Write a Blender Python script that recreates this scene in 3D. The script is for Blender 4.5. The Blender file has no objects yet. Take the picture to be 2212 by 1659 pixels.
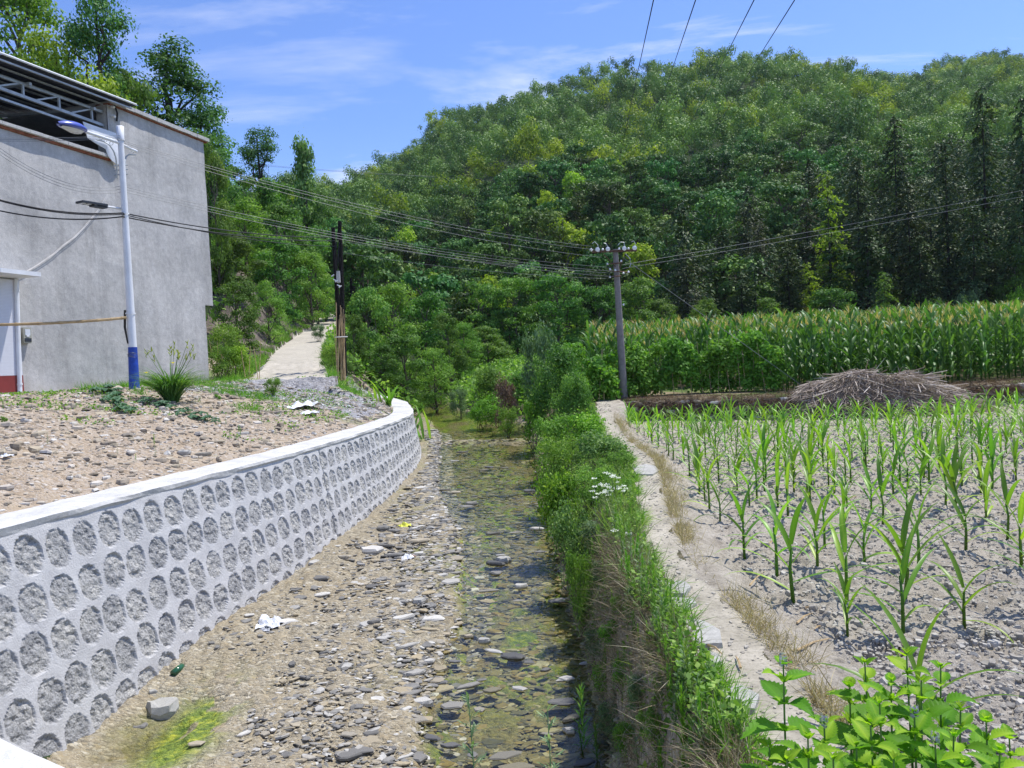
import bpy, math, random
import numpy as np
from mathutils import Vector, Matrix

C = bpy.context.scene
COL = C.collection
rad = math.radians
RNG = np.random.default_rng(11)
random.seed(5)

# ------------------------------------------------------------------ camera, light, exposure
F_PX, CX, CY, HOR = 1640.0, 1106.0, 829.5, 780.0      # measured on the photograph at 2212 px wide
PITCH = math.atan((CY - HOR) / F_PX)
ROLL = rad(2.8)
_F = Vector((0, math.cos(PITCH), -math.sin(PITCH)))
_R0 = Vector((1, 0, 0)); _U0 = Vector((0, math.sin(PITCH), math.cos(PITCH)))
_R = _R0 * math.cos(ROLL) - _U0 * math.sin(ROLL)
_U = _R0 * math.sin(ROLL) + _U0 * math.cos(ROLL)
cam_d = bpy.data.cameras.new('camera')
cam = bpy.data.objects.new('camera', cam_d); COL.objects.link(cam)
cam_d.sensor_width = 36; cam_d.lens = 36 * F_PX / 2212.0
cam_d.clip_start = 0.05; cam_d.clip_end = 3000
M = Matrix((( _R.x, _U.x, -_F.x, 0), (_R.y, _U.y, -_F.y, 0), (_R.z, _U.z, -_F.z, 0), (0, 0, 0, 1)))
cam.matrix_world = M
C.camera = cam
C.view_settings.view_transform = 'Standard'; C.view_settings.look = 'None'
C.view_settings.gamma = 1; C.view_settings.exposure = 0.32

SUN = Vector((0.35, 0.20, 0.92)).normalized()
sun_el = math.asin(SUN.z); sun_rot = math.atan2(SUN.x, SUN.y)
ld = bpy.data.lights.new('sun', 'SUN'); lo = bpy.data.objects.new('sun', ld); COL.objects.link(lo)
ld.energy = 4.4; ld.angle = rad(0.53); ld.color = (1.0, 0.965, 0.90)
lo.rotation_euler = (-SUN).to_track_quat('-Z', 'Y').to_euler(); lo.location = (20, -10, 60)

w = bpy.data.worlds.new('World'); C.world = w; w.use_nodes = True
nt = w.node_tree; nt.nodes.clear()
def N(tree, typ, **kw):
    n = tree.nodes.new(typ)
    for k, v in kw.items():
        if k.startswith('i_'):
            key = k[2:]; key = int(key) if key.isdigit() else key.replace('_', ' ')
            n.inputs[key].default_value = v
        else: setattr(n, k, v)
    return n
def L(tree, a, b): tree.links.new(a, b)
def math_n(tree, op, a, b=None, clamp=False):
    n = tree.nodes.new('ShaderNodeMath'); n.operation = op; n.use_clamp = clamp
    for i, v in enumerate((a, b)):
        if v is None: continue
        if isinstance(v, (int, float)): n.inputs[i].default_value = v
        else: tree.links.new(v, n.inputs[i])
    return n.outputs[0]
sky = N(nt, 'ShaderNodeTexSky'); sky.sky_type = 'NISHITA'; sky.sun_disc = False
sky.sun_elevation = sun_el; sky.sun_rotation = sun_rot; sky.altitude = 600; sky.air_density = 1.0; sky.dust_density = 0.6; sky.ozone_density = 3.0
tc = N(nt, 'ShaderNodeTexCoord'); sep = N(nt, 'ShaderNodeSeparateXYZ'); L(nt, tc.outputs['Generated'], sep.inputs[0])
zz = math_n(nt, 'ADD', math_n(nt, 'MAXIMUM', sep.outputs[2], 0.0), 0.16)
cu = math_n(nt, 'DIVIDE', sep.outputs[0], zz); cv = math_n(nt, 'DIVIDE', sep.outputs[1], zz)
cmb = N(nt, 'ShaderNodeCombineXYZ'); L(nt, cu, cmb.inputs[0]); L(nt, cv, cmb.inputs[1])
mp = N(nt, 'ShaderNodeMapping'); mp.inputs['Rotation'].default_value = (0, 0, rad(-50)); mp.inputs['Scale'].default_value = (0.7, 2.3, 1); mp.inputs['Location'].default_value = (3.1, 1.3, 0)
L(nt, cmb.outputs[0], mp.inputs[0])
n1 = N(nt, 'ShaderNodeTexNoise', i_Scale=1.1, i_Detail=9.0, i_Roughness=0.62, i_Distortion=0.55); L(nt, mp.outputs[0], n1.inputs['Vector'])
mp2 = N(nt, 'ShaderNodeMapping'); mp2.inputs['Location'].default_value = (0.4, 5.2, 0); L(nt, cmb.outputs[0], mp2.inputs[0])
n2 = N(nt, 'ShaderNodeTexNoise', i_Scale=0.8, i_Detail=3.0, i_Roughness=0.5); L(nt, mp2.outputs[0], n2.inputs['Vector'])
r1 = N(nt, 'ShaderNodeMapRange', i_1=0.50, i_2=0.80); L(nt, n1.outputs['Fac'], r1.inputs[0])
r2 = N(nt, 'ShaderNodeMapRange', i_1=0.38, i_2=0.66); L(nt, n2.outputs['Fac'], r2.inputs[0])
cl = math_n(nt, 'MULTIPLY', r1.outputs[0], math_n(nt, 'MULTIPLY_ADD', r2.outputs[0], 0.85), True)
hz = N(nt, 'ShaderNodeMapRange', i_1=0.30, i_2=0.02, i_3=0.0, i_4=0.10); L(nt, sep.outputs[2], hz.inputs[0])
cl = math_n(nt, 'ADD', cl, hz.outputs[0], True)
tint = N(nt, 'ShaderNodeMix', data_type='RGBA', blend_type='MULTIPLY'); tint.inputs[0].default_value = 1.0
L(nt, sky.outputs[0], tint.inputs[6]); tint.inputs[7].default_value = (0.92, 1.05, 1.42, 1)
mixc = N(nt, 'ShaderNodeMix', data_type='RGBA'); L(nt, cl, mixc.inputs[0]); L(nt, tint.outputs[2], mixc.inputs[6]); mixc.inputs[7].default_value = (7.4, 7.6, 8.0, 1)
bg = N(nt, 'ShaderNodeBackground'); bg.inputs['Strength'].default_value = 0.125
wo = N(nt, 'ShaderNodeOutputWorld'); L(nt, mixc.outputs[2], bg.inputs[0]); L(nt, bg.outputs[0], wo.inputs[0])

# ------------------------------------------------------------------ projection helpers
Fv, Rv, Uv = (np.array(v) for v in (_F, _R, _U))
def ray(px, py):
    d = Fv + Rv * (px - CX) / F_PX - Uv * (py - CY) / F_PX
    return d / d[1]
def P(px, py, D): return ray(px, py) * D            # world point seen at (px, py) at distance D in front
def PZ(px, py, z):
    d = ray(px, py); return d * (z / d[2])
def pix(p):
    p = np.asarray(p); f = p @ Fv
    return CX + F_PX * (p @ Rv) / f, CY - F_PX * (p @ Uv) / f

# ------------------------------------------------------------------ noise
def _hash(ix, iy, s):
    h = (ix.astype(np.int64) * 374761393 + iy.astype(np.int64) * 668265263 + s * 1442695041) & 0xffffffff
    h = ((h ^ (h >> 13)) * 1274126177) & 0xffffffff
    return ((h ^ (h >> 16)) & 0xffff) / 65535.0
def vnoise(x, y, s=0):
    x = np.asarray(x, float); y = np.asarray(y, float)
    ix, iy = np.floor(x), np.floor(y); fx, fy = x - ix, y - iy
    fx = fx * fx * (3 - 2 * fx); fy = fy * fy * (3 - 2 * fy)
    a, b = _hash(ix, iy, s), _hash(ix + 1, iy, s); c, d = _hash(ix, iy + 1, s), _hash(ix + 1, iy + 1, s)
    return a + (b - a) * fx + (c - a) * fy + (a - b - c + d) * fx * fy
def fbm(x, y, s=0, o=4):
    t = 0; a = 0.5; n = 0
    for k in range(o):
        t = t + a * vnoise(x * 2 ** k, y * 2 ** k, s + k * 7); n += a; a *= 0.5
    return t / n
def sstep(a, b, x):
    t = np.clip((x - a) / (b - a), 0, 1); return t * t * (3 - 2 * t)

# ------------------------------------------------------------------ mesh builder
class MB:
    def __init__(s): s.v = []; s.f = {}; s.n = 0; s.a = []
    def add(s, v, f, a=0.5):
        v = np.asarray(v, float).reshape(-1, 3); f = np.asarray(f, int)
        s.v.append(v); s.a.append(np.broadcast_to(np.asarray(a, float), (len(v),)).copy())
        s.f.setdefault(f.shape[1], []).append(f + s.n); s.n += len(v)
    def poly(s, pts, a=0.5): s.add(pts, [list(range(len(pts)))], a)
    def box(s, c, h, R=None, a=0.5):
        q = np.array([[x, y, z] for x in (-1, 1) for y in (-1, 1) for z in (-1, 1)], float) * np.asarray(h, float)
        if R is not None: q = q @ np.asarray(R).T
        s.add(q + np.asarray(c, float), [[0, 1, 3, 2], [4, 6, 7, 5], [0, 4, 5, 1], [2, 3, 7, 6], [0, 2, 6, 4], [1, 5, 7, 3]], a)
    def tube(s, pts, r, n=8, cap=True, a=0.5):
        pts = np.asarray(pts, float); r = np.broadcast_to(np.asarray(r, float), (len(pts),))
        T = np.gradient(pts, axis=0); T /= np.linalg.norm(T, axis=1)[:, None] + 1e-12
        up = np.array([0, 0, 1.0]) if abs(T[0][2]) < 0.9 else np.array([1.0, 0, 0])
        V = []
        for p, t, q in zip(pts, T, r):
            u = np.cross(t, up); u /= np.linalg.norm(u) + 1e-12; v = np.cross(t, u)
            an = np.arange(n) * 2 * math.pi / n
            V.append(p + q * (np.cos(an)[:, None] * u + np.sin(an)[:, None] * v))
        V = np.concatenate(V); F = []
        for i in range(len(pts) - 1):
            for j in range(n):
                k = (j + 1) % n; F.append([i * n + j, i * n + k, (i + 1) * n + k, (i + 1) * n + j])
        base = s.n
        s.add(V, F, a)
        if cap and n <= 12:
            s.f.setdefault(n, []).append(np.array([list(range(base + n - 1, base - 1, -1)), [base + (len(pts) - 1) * n + j for j in range(n)]]))
    def build(s, name, mat, parent=None, smooth=False, link=True, mats=None):
        me = bpy.data.meshes.new(name)
        V = np.concatenate(s.v) if s.v else np.zeros((0, 3))
        me.vertices.add(len(V)); me.vertices.foreach_set('co', V.astype(np.float32).ravel())
        loops, starts, tot = [], [], 0
        for n, fl in s.f.items():
            F = np.concatenate(fl); loops.append(F.ravel()); starts.append(tot + np.arange(len(F)) * n); tot += F.size
        if tot:
            lp = np.concatenate(loops); st = np.concatenate(starts)
            me.loops.add(tot); me.loops.foreach_set('vertex_index', lp.astype(np.int32))
            me.polygons.add(len(st)); me.polygons.foreach_set('loop_start', st.astype(np.int32))
            me.polygons.foreach_set('use_smooth', np.full(len(st), bool(smooth)))
        at = me.attributes.new('v', 'FLOAT', 'POINT'); at.data.foreach_set('value', np.concatenate(s.a).astype(np.float32) if s.a else np.zeros(0, np.float32))
        me.update(calc_edges=True); me.validate()
        if mat: me.materials.append(mat)
        if not link: return me
        return link_mesh(name, me, parent)
def link_mesh(name, me, parent=None):
    o = bpy.data.objects.new(name, me); COL.objects.link(o)
    if parent is not None: o.parent = parent
    return o
def tag(o, label=None, cat=None, group=None, kind=None):
    if label: o['label'] = label
    if cat: o['category'] = cat
    if group: o['group'] = group
    if kind: o['kind'] = kind
    return o
def empty(name, loc, label, cat, group=None, rz=0.0):
    o = bpy.data.objects.new(name, None); COL.objects.link(o)
    o.location = tuple(float(q) for q in loc); o.rotation_euler = (0, 0, rz); o.empty_display_size = 0.1
    return tag(o, label, cat, group)
def inst(root_name, parts, loc, rz, s, label, cat, group=None, tilt=0.0):
    """a thing made of shared meshes: parts = [(name, mesh), ...]"""
    if len(parts) == 1:
        o = bpy.data.objects.new(root_name, parts[0][1]); COL.objects.link(o)
    else:
        o = bpy.data.objects.new(root_name, None); COL.objects.link(o); o.empty_display_size = 0.1
        for n, me in parts:
            c = bpy.data.objects.new(n, me); COL.objects.link(c); c.parent = o
    o.location = tuple(float(q) for q in loc); o.rotation_euler = (tilt, 0, rz)
    o.scale = (s, s, s) if isinstance(s, (int, float)) else s
    return tag(o, label, cat, group)

# ------------------------------------------------------------------ materials
def srgb(r, g, b): return tuple(((c / 255 / 12.92) if c / 255 <= 0.04045 else ((c / 255 + 0.055) / 1.055) ** 2.4) for c in (r, g, b)) + (1,)
def mat_base(name, rough=0.7, spec=0.3):
    m = bpy.data.materials.new(name); m.use_nodes = True; t = m.node_tree
    b = t.nodes['Principled BSDF']; b.inputs['Roughness'].default_value = rough
    b.inputs['Specular IOR Level'].default_value = spec
    return m, t, b
def ramp(t, src, cols):
    r = t.nodes.new('ShaderNodeValToRGB'); e = r.color_ramp.elements
    while len(e) > 1: e.remove(e[-1])
    e[0].position = cols[0][0]; e[0].color = tuple(cols[0][1][:3]) + (1,)
    for p, c in cols[1:]:
        x = e.new(p); x.color = tuple(c[:3]) + (1,)
    t.links.new(src, r.inputs[0]); return r.outputs[0]
def noise(t, scale, detail=6, rough=0.55, vec=None, dist=0.0, dim='3D'):
    n = t.nodes.new('ShaderNodeTexNoise'); n.inputs['Scale'].default_value = scale; n.inputs['Detail'].default_value = detail
    n.inputs['Roughness'].default_value = rough; n.inputs['Distortion'].default_value = dist
    if vec is not None: t.links.new(vec, n.inputs['Vector'])
    return n.outputs['Fac']
def coord(t, kind='Object', scale=None):
    c = t.nodes.new('ShaderNodeTexCoord').outputs[kind]
    if scale:
        m = t.nodes.new('ShaderNodeMapping'); m.inputs['Scale'].default_value = scale; t.links.new(c, m.inputs[0]); c = m.outputs[0]
    return c
def mixrgb(t, fac, a, b, mode='MIX'):
    m = t.nodes.new('ShaderNodeMix'); m.data_type = 'RGBA'; m.blend_type = mode
    for i, v in ((0, fac), (6, a), (7, b)):
        if isinstance(v, (int, float)): m.inputs[i].default_value = v
        elif isinstance(v, tuple): m.inputs[i].default_value = v[:3] + (1,)
        else: t.links.new(v, m.inputs[i])
    return m.outputs[2]
def bump(t, b, h, strength=0.5, dist=0.02):
    n = t.nodes.new('ShaderNodeBump'); n.inputs['Strength'].default_value = strength; n.inputs['Distance'].default_value = dist
    t.links.new(h, n.inputs['Height']); t.links.new(n.outputs[0], b.inputs['Normal']); return n
def attr(t, name):
    a = t.nodes.new('ShaderNodeAttribute'); a.attribute_name = name; return a
def simple(name, col, rough=0.6, spec=0.3, metal=0.0, var=0.15, sc=6.0, bs=0.0):
    m, t, b = mat_base(name, rough, spec); b.inputs['Metallic'].default_value = metal
    n = noise(t, sc, 6, 0.6, coord(t))
    lo_ = tuple(c * (1 - var) for c in col[:3]); hi = tuple(min(1, c * (1 + var)) for c in col[:3])
    t.links.new(ramp(t, n, [(0.3, lo_), (0.7, hi)]), b.inputs['Base Color'])
    if bs: bump(t, b, noise(t, sc * 4, 6, 0.6, coord(t)), bs, 0.01)
    return m
def leafmat(name, c0, c1, c2=None, trans=0.32, rnd=0.35, rough=0.55, spec=0.16):
    """c0 darker leaf, c1 lighter leaf, mixed by the per-leaf random value, varied per plant"""
    m, t, b = mat_base(name, rough, spec)
    a = attr(t, 'v').outputs['Fac']
    cols = [(0.0, c0), (0.75, c1)] + ([(1.0, c2)] if c2 else [])
    c = ramp(t, a, cols)
    oi = t.nodes.new('ShaderNodeObjectInfo')
    rr = t.nodes.new('ShaderNodeMapRange'); t.links.new(oi.outputs['Random'], rr.inputs[0]); rr.inputs[3].default_value = 1 - rnd; rr.inputs[4].default_value = 1 + rnd
    hsv = t.nodes.new('ShaderNodeHueSaturation'); t.links.new(c, hsv.inputs['Color']); t.links.new(rr.outputs[0], hsv.inputs['Value'])
    r2_ = t.nodes.new('ShaderNodeMapRange'); 
    fr = math_n(t, 'FRACT', math_n(t, 'MULTIPLY', oi.outputs['Random'], 7.31))
    t.links.new(fr, r2_.inputs[0]); r2_.inputs[3].default_value = 0.5 - 0.03 * rnd / 0.35; r2_.inputs[4].default_value = 0.5 + 0.025 * rnd / 0.35
    t.links.new(r2_.outputs[0], hsv.inputs['Hue'])
    t.links.new(hsv.outputs[0], b.inputs['Base Color'])
    tr = t.nodes.new('ShaderNodeBsdfTranslucent')
    br = t.nodes.new('ShaderNodeMix'); br.data_type = 'RGBA'; br.blend_type = 'MULTIPLY'; br.inputs[0].default_value = 1
    t.links.new(hsv.outputs[0], br.inputs[6]); br.inputs[7].default_value = (1.5, 1.7, 0.6, 1)
    t.links.new(br.outputs[2], tr.inputs[0])
    mx = t.nodes.new('ShaderNodeMixShader'); mx.inputs[0].default_value = trans
    t.links.new(b.outputs[0], mx.inputs[1]); t.links.new(tr.outputs[0], mx.inputs[2])
    t.links.new(mx.outputs[0], t.nodes['Material Output'].inputs[0])
    return m
MT = {}
MT['leaf_hill'] = leafmat('hill_leaves', (0.035, 0.090, 0.022), (0.105, 0.21, 0.045), (0.19, 0.31, 0.065), trans=0.13, rnd=0.45)
MT['leaf_mid'] = leafmat('broad_leaves', (0.050, 0.115, 0.025), (0.13, 0.25, 0.05), (0.26, 0.37, 0.08), rnd=0.25)
MT['leaf_poplar'] = leafmat('poplar_leaves', (0.045, 0.11, 0.035), (0.11, 0.23, 0.06), (0.20, 0.33, 0.10), rnd=0.2)
MT['leaf_yellow'] = leafmat('yellow_green_leaves', (0.14, 0.24, 0.025), (0.30, 0.42, 0.045), (0.46, 0.56, 0.08), rnd=0.2)
MT['leaf_conifer'] = leafmat('needle_sprays', (0.030, 0.062, 0.026), (0.075, 0.12, 0.042), (0.14, 0.17, 0.06), trans=0.1, rnd=0.3)
MT['leaf_bush'] = leafmat('shrub_leaves', (0.08, 0.17, 0.03), (0.20, 0.35, 0.06), (0.38, 0.52, 0.13), rnd=0.15)
MT['leaf_bright'] = leafmat('bright_herb_leaves', (0.06, 0.17, 0.02), (0.15, 0.33, 0.04), (0.28, 0.44, 0.06), rnd=0.12)
MT['leaf_grey'] = leafmat('grey_green_leaves', (0.07, 0.13, 0.06), (0.17, 0.26, 0.13), (0.30, 0.38, 0.22), rnd=0.12)
MT['leaf_corn'] = leafmat('maize_leaves', (0.06, 0.15, 0.015), (0.16, 0.33, 0.025), (0.34, 0.48, 0.05), trans=0.38, rnd=0.2, rough=0.42, spec=0.5)
MT['leaf_tallcorn'] = leafmat('tall_maize_leaves', (0.035, 0.10, 0.02), (0.09, 0.20, 0.04), (0.17, 0.29, 0.08), trans=0.30, rnd=0.15, rough=0.45, spec=0.3)
MT['leaf_bean'] = leafmat('bean_leaves', (0.07, 0.18, 0.02), (0.17, 0.36, 0.05), (0.33, 0.50, 0.11), rnd=0.12)
MT['leaf_squash'] = leafmat('squash_leaves', (0.03, 0.08, 0.04), (0.07, 0.15, 0.075), (0.22, 0.30, 0.2), trans=0.15, rnd=0.1)
MT['tassel'] = leafmat('maize_tassels', (0.42, 0.32, 0.12), (0.60, 0.48, 0.22), trans=0.3, rnd=0.2)
MT['dry'] = leafmat('dry_grass_blades', (0.28, 0.21, 0.11), (0.50, 0.40, 0.23), (0.66, 0.56, 0.36), trans=0.15, rnd=0.1)
MT['straw'] = leafmat('dry_stalks', (0.16, 0.12, 0.095), (0.45, 0.37, 0.30), (0.75, 0.67, 0.57), trans=0.05, rnd=0.05)
MT['brown'] = leafmat('dead_twigs', (0.10, 0.06, 0.04), (0.22, 0.15, 0.10), (0.34, 0.24, 0.17), trans=0.1, rnd=0.1)
MT['petal'] = leafmat('white_petals', (0.7, 0.7, 0.72), (0.85, 0.85, 0.86), trans=0.3, rnd=0.02)
MT['petal_yellow'] = leafmat('yellow_petals', (0.7, 0.5, 0.03), (0.8, 0.65, 0.08), trans=0.3, rnd=0.02)
MT['bark'] = simple('bark', (0.12, 0.10, 0.08), 0.9, 0.1, var=0.4, sc=5, bs=0.5)
MT['bark_dark'] = simple('dark_bark', (0.045, 0.04, 0.035), 0.9, 0.1, var=0.4, sc=5, bs=0.4)
MT['stem'] = simple('green_stem', (0.13, 0.22, 0.05), 0.6, 0.3)
MT['bamboo'] = simple('dry_bamboo', (0.42, 0.30, 0.16), 0.6, 0.3, var=0.35, sc=9)
MT['metal_grey'] = simple('galvanised_steel', (0.42, 0.45, 0.47), 0.45, 0.5, 0.3, var=0.2)
MT['rust'] = simple('rusty_iron', (0.12, 0.07, 0.05), 0.8, 0.2, var=0.4)
MT['white_paint'] = simple('white_paint', (0.72, 0.73, 0.75), 0.5, 0.4, var=0.10, sc=3, bs=0.1)
MT['wire'] = simple('weathered_wire', (0.16, 0.17, 0.18), 0.5, 0.4)
MT['black_cable'] = simple('black_cable', (0.02, 0.02, 0.022), 0.6, 0.3)
MT['white_cable'] = simple('white_cable', (0.62, 0.60, 0.58), 0.6, 0.3)
MT['blue_plastic'] = simple('blue_lamp_shell', (0.07, 0.10, 0.42), 0.28, 0.6, var=0.1)
MT['blue_paint'] = simple('blue_paint', (0.015, 0.06, 0.36), 0.55, 0.4, var=0.35, sc=14)
MT['glass_white'] = simple('milky_glass', (0.62, 0.64, 0.68), 0.25, 0.5, var=0.05)
MT['porcelain'] = simple('white_porcelain', (0.78, 0.77, 0.76), 0.25, 0.6, var=0.08, sc=20)
MT['tarred'] = simple('tarred_wood', (0.016, 0.014, 0.013), 0.85, 0.15, var=0.5, sc=12, bs=0.6)
MT['concrete_pole'] = simple('pole_concrete', (0.22, 0.20, 0.19), 0.9, 0.2, var=0.25, sc=7, bs=0.4)
MT['plastic_sheet'] = simple('white_plastic', (0.72, 0.73, 0.75), 0.4, 0.4, var=0.08)
MT['dark_void'] = simple('dark_panel', (0.03, 0.035, 0.045), 0.5, 0.4)
MT['roof_sheet'] = simple('roof_sheet', (0.05, 0.055, 0.07), 0.6, 0.3, var=0.3)

def concrete(name, col, stain=0.25, sc=1.0, bs=0.4, white=0.0, vstreak=True):
    m, t, b = mat_base(name, 0.88, 0.2)
    co = coord(t); cs = coord(t, 'Object', (1.0, 1.0, 0.25)) if vstreak else co
    n0 = noise(t, 1.6 * sc, 8, 0.62, cs); n1_ = noise(t, 9 * sc, 8, 0.65, co); n2_ = noise(t, 60 * sc, 4, 0.6, co)
    c = ramp(t, n0, [(0.25, tuple(k * (1 - stain) for k in col)), (0.5, col), (0.78, tuple(min(0.9, k * (1 + stain * 0.6)) for k in col))])
    c = mixrgb(t, 0.55, c, ramp(t, n1_, [(0.3, (0.35,) * 3), (0.55, (0.5,) * 3), (0.75, (0.62,) * 3)]), 'OVERLAY')
    c = mixrgb(t, 0.35, c, ramp(t, n2_, [(0.35, (0.3,) * 3), (0.5, (0.5,) * 3), (0.7, (0.6,) * 3)]), 'OVERLAY')
    t.links.new(c, b.inputs['Base Color'])
    h = math_n(t, 'ADD', math_n(t, 'MULTIPLY', n1_, 1.0), math_n(t, 'MULTIPLY', n2_, 0.5))
    bump(t, b, h, bs, 0.012)
    return m
MT['render_wall'] = concrete('grey_cement_render', (0.50, 0.485, 0.465), 0.26, 1.0, 0.75)
def stain_wall():
    m = MT['render_wall']; t = m.node_tree; b = t.nodes['Principled BSDF']; src = b.inputs['Base Color'].links[0].from_socket; co = coord(t)
    sx = t.nodes.new('ShaderNodeSeparateXYZ'); t.links.new(co, sx.inputs[0])
    zn = math_n(t, 'ADD', sx.outputs[2], math_n(t, 'MULTIPLY', noise(t, 1.2, 6, 0.6, co), 0.9))
    dirt = ramp(t, zn, [(0.30, (1, 1, 1)), (0.62, (0, 0, 0))])
    c = mixrgb(t, math_n(t, 'MULTIPLY', dirt, 0.5), src, (0.30, 0.27, 0.23))
    patch = ramp(t, noise(t, 0.45, 4, 0.55, co, 0.8), [(0.40, (0.86, 0.86, 0.86)), (0.55, (1, 1, 1)), (0.72, (1.12, 1.12, 1.12))])
    c = mixrgb(t, 1.0, c, patch, 'MULTIPLY')
    drip = ramp(t, noise(t, 1.0, 7, 0.7, coord(t, 'Object', (5, 5, 0.22))), [(0.30, (0.80, 0.79, 0.78)), (0.48, (1, 1, 1))])
    c = mixrgb(t, 0.8, c, drip, 'MULTIPLY'); t.links.new(c, b.inputs['Base Color'])
stain_wall()
MT['cap'] = concrete('pale_cement_cap', (0.57, 0.56, 0.535), 0.22, 2.2, 0.5, vstreak=False)
MT['road'] = concrete('road_concrete', (0.46, 0.42, 0.35), 0.18, 0.6, 0.2, vstreak=False)
MT['parapet'] = concrete('bridge_concrete', (0.60, 0.59, 0.56), 0.2, 3.0, 0.6, vstreak=False)
MT['coping'] = concrete('coping_tile', (0.50, 0.49, 0.47), 0.2, 2.0, 0.2, vstreak=False)

def wall_mat():
    m, t, b = mat_base('river_wall_face', 0.9, 0.2)
    co = coord(t); st = attr(t, 'v').outputs['Fac']
    n1_ = noise(t, 5, 8, 0.65, co); n2_ = noise(t, 55, 6, 0.7, co); n3 = noise(t, 2.0, 5, 0.6, co)
    mortar = mixrgb(t, 0.6, ramp(t, n1_, [(0.25, (0.46, 0.45, 0.44)), (0.75, (0.64, 0.63, 0.615))]), ramp(t, n2_, [(0.3, (0.42,) * 3), (0.7, (0.56,) * 3)]), 'OVERLAY')
    stone = ramp(t, n2_, [(0.33, (0.08, 0.08, 0.085)), (0.42, (0.30, 0.295, 0.29)), (0.50, (0.50, 0.495, 0.48)), (0.62, (0.68, 0.675, 0.66))])
    stone = mixrgb(t, 0.5, stone, ramp(t, noise(t, 3.2, 3, 0.5, co), [(0.32, (0.20, 0.20, 0.205)), (0.5, (0.40, 0.39, 0.37)), (0.68, (0.60, 0.57, 0.50))]))
    t.links.new(mixrgb(t, st, mortar, stone), b.inputs['Base Color'])
    h = math_n(t, 'ADD', math_n(t, 'MULTIPLY', n2_, math_n(t, 'MULTIPLY_ADD', st, 1.6)), math_n(t, 'MULTIPLY', n1_, 0.3))
    hh = math_n(t, 'ADD', h, math_n(t, 'MULTIPLY', n2_, 0.15))
    bump(t, b, hh, 0.7, 0.02)
    return m
MT['wall_face'] = wall_mat()

def gravel(name, cols, s1=28, s2=90, bs=0.8, soil=(0.3, 0.25, 0.19), soilmix=0.4, wetattr=False, green=None):
    m, t, b = mat_base(name, 0.9, 0.2)
    co = coord(t, 'Object', (1, 1.5, 1))
    v1 = t.nodes.new('ShaderNodeTexVoronoi'); v1.inputs['Scale'].default_value = s1; v1.inputs['Randomness'].default_value = 1; t.links.new(co, v1.inputs['Vector'])
    v2 = t.nodes.new('ShaderNodeTexVoronoi'); v2.inputs['Scale'].default_value = s2; t.links.new(co, v2.inputs['Vector'])
    sp = t.nodes.new('ShaderNodeSeparateColor'); t.links.new(v1.outputs['Color'], sp.inputs[0])
    sp2 = t.nodes.new('ShaderNodeSeparateColor'); t.links.new(v2.outputs['Color'], sp2.inputs[0])
    c1 = ramp(t, sp.outputs[0], cols); c2 = ramp(t, sp2.outputs[0], cols)
    big = noise(t, 1.3, 5, 0.6, co)
    msk = ramp(t, noise(t, 6, 5, 0.6, co), [(0.42, (0, 0, 0)), (0.55, (1, 1, 1))])
    c = mixrgb(t, msk, c2, c1)
    sm = ramp(t, big, [(0.35, (0, 0, 0)), (0.7, (soilmix * 2 if soilmix < 0.5 else 1,) * 3)])
    c = mixrgb(t, math_n(t, 'MULTIPLY', sm, soilmix * 1.6, True), c, soil)
    if wetattr:
        w_ = attr(t, 'wet').outputs['Fac']; g_ = attr(t, 'algae').outputs['Fac']
        c = mixrgb(t, math_n(t, 'MULTIPLY', w_, 0.82), c, mixrgb(t, 1.0, c, (0.52, 0.48, 0.30), 'MULTIPLY'))
        c = mixrgb(t, math_n(t, 'MULTIPLY', g_, 0.85), c, ramp(t, noise(t, 11, 6, 0.6, co), [(0.35, (0.05, 0.12, 0.012)), (0.52, (0.18, 0.26, 0.02)), (0.68, (0.50, 0.52, 0.04))]))
        rg = t.nodes.new('ShaderNodeMapRange'); t.links.new(w_, rg.inputs[0]); rg.inputs[3].default_value = 0.9; rg.inputs[4].default_value = 0.35; t.links.new(rg.outputs[0], b.inputs['Roughness'])
    if green:
        g_ = attr(t, 'algae').outputs['Fac']
        c = mixrgb(t, math_n(t, 'MULTIPLY', g_, 0.9), c, ramp(t, noise(t, 9, 6, 0.6, co), [(0.35, green[0]), (0.65, green[1])]))
    t.links.new(c, b.inputs['Base Color'])
    hgt = math_n(t, 'ADD', math_n(t, 'MULTIPLY', v1.outputs['Distance'], -1.0), math_n(t, 'MULTIPLY', v2.outputs['Distance'], -0.5))
    hgt = math_n(t, 'ADD', hgt, math_n(t, 'MULTIPLY', sp.outputs[1], 0.7))
    bump(t, b, hgt, bs, 0.02)
    return m
slate = [(0.0, (0.12, 0.11, 0.09)), (0.25, (0.26, 0.23, 0.17)), (0.45, (0.38, 0.31, 0.20)), (0.65, (0.31, 0.29, 0.24)), (0.85, (0.46, 0.40, 0.28)), (1.0, (0.60, 0.56, 0.46))]
MT['bed'] = gravel('creek_gravel', slate, 24, 75, 0.9, (0.36, 0.29, 0.18), 0.4, wetattr=True)
MT['soil'] = gravel('stony_soil', [(0.0, (0.18, 0.14, 0.10)), (0.3, (0.34, 0.26, 0.18)), (0.6, (0.46, 0.37, 0.27)), (0.85, (0.40, 0.36, 0.32)), (1.0, (0.66, 0.60, 0.52))], 20, 60, 0.9, (0.42, 0.335, 0.23), 0.45, green=((0.05, 0.12, 0.02), (0.14, 0.25, 0.04)))
MT['grey_soil'] = gravel('grey_shale', [(0.0, (0.13, 0.13, 0.14)), (0.5, (0.30, 0.30, 0.32)), (1.0, (0.5, 0.5, 0.52))], 20, 60, 0.9, (0.34, 0.30, 0.26), 0.4)

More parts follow.
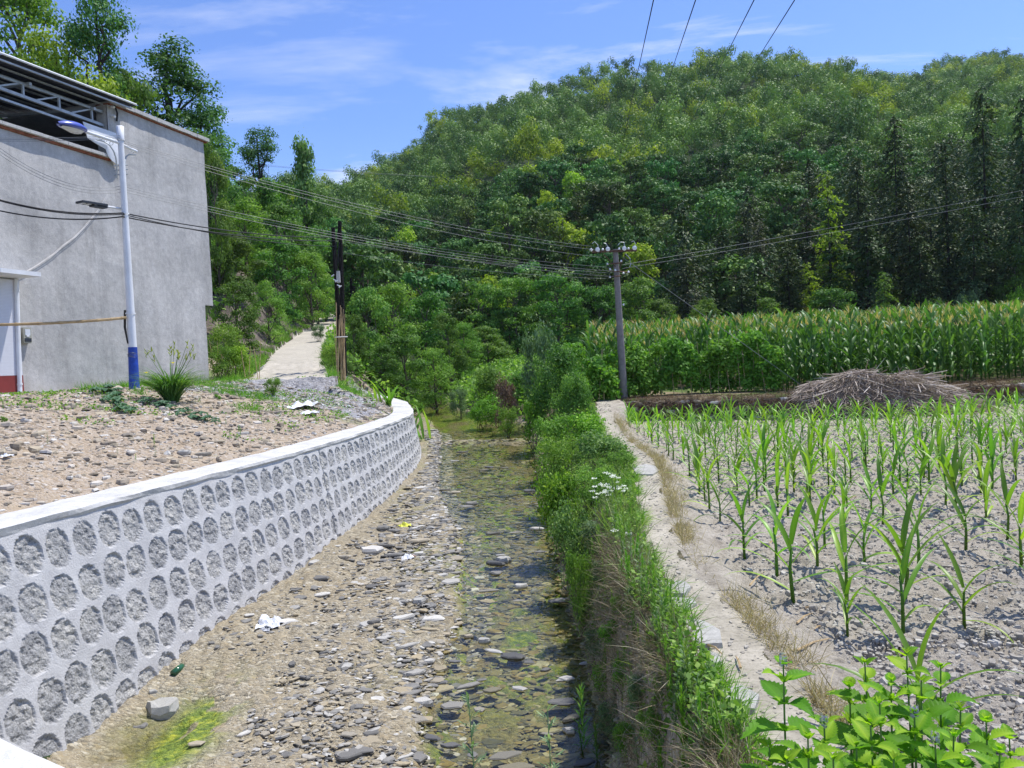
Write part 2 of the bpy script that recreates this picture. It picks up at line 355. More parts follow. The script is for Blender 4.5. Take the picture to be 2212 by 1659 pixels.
def earth(name, lo_, mid, hi, sc=6, bs=0.7, clod=30):
    m, t, b = mat_base(name, 0.95, 0.1)
    co = coord(t)
    n1_ = noise(t, sc, 8, 0.65, co); n2_ = noise(t, clod, 6, 0.7, co)
    c = ramp(t, n1_, [(0.3, lo_), (0.5, mid), (0.7, hi)])
    c = mixrgb(t, 0.6, c, ramp(t, n2_, [(0.34, (0.22,) * 3), (0.48, (0.48,) * 3), (0.7, (0.62,) * 3)]), 'OVERLAY')
    g_ = attr(t, 'algae').outputs['Fac']
    c = mixrgb(t, math_n(t, 'MULTIPLY', g_, 0.85), c, ramp(t, noise(t, 9, 6, 0.6, co), [(0.35, (0.05, 0.10, 0.02)), (0.65, (0.13, 0.2, 0.05))]))
    t.links.new(c, b.inputs['Base Color'])
    bump(t, b, math_n(t, 'ADD', n2_, math_n(t, 'MULTIPLY', n1_, 0.6)), bs, 0.035)
    return m
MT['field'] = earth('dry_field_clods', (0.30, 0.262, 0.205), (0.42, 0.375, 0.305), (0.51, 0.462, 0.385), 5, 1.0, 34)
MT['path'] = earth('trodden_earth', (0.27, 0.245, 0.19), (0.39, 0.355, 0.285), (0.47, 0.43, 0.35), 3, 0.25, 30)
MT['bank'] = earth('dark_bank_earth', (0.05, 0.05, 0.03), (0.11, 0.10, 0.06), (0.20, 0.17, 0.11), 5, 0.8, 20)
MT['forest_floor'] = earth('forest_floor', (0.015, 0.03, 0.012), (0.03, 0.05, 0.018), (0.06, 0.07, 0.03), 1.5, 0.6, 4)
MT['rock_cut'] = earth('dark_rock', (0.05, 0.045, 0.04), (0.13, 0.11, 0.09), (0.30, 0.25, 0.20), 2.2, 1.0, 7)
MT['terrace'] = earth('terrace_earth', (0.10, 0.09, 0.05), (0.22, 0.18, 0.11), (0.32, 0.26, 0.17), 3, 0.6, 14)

def stone_mat(name, lo_, hi, rough=0.85, c2=(0.40, 0.34, 0.24), c3=(0.58, 0.56, 0.51)):
    m, t, b = mat_base(name, rough, 0.3); co = coord(t)
    oi = t.nodes.new('ShaderNodeObjectInfo')
    v = attr(t, 'v').outputs['Fac']
    rnd = math_n(t, 'FRACT', math_n(t, 'ADD', v, oi.outputs['Random']))
    c = ramp(t, rnd, [(0.0, lo_), (0.35, tuple((a + b_) / 2 for a, b_ in zip(lo_, hi))), (0.6, c2), (0.8, hi), (1.0, c3)])
    c = mixrgb(t, 0.6, c, ramp(t, noise(t, 18, 6, 0.65, co), [(0.3, (0.3,) * 3), (0.7, (0.62,) * 3)]), 'OVERLAY')
    t.links.new(c, b.inputs['Base Color']); bump(t, b, noise(t, 30, 6, 0.6, co), 0.4, 0.01)
    return m
MT['stone'] = stone_mat('slate_stones', (0.15, 0.145, 0.135), (0.37, 0.355, 0.32), c2=(0.40, 0.33, 0.21))
MT['wet_stone'] = stone_mat('wet_slate', (0.09, 0.09, 0.06), (0.22, 0.20, 0.10), 0.4, (0.25, 0.19, 0.06), (0.36, 0.33, 0.20))
MT['half_stone'] = stone_mat('damp_slate', (0.09, 0.09, 0.09), (0.27, 0.26, 0.24), 0.55, (0.20, 0.18, 0.12), (0.45, 0.44, 0.41))
MT['slab'] = concrete('pale_flagstone', (0.42, 0.41, 0.375), 0.2, 3.0, 0.5, vstreak=False)

def water_mat():
    m = bpy.data.materials.new('creek_water'); m.use_nodes = True; t = m.node_tree; t.nodes.clear()
    out = t.nodes.new('ShaderNodeOutputMaterial'); mx = t.nodes.new('ShaderNodeMixShader')
    tr = t.nodes.new('ShaderNodeBsdfTransparent'); tr.inputs[0].default_value = (0.93, 0.94, 0.84, 1)
    gl = t.nodes.new('ShaderNodeBsdfGlossy'); gl.inputs['Roughness'].default_value = 0.06; gl.inputs[0].default_value = (1, 1, 1, 1)
    fr = t.nodes.new('ShaderNodeFresnel'); fr.inputs[0].default_value = 1.33
    co = coord(t, 'Object', (1, 0.8, 1))
    n = noise(t, 14, 4, 0.5, co, 0.6); n2_ = noise(t, 4, 3, 0.5, co)
    bp = t.nodes.new('ShaderNodeBump'); bp.inputs['Strength'].default_value = 0.28; bp.inputs['Distance'].default_value = 0.03
    t.links.new(math_n(t, 'ADD', n, n2_), bp.inputs['Height']); t.links.new(bp.outputs[0], gl.inputs['Normal']); t.links.new(bp.outputs[0], fr.inputs['Normal'])
    t.links.new(fr.outputs[0], mx.inputs[0]); t.links.new(tr.outputs[0], mx.inputs[1]); t.links.new(gl.outputs[0], mx.inputs[2]); t.links.new(mx.outputs[0], out.inputs[0])
    return m
MT['water'] = water_mat()

# ------------------------------------------------------------------ terrain
WY = np.array([2.0, 5.99, 6.7, 7.58, 8.71, 10.2, 11.9, 14.3, 16.6, 17.9, 19.3, 22.5, 25.0])
WX = np.array([-4.95, -4.04, -3.89, -3.69, -3.43, -3.08, -2.83, -2.53, -2.36, -2.38, -2.55, -3.15, -4.75])
CAPW = 0.5
def xwall(Y): return np.interp(Y, WY, WX)
def zcap(Y): return np.interp(Y, [0, 20, 22.5, 25, 30], [-1.10, -1.10, -1.03, -0.78, -0.6])
def zwat(Y): return np.where(Y < 24, -3.05 + 0.07 * (Y - 6), -1.79 + 0.035 * (Y - 24))
WLY = [2, 5.7, 6.8, 8.4, 10.0, 12.2, 14.4, 17.5, 21.5, 24, 27.4, 32, 50]
WLX = [-.7, -.74, -.84, -.62, -.68, -0.95, -1.44, -1.75, -2.06, -2.5, -3.3, -4.1, -6]
WRX = [.55, .57, .56, .52, .48, .5, .45, .46, .45, -.6, -2.2, -3.0, -5.0]
def xwl(Y): return np.interp(Y, WLY, WLX)
def xwr(Y): return np.interp(Y, WLY, WRX)
PY_ = [2, 3.49, 3.97, 4.6, 5.17, 5.94, 6.8, 8.33, 10.8, 13.0, 16.3, 19.9, 22.5, 26]
PX_ = [1.14, 1.20, 1.22, 1.23, 1.26, 1.25, 1.30, 1.48, 1.86, 2.14, 2.18, 2.32, 2.75, 3.2]
PHW = [.19, .20, .21, .20, .19, .17, .16, .17, .19, .2, .2, .2, .2, .2]
def xpath(Y): return np.interp(Y, PY_, PX_)
def hpath(Y): return np.interp(Y, PY_, PHW)
def zpath(Y): return -1.80 + 0.52 * sstep(15.5, 22, Y)
ZF = -1.92
def yterr(X): return np.interp(X, [3.0, 7.1, 10, 14.5, 20], [22.2, 20.2, 20.5, 21.6, 22.6])
RY = [19.3, 20.4, 23, 26, 29.8, 35.6, 42.6, 52, 70]
RX = [-5.95, -6.05, -6.6, -7.4, -8.25, -9.25, -10.3, -12.2, -17]
RH = [1.15, 1.12, .98, .92, .9, .85, .85, .85, .85]
def xroad(Y): return np.interp(Y, RY, RX)
def hroad(Y): return np.interp(Y, RY, RH)
def zroad(Y): return np.clip(-0.15 + 0.12 * (Y - 21), -0.15, 8.0)
SKX = np.array([-2000, 300, 600, 700, 760, 800, 850, 905, 930, 980, 1060, 1110, 1150, 1220, 1310, 1380, 1480, 1560, 1650, 1760, 1850, 1900, 1970, 2050, 2130, 2212, 2400, 4200])
SKY_ = np.array([330, 380, 420, 440, 418, 392, 365, 335, 305, 262, 238, 240, 215, 195, 172, 168, 152, 142, 137, 138, 160, 175, 180, 152, 130, 140, 150, 300])
def hill_ratio(r):
    px = CX + r * F_PX
    # the ridge profile, as height over distance, lowered by the height of the trees on it
    y = np.interp(px, SKX, SKY_)
    return (HOR - math.tan(ROLL) * (px - CX) - y) / F_PX
def hill_dist(r): return np.interp(CX + r * F_PX, [600, 800, 1000, 1900, 2050, 2300], [260, 240, 225, 225, 330, 340])
def terrain(X, Y, detail=True):
    X = np.asarray(X, float); Y = np.asarray(Y, float)
    xw = xwall(Y); zc = zcap(Y); zw = zwat(Y)
    # --- bed
    xl, xr = xwl(Y), xwr(Y)
    base_x = xw + 0.3
    inchan = sstep(-0.25, 0.12, X - xl) * (1 - sstep(-0.12, 0.15, X - xr))
    bar = zw + 0.05 + 0.14 * sstep(0, 2.5, xl - X)
    bed = bar * (1 - inchan) + (zw - 0.10) * inchan
    pool = np.exp(-(((X + 3.15) / 0.62) ** 2 + ((Y - 6.35) / 1.0) ** 2) * 1.3)
    bed = bed - pool * 0.23
    bed = bed + (0.10 * sstep(18.6, 19.4, Y) * (1 - sstep(20.0, 20.8, Y))) * sstep(-.3, .6, X - xl)
    bed = bed + (fbm(X * 1.3, Y * 1.3, 3) - .5) * 0.12
    # --- right bank, path, field
    xp, hp, zp = xpath(Y), hpath(Y), zpath(Y)
    t = np.clip((X - xr - .12) / np.maximum(xp - hp - xr - .35, 0.15), 0, 1)
    bank = bed + (zp - 0.03 - bed) * (1 - (1 - t) ** 1.6)
    zfl = ZF + (Y > 3) * 0.0
    right = zp + (zfl - zp) * sstep(0.12, 0.55, X - xp - hp)
    right = right - 0.10 * np.exp(-((Y - 4.72) / 0.09) ** 2) * sstep(1.95, 2.2, X) * (1 - sstep(3.6, 4.2, X))
    terr = -1.27 + 0.045 * np.clip(Y - 25, 0, 60)
    yt = yterr(X)
    ft = sstep(0.0, 0.18, Y - yt) * sstep(2.75, 3.1, X)
    right = right * (1 - ft) + terr * ft
    right = np.where((X < 3.1) & (Y > 20), np.maximum(right, zp), right)
    z = np.where(X < xr + .12, bed, np.where(X < xp - hp - .05, bank, right))
    # --- left soil
    d = (xw - CAPW) - X
    Lw = np.interp(Y, [5, 14, 19, 22, 26], [5.0, 4.4, 3.6, 2.3, 2.0])
    top = np.where(Y > 20.4, zroad(Y), -0.15); Lw = np.where(Y > 19, np.minimum(Lw, 2.6), Lw)
    bump_ = 0.08 * np.exp(-((Y - 19.5) / 1.8) ** 2) * np.exp(-((d - 1.3) / 0.9) ** 2)
    soil = (zc - 0.03) + (top - zc) * np.clip(d / Lw, 0, 1) ** 0.85 + bump_
    z = np.where(X < xw + 0.02, soil, z)
    # ground beyond the wall end, up to the road
    xr_, hr_, zr_ = xroad(Y), hroad(Y), zroad(Y)
    tt = np.clip((X - (xr_ + hr_)) / np.maximum((xl - 0.6) - (xr_ + hr_), 0.5), 0, 1)
    slope = zr_ - 0.05 + (zw + 0.1 - zr_) * tt ** 1.3
    beyond = np.where(X < xl - 0.6, slope, z)
    smooth_r = (zw + .05) + (terr - zw) * sstep(0.2, 3.6, X - xr)
    beyond = np.where(X > xr + .1, smooth_r, beyond)
    bf = sstep(23.0, 25.5, Y)
    z = z * (1 - bf) + beyond * bf
    # --- left hill above the road
    s = (xr_ - hr_ - 0.25) - X
    s = np.where(Y > 20.5, s, -1)
    fr_ = sstep(21.5, 27, Y)
    lh = zr_ + fr_ * (2.2 * sstep(0, 1.6, s) * sstep(26, 33, Y) + 0.60 * np.clip(s - 0.8, 0, 34) )
    z = np.where(s > 0, lh, z)
    z = np.where((np.abs(X - xr_) <= hr_ + 0.25) & (Y > 19.5), zr_ - 0.02, z)
    # --- main hill
    Yc = np.maximum(Y, 1)
    r = np.clip(X / Yc, -1.3, 1.3); Dr = hill_dist(r); D0 = np.interp(r, [-.3, 0, .3, .7], [62, 50, 50, 46])
    tr_ = (Yc - D0) / (Dr - D0)
    zf_ = z
    hz_ = hill_ratio(r) * Dr - 4.8
    hl = zf_ + (hz_ - zf_) * np.clip(tr_, 0, 1) ** np.interp(r, [-.2, .0], [1.75, 1.08])
    hl = np.where(tr_ > 1, hz_ - (Yc - Dr) * 0.5, hl)
    z = np.where(tr_ > 0, np.maximum(hl, np.where((r < -.2) & (Yc < 110), z, -99)), z)
    if detail:
        z = z + (fbm(X * .05, Y * .05, 9, 3) - .5) * 9 * sstep(60, 110, Yc) * (1 - 0.7 * sstep(0.8, 1.0, tr_))
    return z

def build_terrain():
    na, nr = 1000, 760
    az = np.tan(np.linspace(rad(-46), rad(46), na))          # X / Y
    a1 = np.geomspace(1.5, 40, nr - 160); a2 = np.geomspace(40, 480, 161)[1:]
    rr = np.concatenate([a1, a2]); nr = len(rr)
    Yg, Rg = np.meshgrid(rr, az, indexing='ij'); Xg = Rg * Yg
    Z = terrain(Xg, Yg)
    # fine relief per zone
    xl, xr = xwl(Yg), xwr(Yg); xp, hp = xpath(Yg), hpath(Yg); xw = xwall(Yg)
    near = Yg < 45
    isleft = (Xg < xw - 0.01) & (Yg < 25)
    isroad = (np.abs(Xg - xroad(Yg)) < hroad(Yg)) & (Yg > 19.5) & (Yg < 60)
    isbed = (~isleft) & (Xg < xr + 0.25) & (Xg > xl - 3.0) & (Yg < 33) & ~isroad
    ispath = (np.abs(Xg - xp - (vnoise(Yg * 3, Yg * 0, 4) - .5) * .08) < hp + (vnoise(Yg * 5, Xg * 0, 9) - .5) * .08) & (Yg < 23)
    isbank = (~isbed) & (Xg > xr) & (Xg < xp - hp) & (Yg < 24) & ~ispath
    isfield = (Xg > xp + hp - .02) & (Yg < yterr(Xg) + 0.02) & (Yg < 24) & ~ispath
    isterr = (Xg > 2.4) & (Yg >= yterr(Xg) - .0) & (Yg < 46) & ~isfield
    cut = (Xg < xroad(Yg) - hroad(Yg)) & (Xg > xroad(Yg) - hroad(Yg) - 2.4) & (Yg > 25) & (Yg < 62) 
    clods = np.abs(fbm(Xg * 7, Yg * 7, 21, 3) - .5) * 0.14 + (fbm(Xg * 22, Yg * 22, 5, 2) - .5) * .035
    mound = (fbm(Xg * 2.2, Yg * 1.1, 31, 2) - .5) * .09
    fw = sstep(0.1, 0.5, Xg - xp - hp)
    Z = np.where(isfield, Z + (clods + mound) * fw, Z)
    Z = np.where(isbed, Z + (vnoise(Xg * 16, Yg * 11, 8) - .5) * .035 + (vnoise(Xg * 6, Yg * 5, 18) - .5) * .04, Z)
    Z = np.where(isleft, Z + (fbm(Xg * 4, Yg * 4, 41, 4) - .5) * .14 * sstep(0, .4, xw - CAPW - Xg), Z)
    Z = np.where(ispath, Z + (fbm(Xg * 5, Yg * 5, 51, 3) - .5) * .035, Z)
    Z = np.where(isbank, Z + (fbm(Xg * 6, Yg * 6, 61, 3) - .5) * .12, Z)
    Z = np.where(cut, Z + (fbm(Xg * 1.5, Yg * 1.5, 71, 4) - .5) * 1.0, Z)
    # keep the ground under the cap and out of the wall body
    inwall = (Xg > xw - CAPW - 0.02) & (Xg < xw - 0.22) & (Yg < 25)
    Z = np.where(inwall, zcap(Yg) - 0.14, Z)
    Z = np.where((Xg >= xw - 0.22) & (Xg < xw + 0.12) & (Yg < 24.5), zwat(Yg) - 0.10, Z)
    wet = sstep(-.05, .10, zwat(Yg) + .05 - Z) * isbed
    wet = np.maximum(wet, sstep(-3.0, -3.09, Z) * (Xg < -2) * (Yg < 8.5))
    alg = np.clip(fbm(Xg * 2.2, Yg * 1.3, 81, 4) * 4.5 - 1.65, 0, 1) * wet * sstep(5.5, 8, Yg)
    edge = np.exp(-((Xg - xl - .05) / .12) ** 2) * (fbm(Xg * 3, Yg * 3, 83, 3) > .5) * isbed * (Yg < 8) * .8
    pud = np.exp(-(((Xg + 2.85) / 0.34) ** 2 + ((Yg - 6.25) / 0.75) ** 2) * 1.6) * 1.6 * (fbm(Xg * 4, Yg * 4, 85, 4) > .42)
    alg = np.clip(np.maximum(np.maximum(alg, edge), pud * isbed), 0, 1)
    dsoil = xw - CAPW - Xg
    gr = sstep(.50, .62, fbm(Xg * 1.2, Yg * 1.2, 91, 4)) * isleft * sstep(13.5, 16.5, Yg) * .8
    grass_f = sstep(.5, .6, fbm(Xg * 1.5, Yg * 1.5, 93, 4)) * isterr
    alg = np.where(isleft, gr, alg); alg = np.where(isterr, grass_f, alg)
    idx = np.arange(nr * na).reshape(nr, na)
    q = np.stack([idx[:-1, :-1], idx[:-1, 1:], idx[1:, 1:], idx[1:, :-1]], -1)
    zone = np.full((nr, na), 7)                      # forest floor
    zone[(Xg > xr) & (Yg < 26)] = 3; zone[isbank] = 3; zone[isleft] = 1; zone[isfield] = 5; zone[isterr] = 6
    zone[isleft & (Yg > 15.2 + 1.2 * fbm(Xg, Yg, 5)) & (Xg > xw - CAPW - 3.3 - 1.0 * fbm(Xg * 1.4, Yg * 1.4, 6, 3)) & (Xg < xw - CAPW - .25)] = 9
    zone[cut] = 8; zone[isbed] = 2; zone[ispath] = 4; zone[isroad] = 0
    qz = zone[:-1, :-1]
    V = np.stack([Xg, Yg, Z], -1).reshape(-1, 3)
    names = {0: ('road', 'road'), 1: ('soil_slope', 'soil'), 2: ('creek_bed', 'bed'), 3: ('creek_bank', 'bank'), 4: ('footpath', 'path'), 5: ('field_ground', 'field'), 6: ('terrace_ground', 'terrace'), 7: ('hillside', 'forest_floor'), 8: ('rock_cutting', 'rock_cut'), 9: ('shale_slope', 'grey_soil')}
    lab = {0: 'pale concrete lane climbing past the grey house', 1: 'stony tan soil slope between the house and the river wall', 2: 'gravel and slate creek bed beside the river wall',
           3: 'dark earth bank between creek and footpath', 4: 'narrow trodden earth footpath between creek and maize field', 5: 'dry cloddy ground of the young maize field',
           6: 'raised terrace ground under the tall maize', 7: 'wooded hillside ground rising behind the valley', 8: 'dark rock cutting along the uphill side of the lane', 9: 'grey shale rubble slope between the lane end and the wall'}
    for k, (nm, mk) in names.items():
        f = q[qz == k].reshape(-1, 4)
        if not len(f): continue
        used = np.unique(f); remap = np.full(nr * na, -1); remap[used] = np.arange(len(used))
        mb = MB(); mb.add(V[used], remap[f]); o = mb.build(nm, MT[mk], smooth=True)
        for an, ar in (('wet', wet), ('algae', alg)):
            A = o.data.attributes.new(an, 'FLOAT', 'POINT'); A.data.foreach_set('value', ar.reshape(-1)[used].astype(np.float32))
        tag(o, lab[k], nm.replace('_', ' '), kind='structure')
    # base sheet reaching past everything
    mb = MB(); mb.poly([(-560, -60, -14), (560, -60, -14), (560, 520, -14), (-560, 520, -14)]); tag(mb.build('ground', MT['forest_floor']), 'green valley ground around and below everything', 'ground', kind='structure')
build_terrain()
def gz(x, y): return float(terrain(np.array([x]), np.array([y]))[0])
def ground_hit(px, py, Dmin=2.0, Dmax=60):
    D = np.geomspace(Dmin, Dmax, 1200); d = ray(px, py); p = D[:, None] * d
    g = terrain(p[:, 0], p[:, 1]); k = np.argmax(p[:, 2] <= g)
    return p[k] if p[k, 2] <= g[k] else p[-1]

# ------------------------------------------------------------------ water
def build_water():
    Y = np.concatenate([np.linspace(2, 24, 120), np.linspace(24.2, 34, 24)])
    mb = MB(); V = []
    n = 8
    for y in Y:
        for k in range(n + 1):
            x = (xwl(y) - .35) + (xwr(y) - xwl(y) + .6) * k / n
            V.append((x, y, float(zwat(y)) - 0.012))
    idx = np.arange(len(Y) * (n + 1)).reshape(len(Y), n + 1)
    mb.add(V, np.stack([idx[:-1, :-1], idx[:-1, 1:], idx[1:, 1:], idx[1:, :-1]], -1).reshape(-1, 4))
    tag(mb.build('water', MT['water'], smooth=True), 'shallow clear creek water over stones and green algae', 'creek', kind='structure')
    mb = MB(); an = np.arange(32) * 2 * math.pi / 32
    mb.poly([(-3.05 + .95 * math.cos(a), 6.35 + 1.5 * math.sin(a), -3.045) for a in an])
    tag(mb.build('puddle_water', MT['water']), 'shallow puddle with yellow-green algae at the foot of the river wall', 'puddle', kind='structure')
build_water()

# ------------------------------------------------------------------ river wall with oval stones
def build_wall():
    Yd = np.linspace(2.0, 25.0, 1500); Xd = xwall(Yd)
    # smooth the plan a little
    ker = np.ones(61) / 61; Xs = np.convolve(np.pad(Xd, 30, 'edge'), ker, 'valid')
    seg = np.hypot(np.diff(Xs), np.diff(Yd)); S = np.concatenate([[0], np.cumsum(seg)])
    ns = int(S[-1] / 0.016); s = np.linspace(0, S[-1], ns); X = np.interp(s, S, Xs); Y = np.interp(s, S, Yd)
    tx, ty = np.gradient(X), np.gradient(Y); l = np.hypot(tx, ty); nx, ny = ty / l, -tx / l      # towards the creek
    zt = zcap(Y) - 0.07; zb = zwat(Y) - 0.26
    H = zt - zb; nv = 112; v = np.linspace(0, 1, nv)
    rows = 6
    mask = np.zeros((ns, nv)); off = np.zeros((ns, nv))
    rr = np.random.default_rng(3)
    for r in range(rows):
        k = 0; pos = rr.uniform(0, .3)
        while pos < S[-1]:
            wd = rr.uniform(.124, .142); vc = (r + .60 + rr.uniform(-.05, .05)) / (rows - .35)
            i0 = np.searchsorted(s, pos - .2); i1 = np.searchsorted(s, pos + .2)
            if i1 > i0:
                hh = rr.uniform(.43, .48) / (rows - .35)
                sk = rr.uniform(-.02, .02)
                Hl = H[min(i0, ns - 1)]
                u = (s[i0:i1, None] - pos - sk * (v[None] - vc) * 10) / wd
                q = (v[None] - vc) / hh
                p = rr.uniform(2.0, 2.3)
                dd = np.abs(u) ** p + np.abs(q) ** p
                dd = dd + (vnoise(s[i0:i1, None] * 25, v[None] * H[i0:i1, None] * 25, 5) - .5) * .13
                m = 1 - sstep(.82, 1.0, dd)
                mask[i0:i1] = np.maximum(mask[i0:i1], m)
            pos += rr.uniform(.275, .315); k += 1
    Z = zt[:, None] - H[:, None] * v[None]
    bat = 0.17 * H[:, None] * v[None]
    ss, zz2 = np.meshgrid(s, v, indexing='ij'); zz3 = zz2 * H[:, None]
    rough = (fbm(ss * 22, zz3 * 22, 7, 3) - .5)
    off = -mask * 0.016 + mask * rough * 0.040 + (1 - mask) * (fbm(ss * 3, zz3 * 3, 17, 3) - .5) * .02
    for sj in (S[-1] * .40,):       # movement joint
        off -= 0.03 * np.exp(-((ss - sj) / .012) ** 2)
    # rough foot of the wall
    off += 0.05 * sstep(.93, 1.0, zz2) * fbm(ss * 9, zz3 * 9, 27, 3)
    o_ = bat + off
    Vx = X[:, None] + nx[:, None] * o_; Vy = Y[:, None] + ny[:, None] * o_
    V = np.stack([Vx, Vy, Z], -1).reshape(-1, 3)
    idx = np.arange(ns * nv).reshape(ns, nv)
    q = np.stack([idx[:-1, :-1], idx[:-1, 1:], idx[1:, 1:], idx[1:, :-1]], -1).reshape(-1, 4)
    root = empty('river_wall', (X[0], Y[0], zb[0]), 'curved pale cement retaining wall with rows of oval stones along the creek', 'retaining wall')
    mb = MB(); V = V - np.array([X[0], Y[0], zb[0]]); mb.add(V, q, mask.ravel()); mb.build('stone_face', MT['wall_face'], root, smooth=False)
    # cap
    k = slice(0, ns, 6); Xc, Yc, nxc, nyc, zc = X[k], Y[k], nx[k], ny[k], zcap(Y[k])
    prof = [(-CAPW, -0.32), (-CAPW, -0.01), (-CAPW + .02, 0.0), (-.28, .004), (-0.02, 0.0), (0.012, -0.012), (0.014, -0.05), (-0.006, -0.085)]
    Vc = []
    for i in range(len(Xc)):
        for j, (o, z) in enumerate(prof):
            jit = (float(vnoise(i * .35, j * 3.0, 77)) - .5) * .022 if j in (5, 6, 7, 1) else 0
            Vc.append((Xc[i] + nxc[i] * (o + jit) - X[0], Yc[i] + nyc[i] * (o + jit) - Y[0], zc[i] + z + (float(vnoise(i * .3, 0, 78)) - .5) * .012 + (jit * .6 if j in (6, 7) else 0) - zb[0]))
    idx = np.arange(len(Vc)).reshape(-1, len(prof)); mb = MB()
    mb.add(Vc, np.stack([idx[:-1, :-1], idx[1:, :-1], idx[1:, 1:], idx[:-1, 1:]], -1).reshape(-1, 4))
    mb.build('cap', MT['cap'], root)
build_wall()

# bridge parapet at the photographer's feet
def build_parapet():
    a = PZ(0, 1575, -0.85); b = PZ(190, 1659, -0.85)
    d = b - a; d[2] = 0; d /= np.linalg.norm(d); n = np.array([d[1], -d[0], 0])     # towards the camera
    if n[1] > 0: n = -n
    s = a - d * 3.2; e = b + d * 0.9; c = (s + e) / 2 + n * 0.14
    Rm = np.stack([d, n, [0, 0, 1]], 1)
    mb = MB(); Ln = np.linalg.norm(e - s) / 2
    prof = [(-.14, -1.1), (-.14, -.03), (-.125, -.008), (-.1, 0), (.1, 0), (.125, -.008), (.14, -.03), (.14, -1.1)]
    V = []
    for i in range(60):
        t = -Ln + 2 * Ln * i / 59
        for (o, z) in prof: V.append(c + d * t + n * (o + random.uniform(-.002, .002)) + np.array([0, 0, z + random.uniform(-.002, .002)]))
    idx = np.arange(len(V)).reshape(-1, len(prof)); mb.add(V, np.stack([idx[:-1, :-1], idx[1:, :-1], idx[1:, 1:], idx[:-1, 1:]], -1).reshape(-1, 4))
    mb.f.setdefault(8, []).append(np.array([idx[0][::-1], idx[-1]]))
    tag(mb.build('bridge_parapet', MT['parapet']), 'rough pale concrete bridge parapet corner below the camera', 'parapet')
build_parapet()

# ------------------------------------------------------------------ house
wv = np.array([0.286, 1.0, 0]); wv /= np.linalg.norm(wv); nv_ = np.array([wv[1], -wv[0], 0])
HC = np.array([-7.95, 20.0, 0]) + wv * 0.33
def HB(t, o, z): return HC - wv * t + nv_ * o + np.array([0, 0, z])
def WP(px, py, o=0.0):
    d = ray(px, py); k = (HC + nv_ * o) @ nv_ / (d @ nv_); return d * k
HR = np.stack([-wv, nv_, [0, 0, 1]], 1)
def hbox(mb, t0, t1, o0, o1, z0, z1): mb.box(HB((t0 + t1) / 2, (o0 + o1) / 2, (z0 + z1) / 2), ((t1 - t0) / 2, (o1 - o0) / 2, (z1 - z0) / 2), HR)
house = empty('grey_house', (0, 0, 0), 'two-storey grey cement rendered house with open steel-trussed upper floor beside the lane', 'house')
def hp(name, mb, m, **k): return mb.build(name, MT[m], house, **k)
def wall_grid(t0, t1, z0, z1, o=0.0, res=0.05):
    nt_, nz = int((t1 - t0) / res) + 1, int((z1 - z0) / res) + 1
    T, Z = np.meshgrid(np.linspace(t0, t1, nt_), np.linspace(z0, z1, nz), indexing='ij')
    O = o + (fbm(T * 1.5, Z * 1.5, 12, 4) - .5) * .03
    V = HC - wv * T[..., None] + nv_ * O[..., None]; V[..., 2] = Z
    idx = np.arange(nt_ * nz).reshape(nt_, nz)
    return V.reshape(-1, 3), np.stack([idx[:-1, :-1], idx[:-1, 1:], idx[1:, 1:], idx[1:, :-1]], -1).reshape(-1, 4)
mb = MB()
hbox(mb, 0.33, 9.8, -7.8, -0.03, -0.9, 1.88); hbox(mb, 0.0, 9.8, -8, -0.03, 1.885, 4.90)
hbox(mb, 0.0, 3.26, -8, -7.75, 4.905, 6.18); hbox(mb, 0.02, .25, -7.745, -0.035, 4.905, 6.18)
hbox(mb, 3.01, 3.26, -.30, -0.035, 4.905, 6.18)
mb.add(*wall_grid(0.33, 9.8, -0.9, 1.88)); mb.add(*wall_grid(0.0, 9.8, 1.88, 4.90)); mb.add(*wall_grid(0.0, 3.26, 4.90, 6.18))
hbox(mb, .26, 2.99, -.25, -.035, 4.905, 6.17)
hbox(mb, 0, .33, -.035, 0.0, 1.86, 1.884)
hp('wall', mb, 'render_wall')
mb = MB()          # inner rear wall of the open storey
hbox(mb, 3.28, 9.8, -8, -7.8, 4.92, 6.6); hp('rear_wall', mb, 'render_wall')
mb = MB(); t = 3.28
while t < 9.7:
    hbox(mb, t, t + .296, -.22, 0.11 + random.uniform(-.005, .005), 4.955 + random.uniform(-.004, .004), 5.02 + random.uniform(-.003, .003)); t += .30
hp('parapet_coping', mb, 'coping')
MT['red_brick'] = simple('red_brick', (0.26, 0.10, 0.06), 0.9, 0.1, var=0.4, sc=9)
mb = MB(); hbox(mb, 3.28, 9.8, -.2, 0.045, 4.905, 4.953); hp('brick_course', mb, 'red_brick')
mb = MB(); t = -0.12
while t < 3.23:
    hbox(mb, t, t + .236, -.3, 0.10 + random.uniform(-.006, .006), 6.215 + random.uniform(-.004, .004), 6.30); t += .24
hp('roof_coping', mb, 'coping')
mb = MB(); hbox(mb, -.1, 3.26, -.3, 0.05, 6.185, 6.208); hp('brick_course', mb, 'red_brick')
mb = MB(); hbox(mb, -0.05, 3.28, -8.0, -0.31, 6.19, 6.25); hp('roof_slab', mb, 'coping')
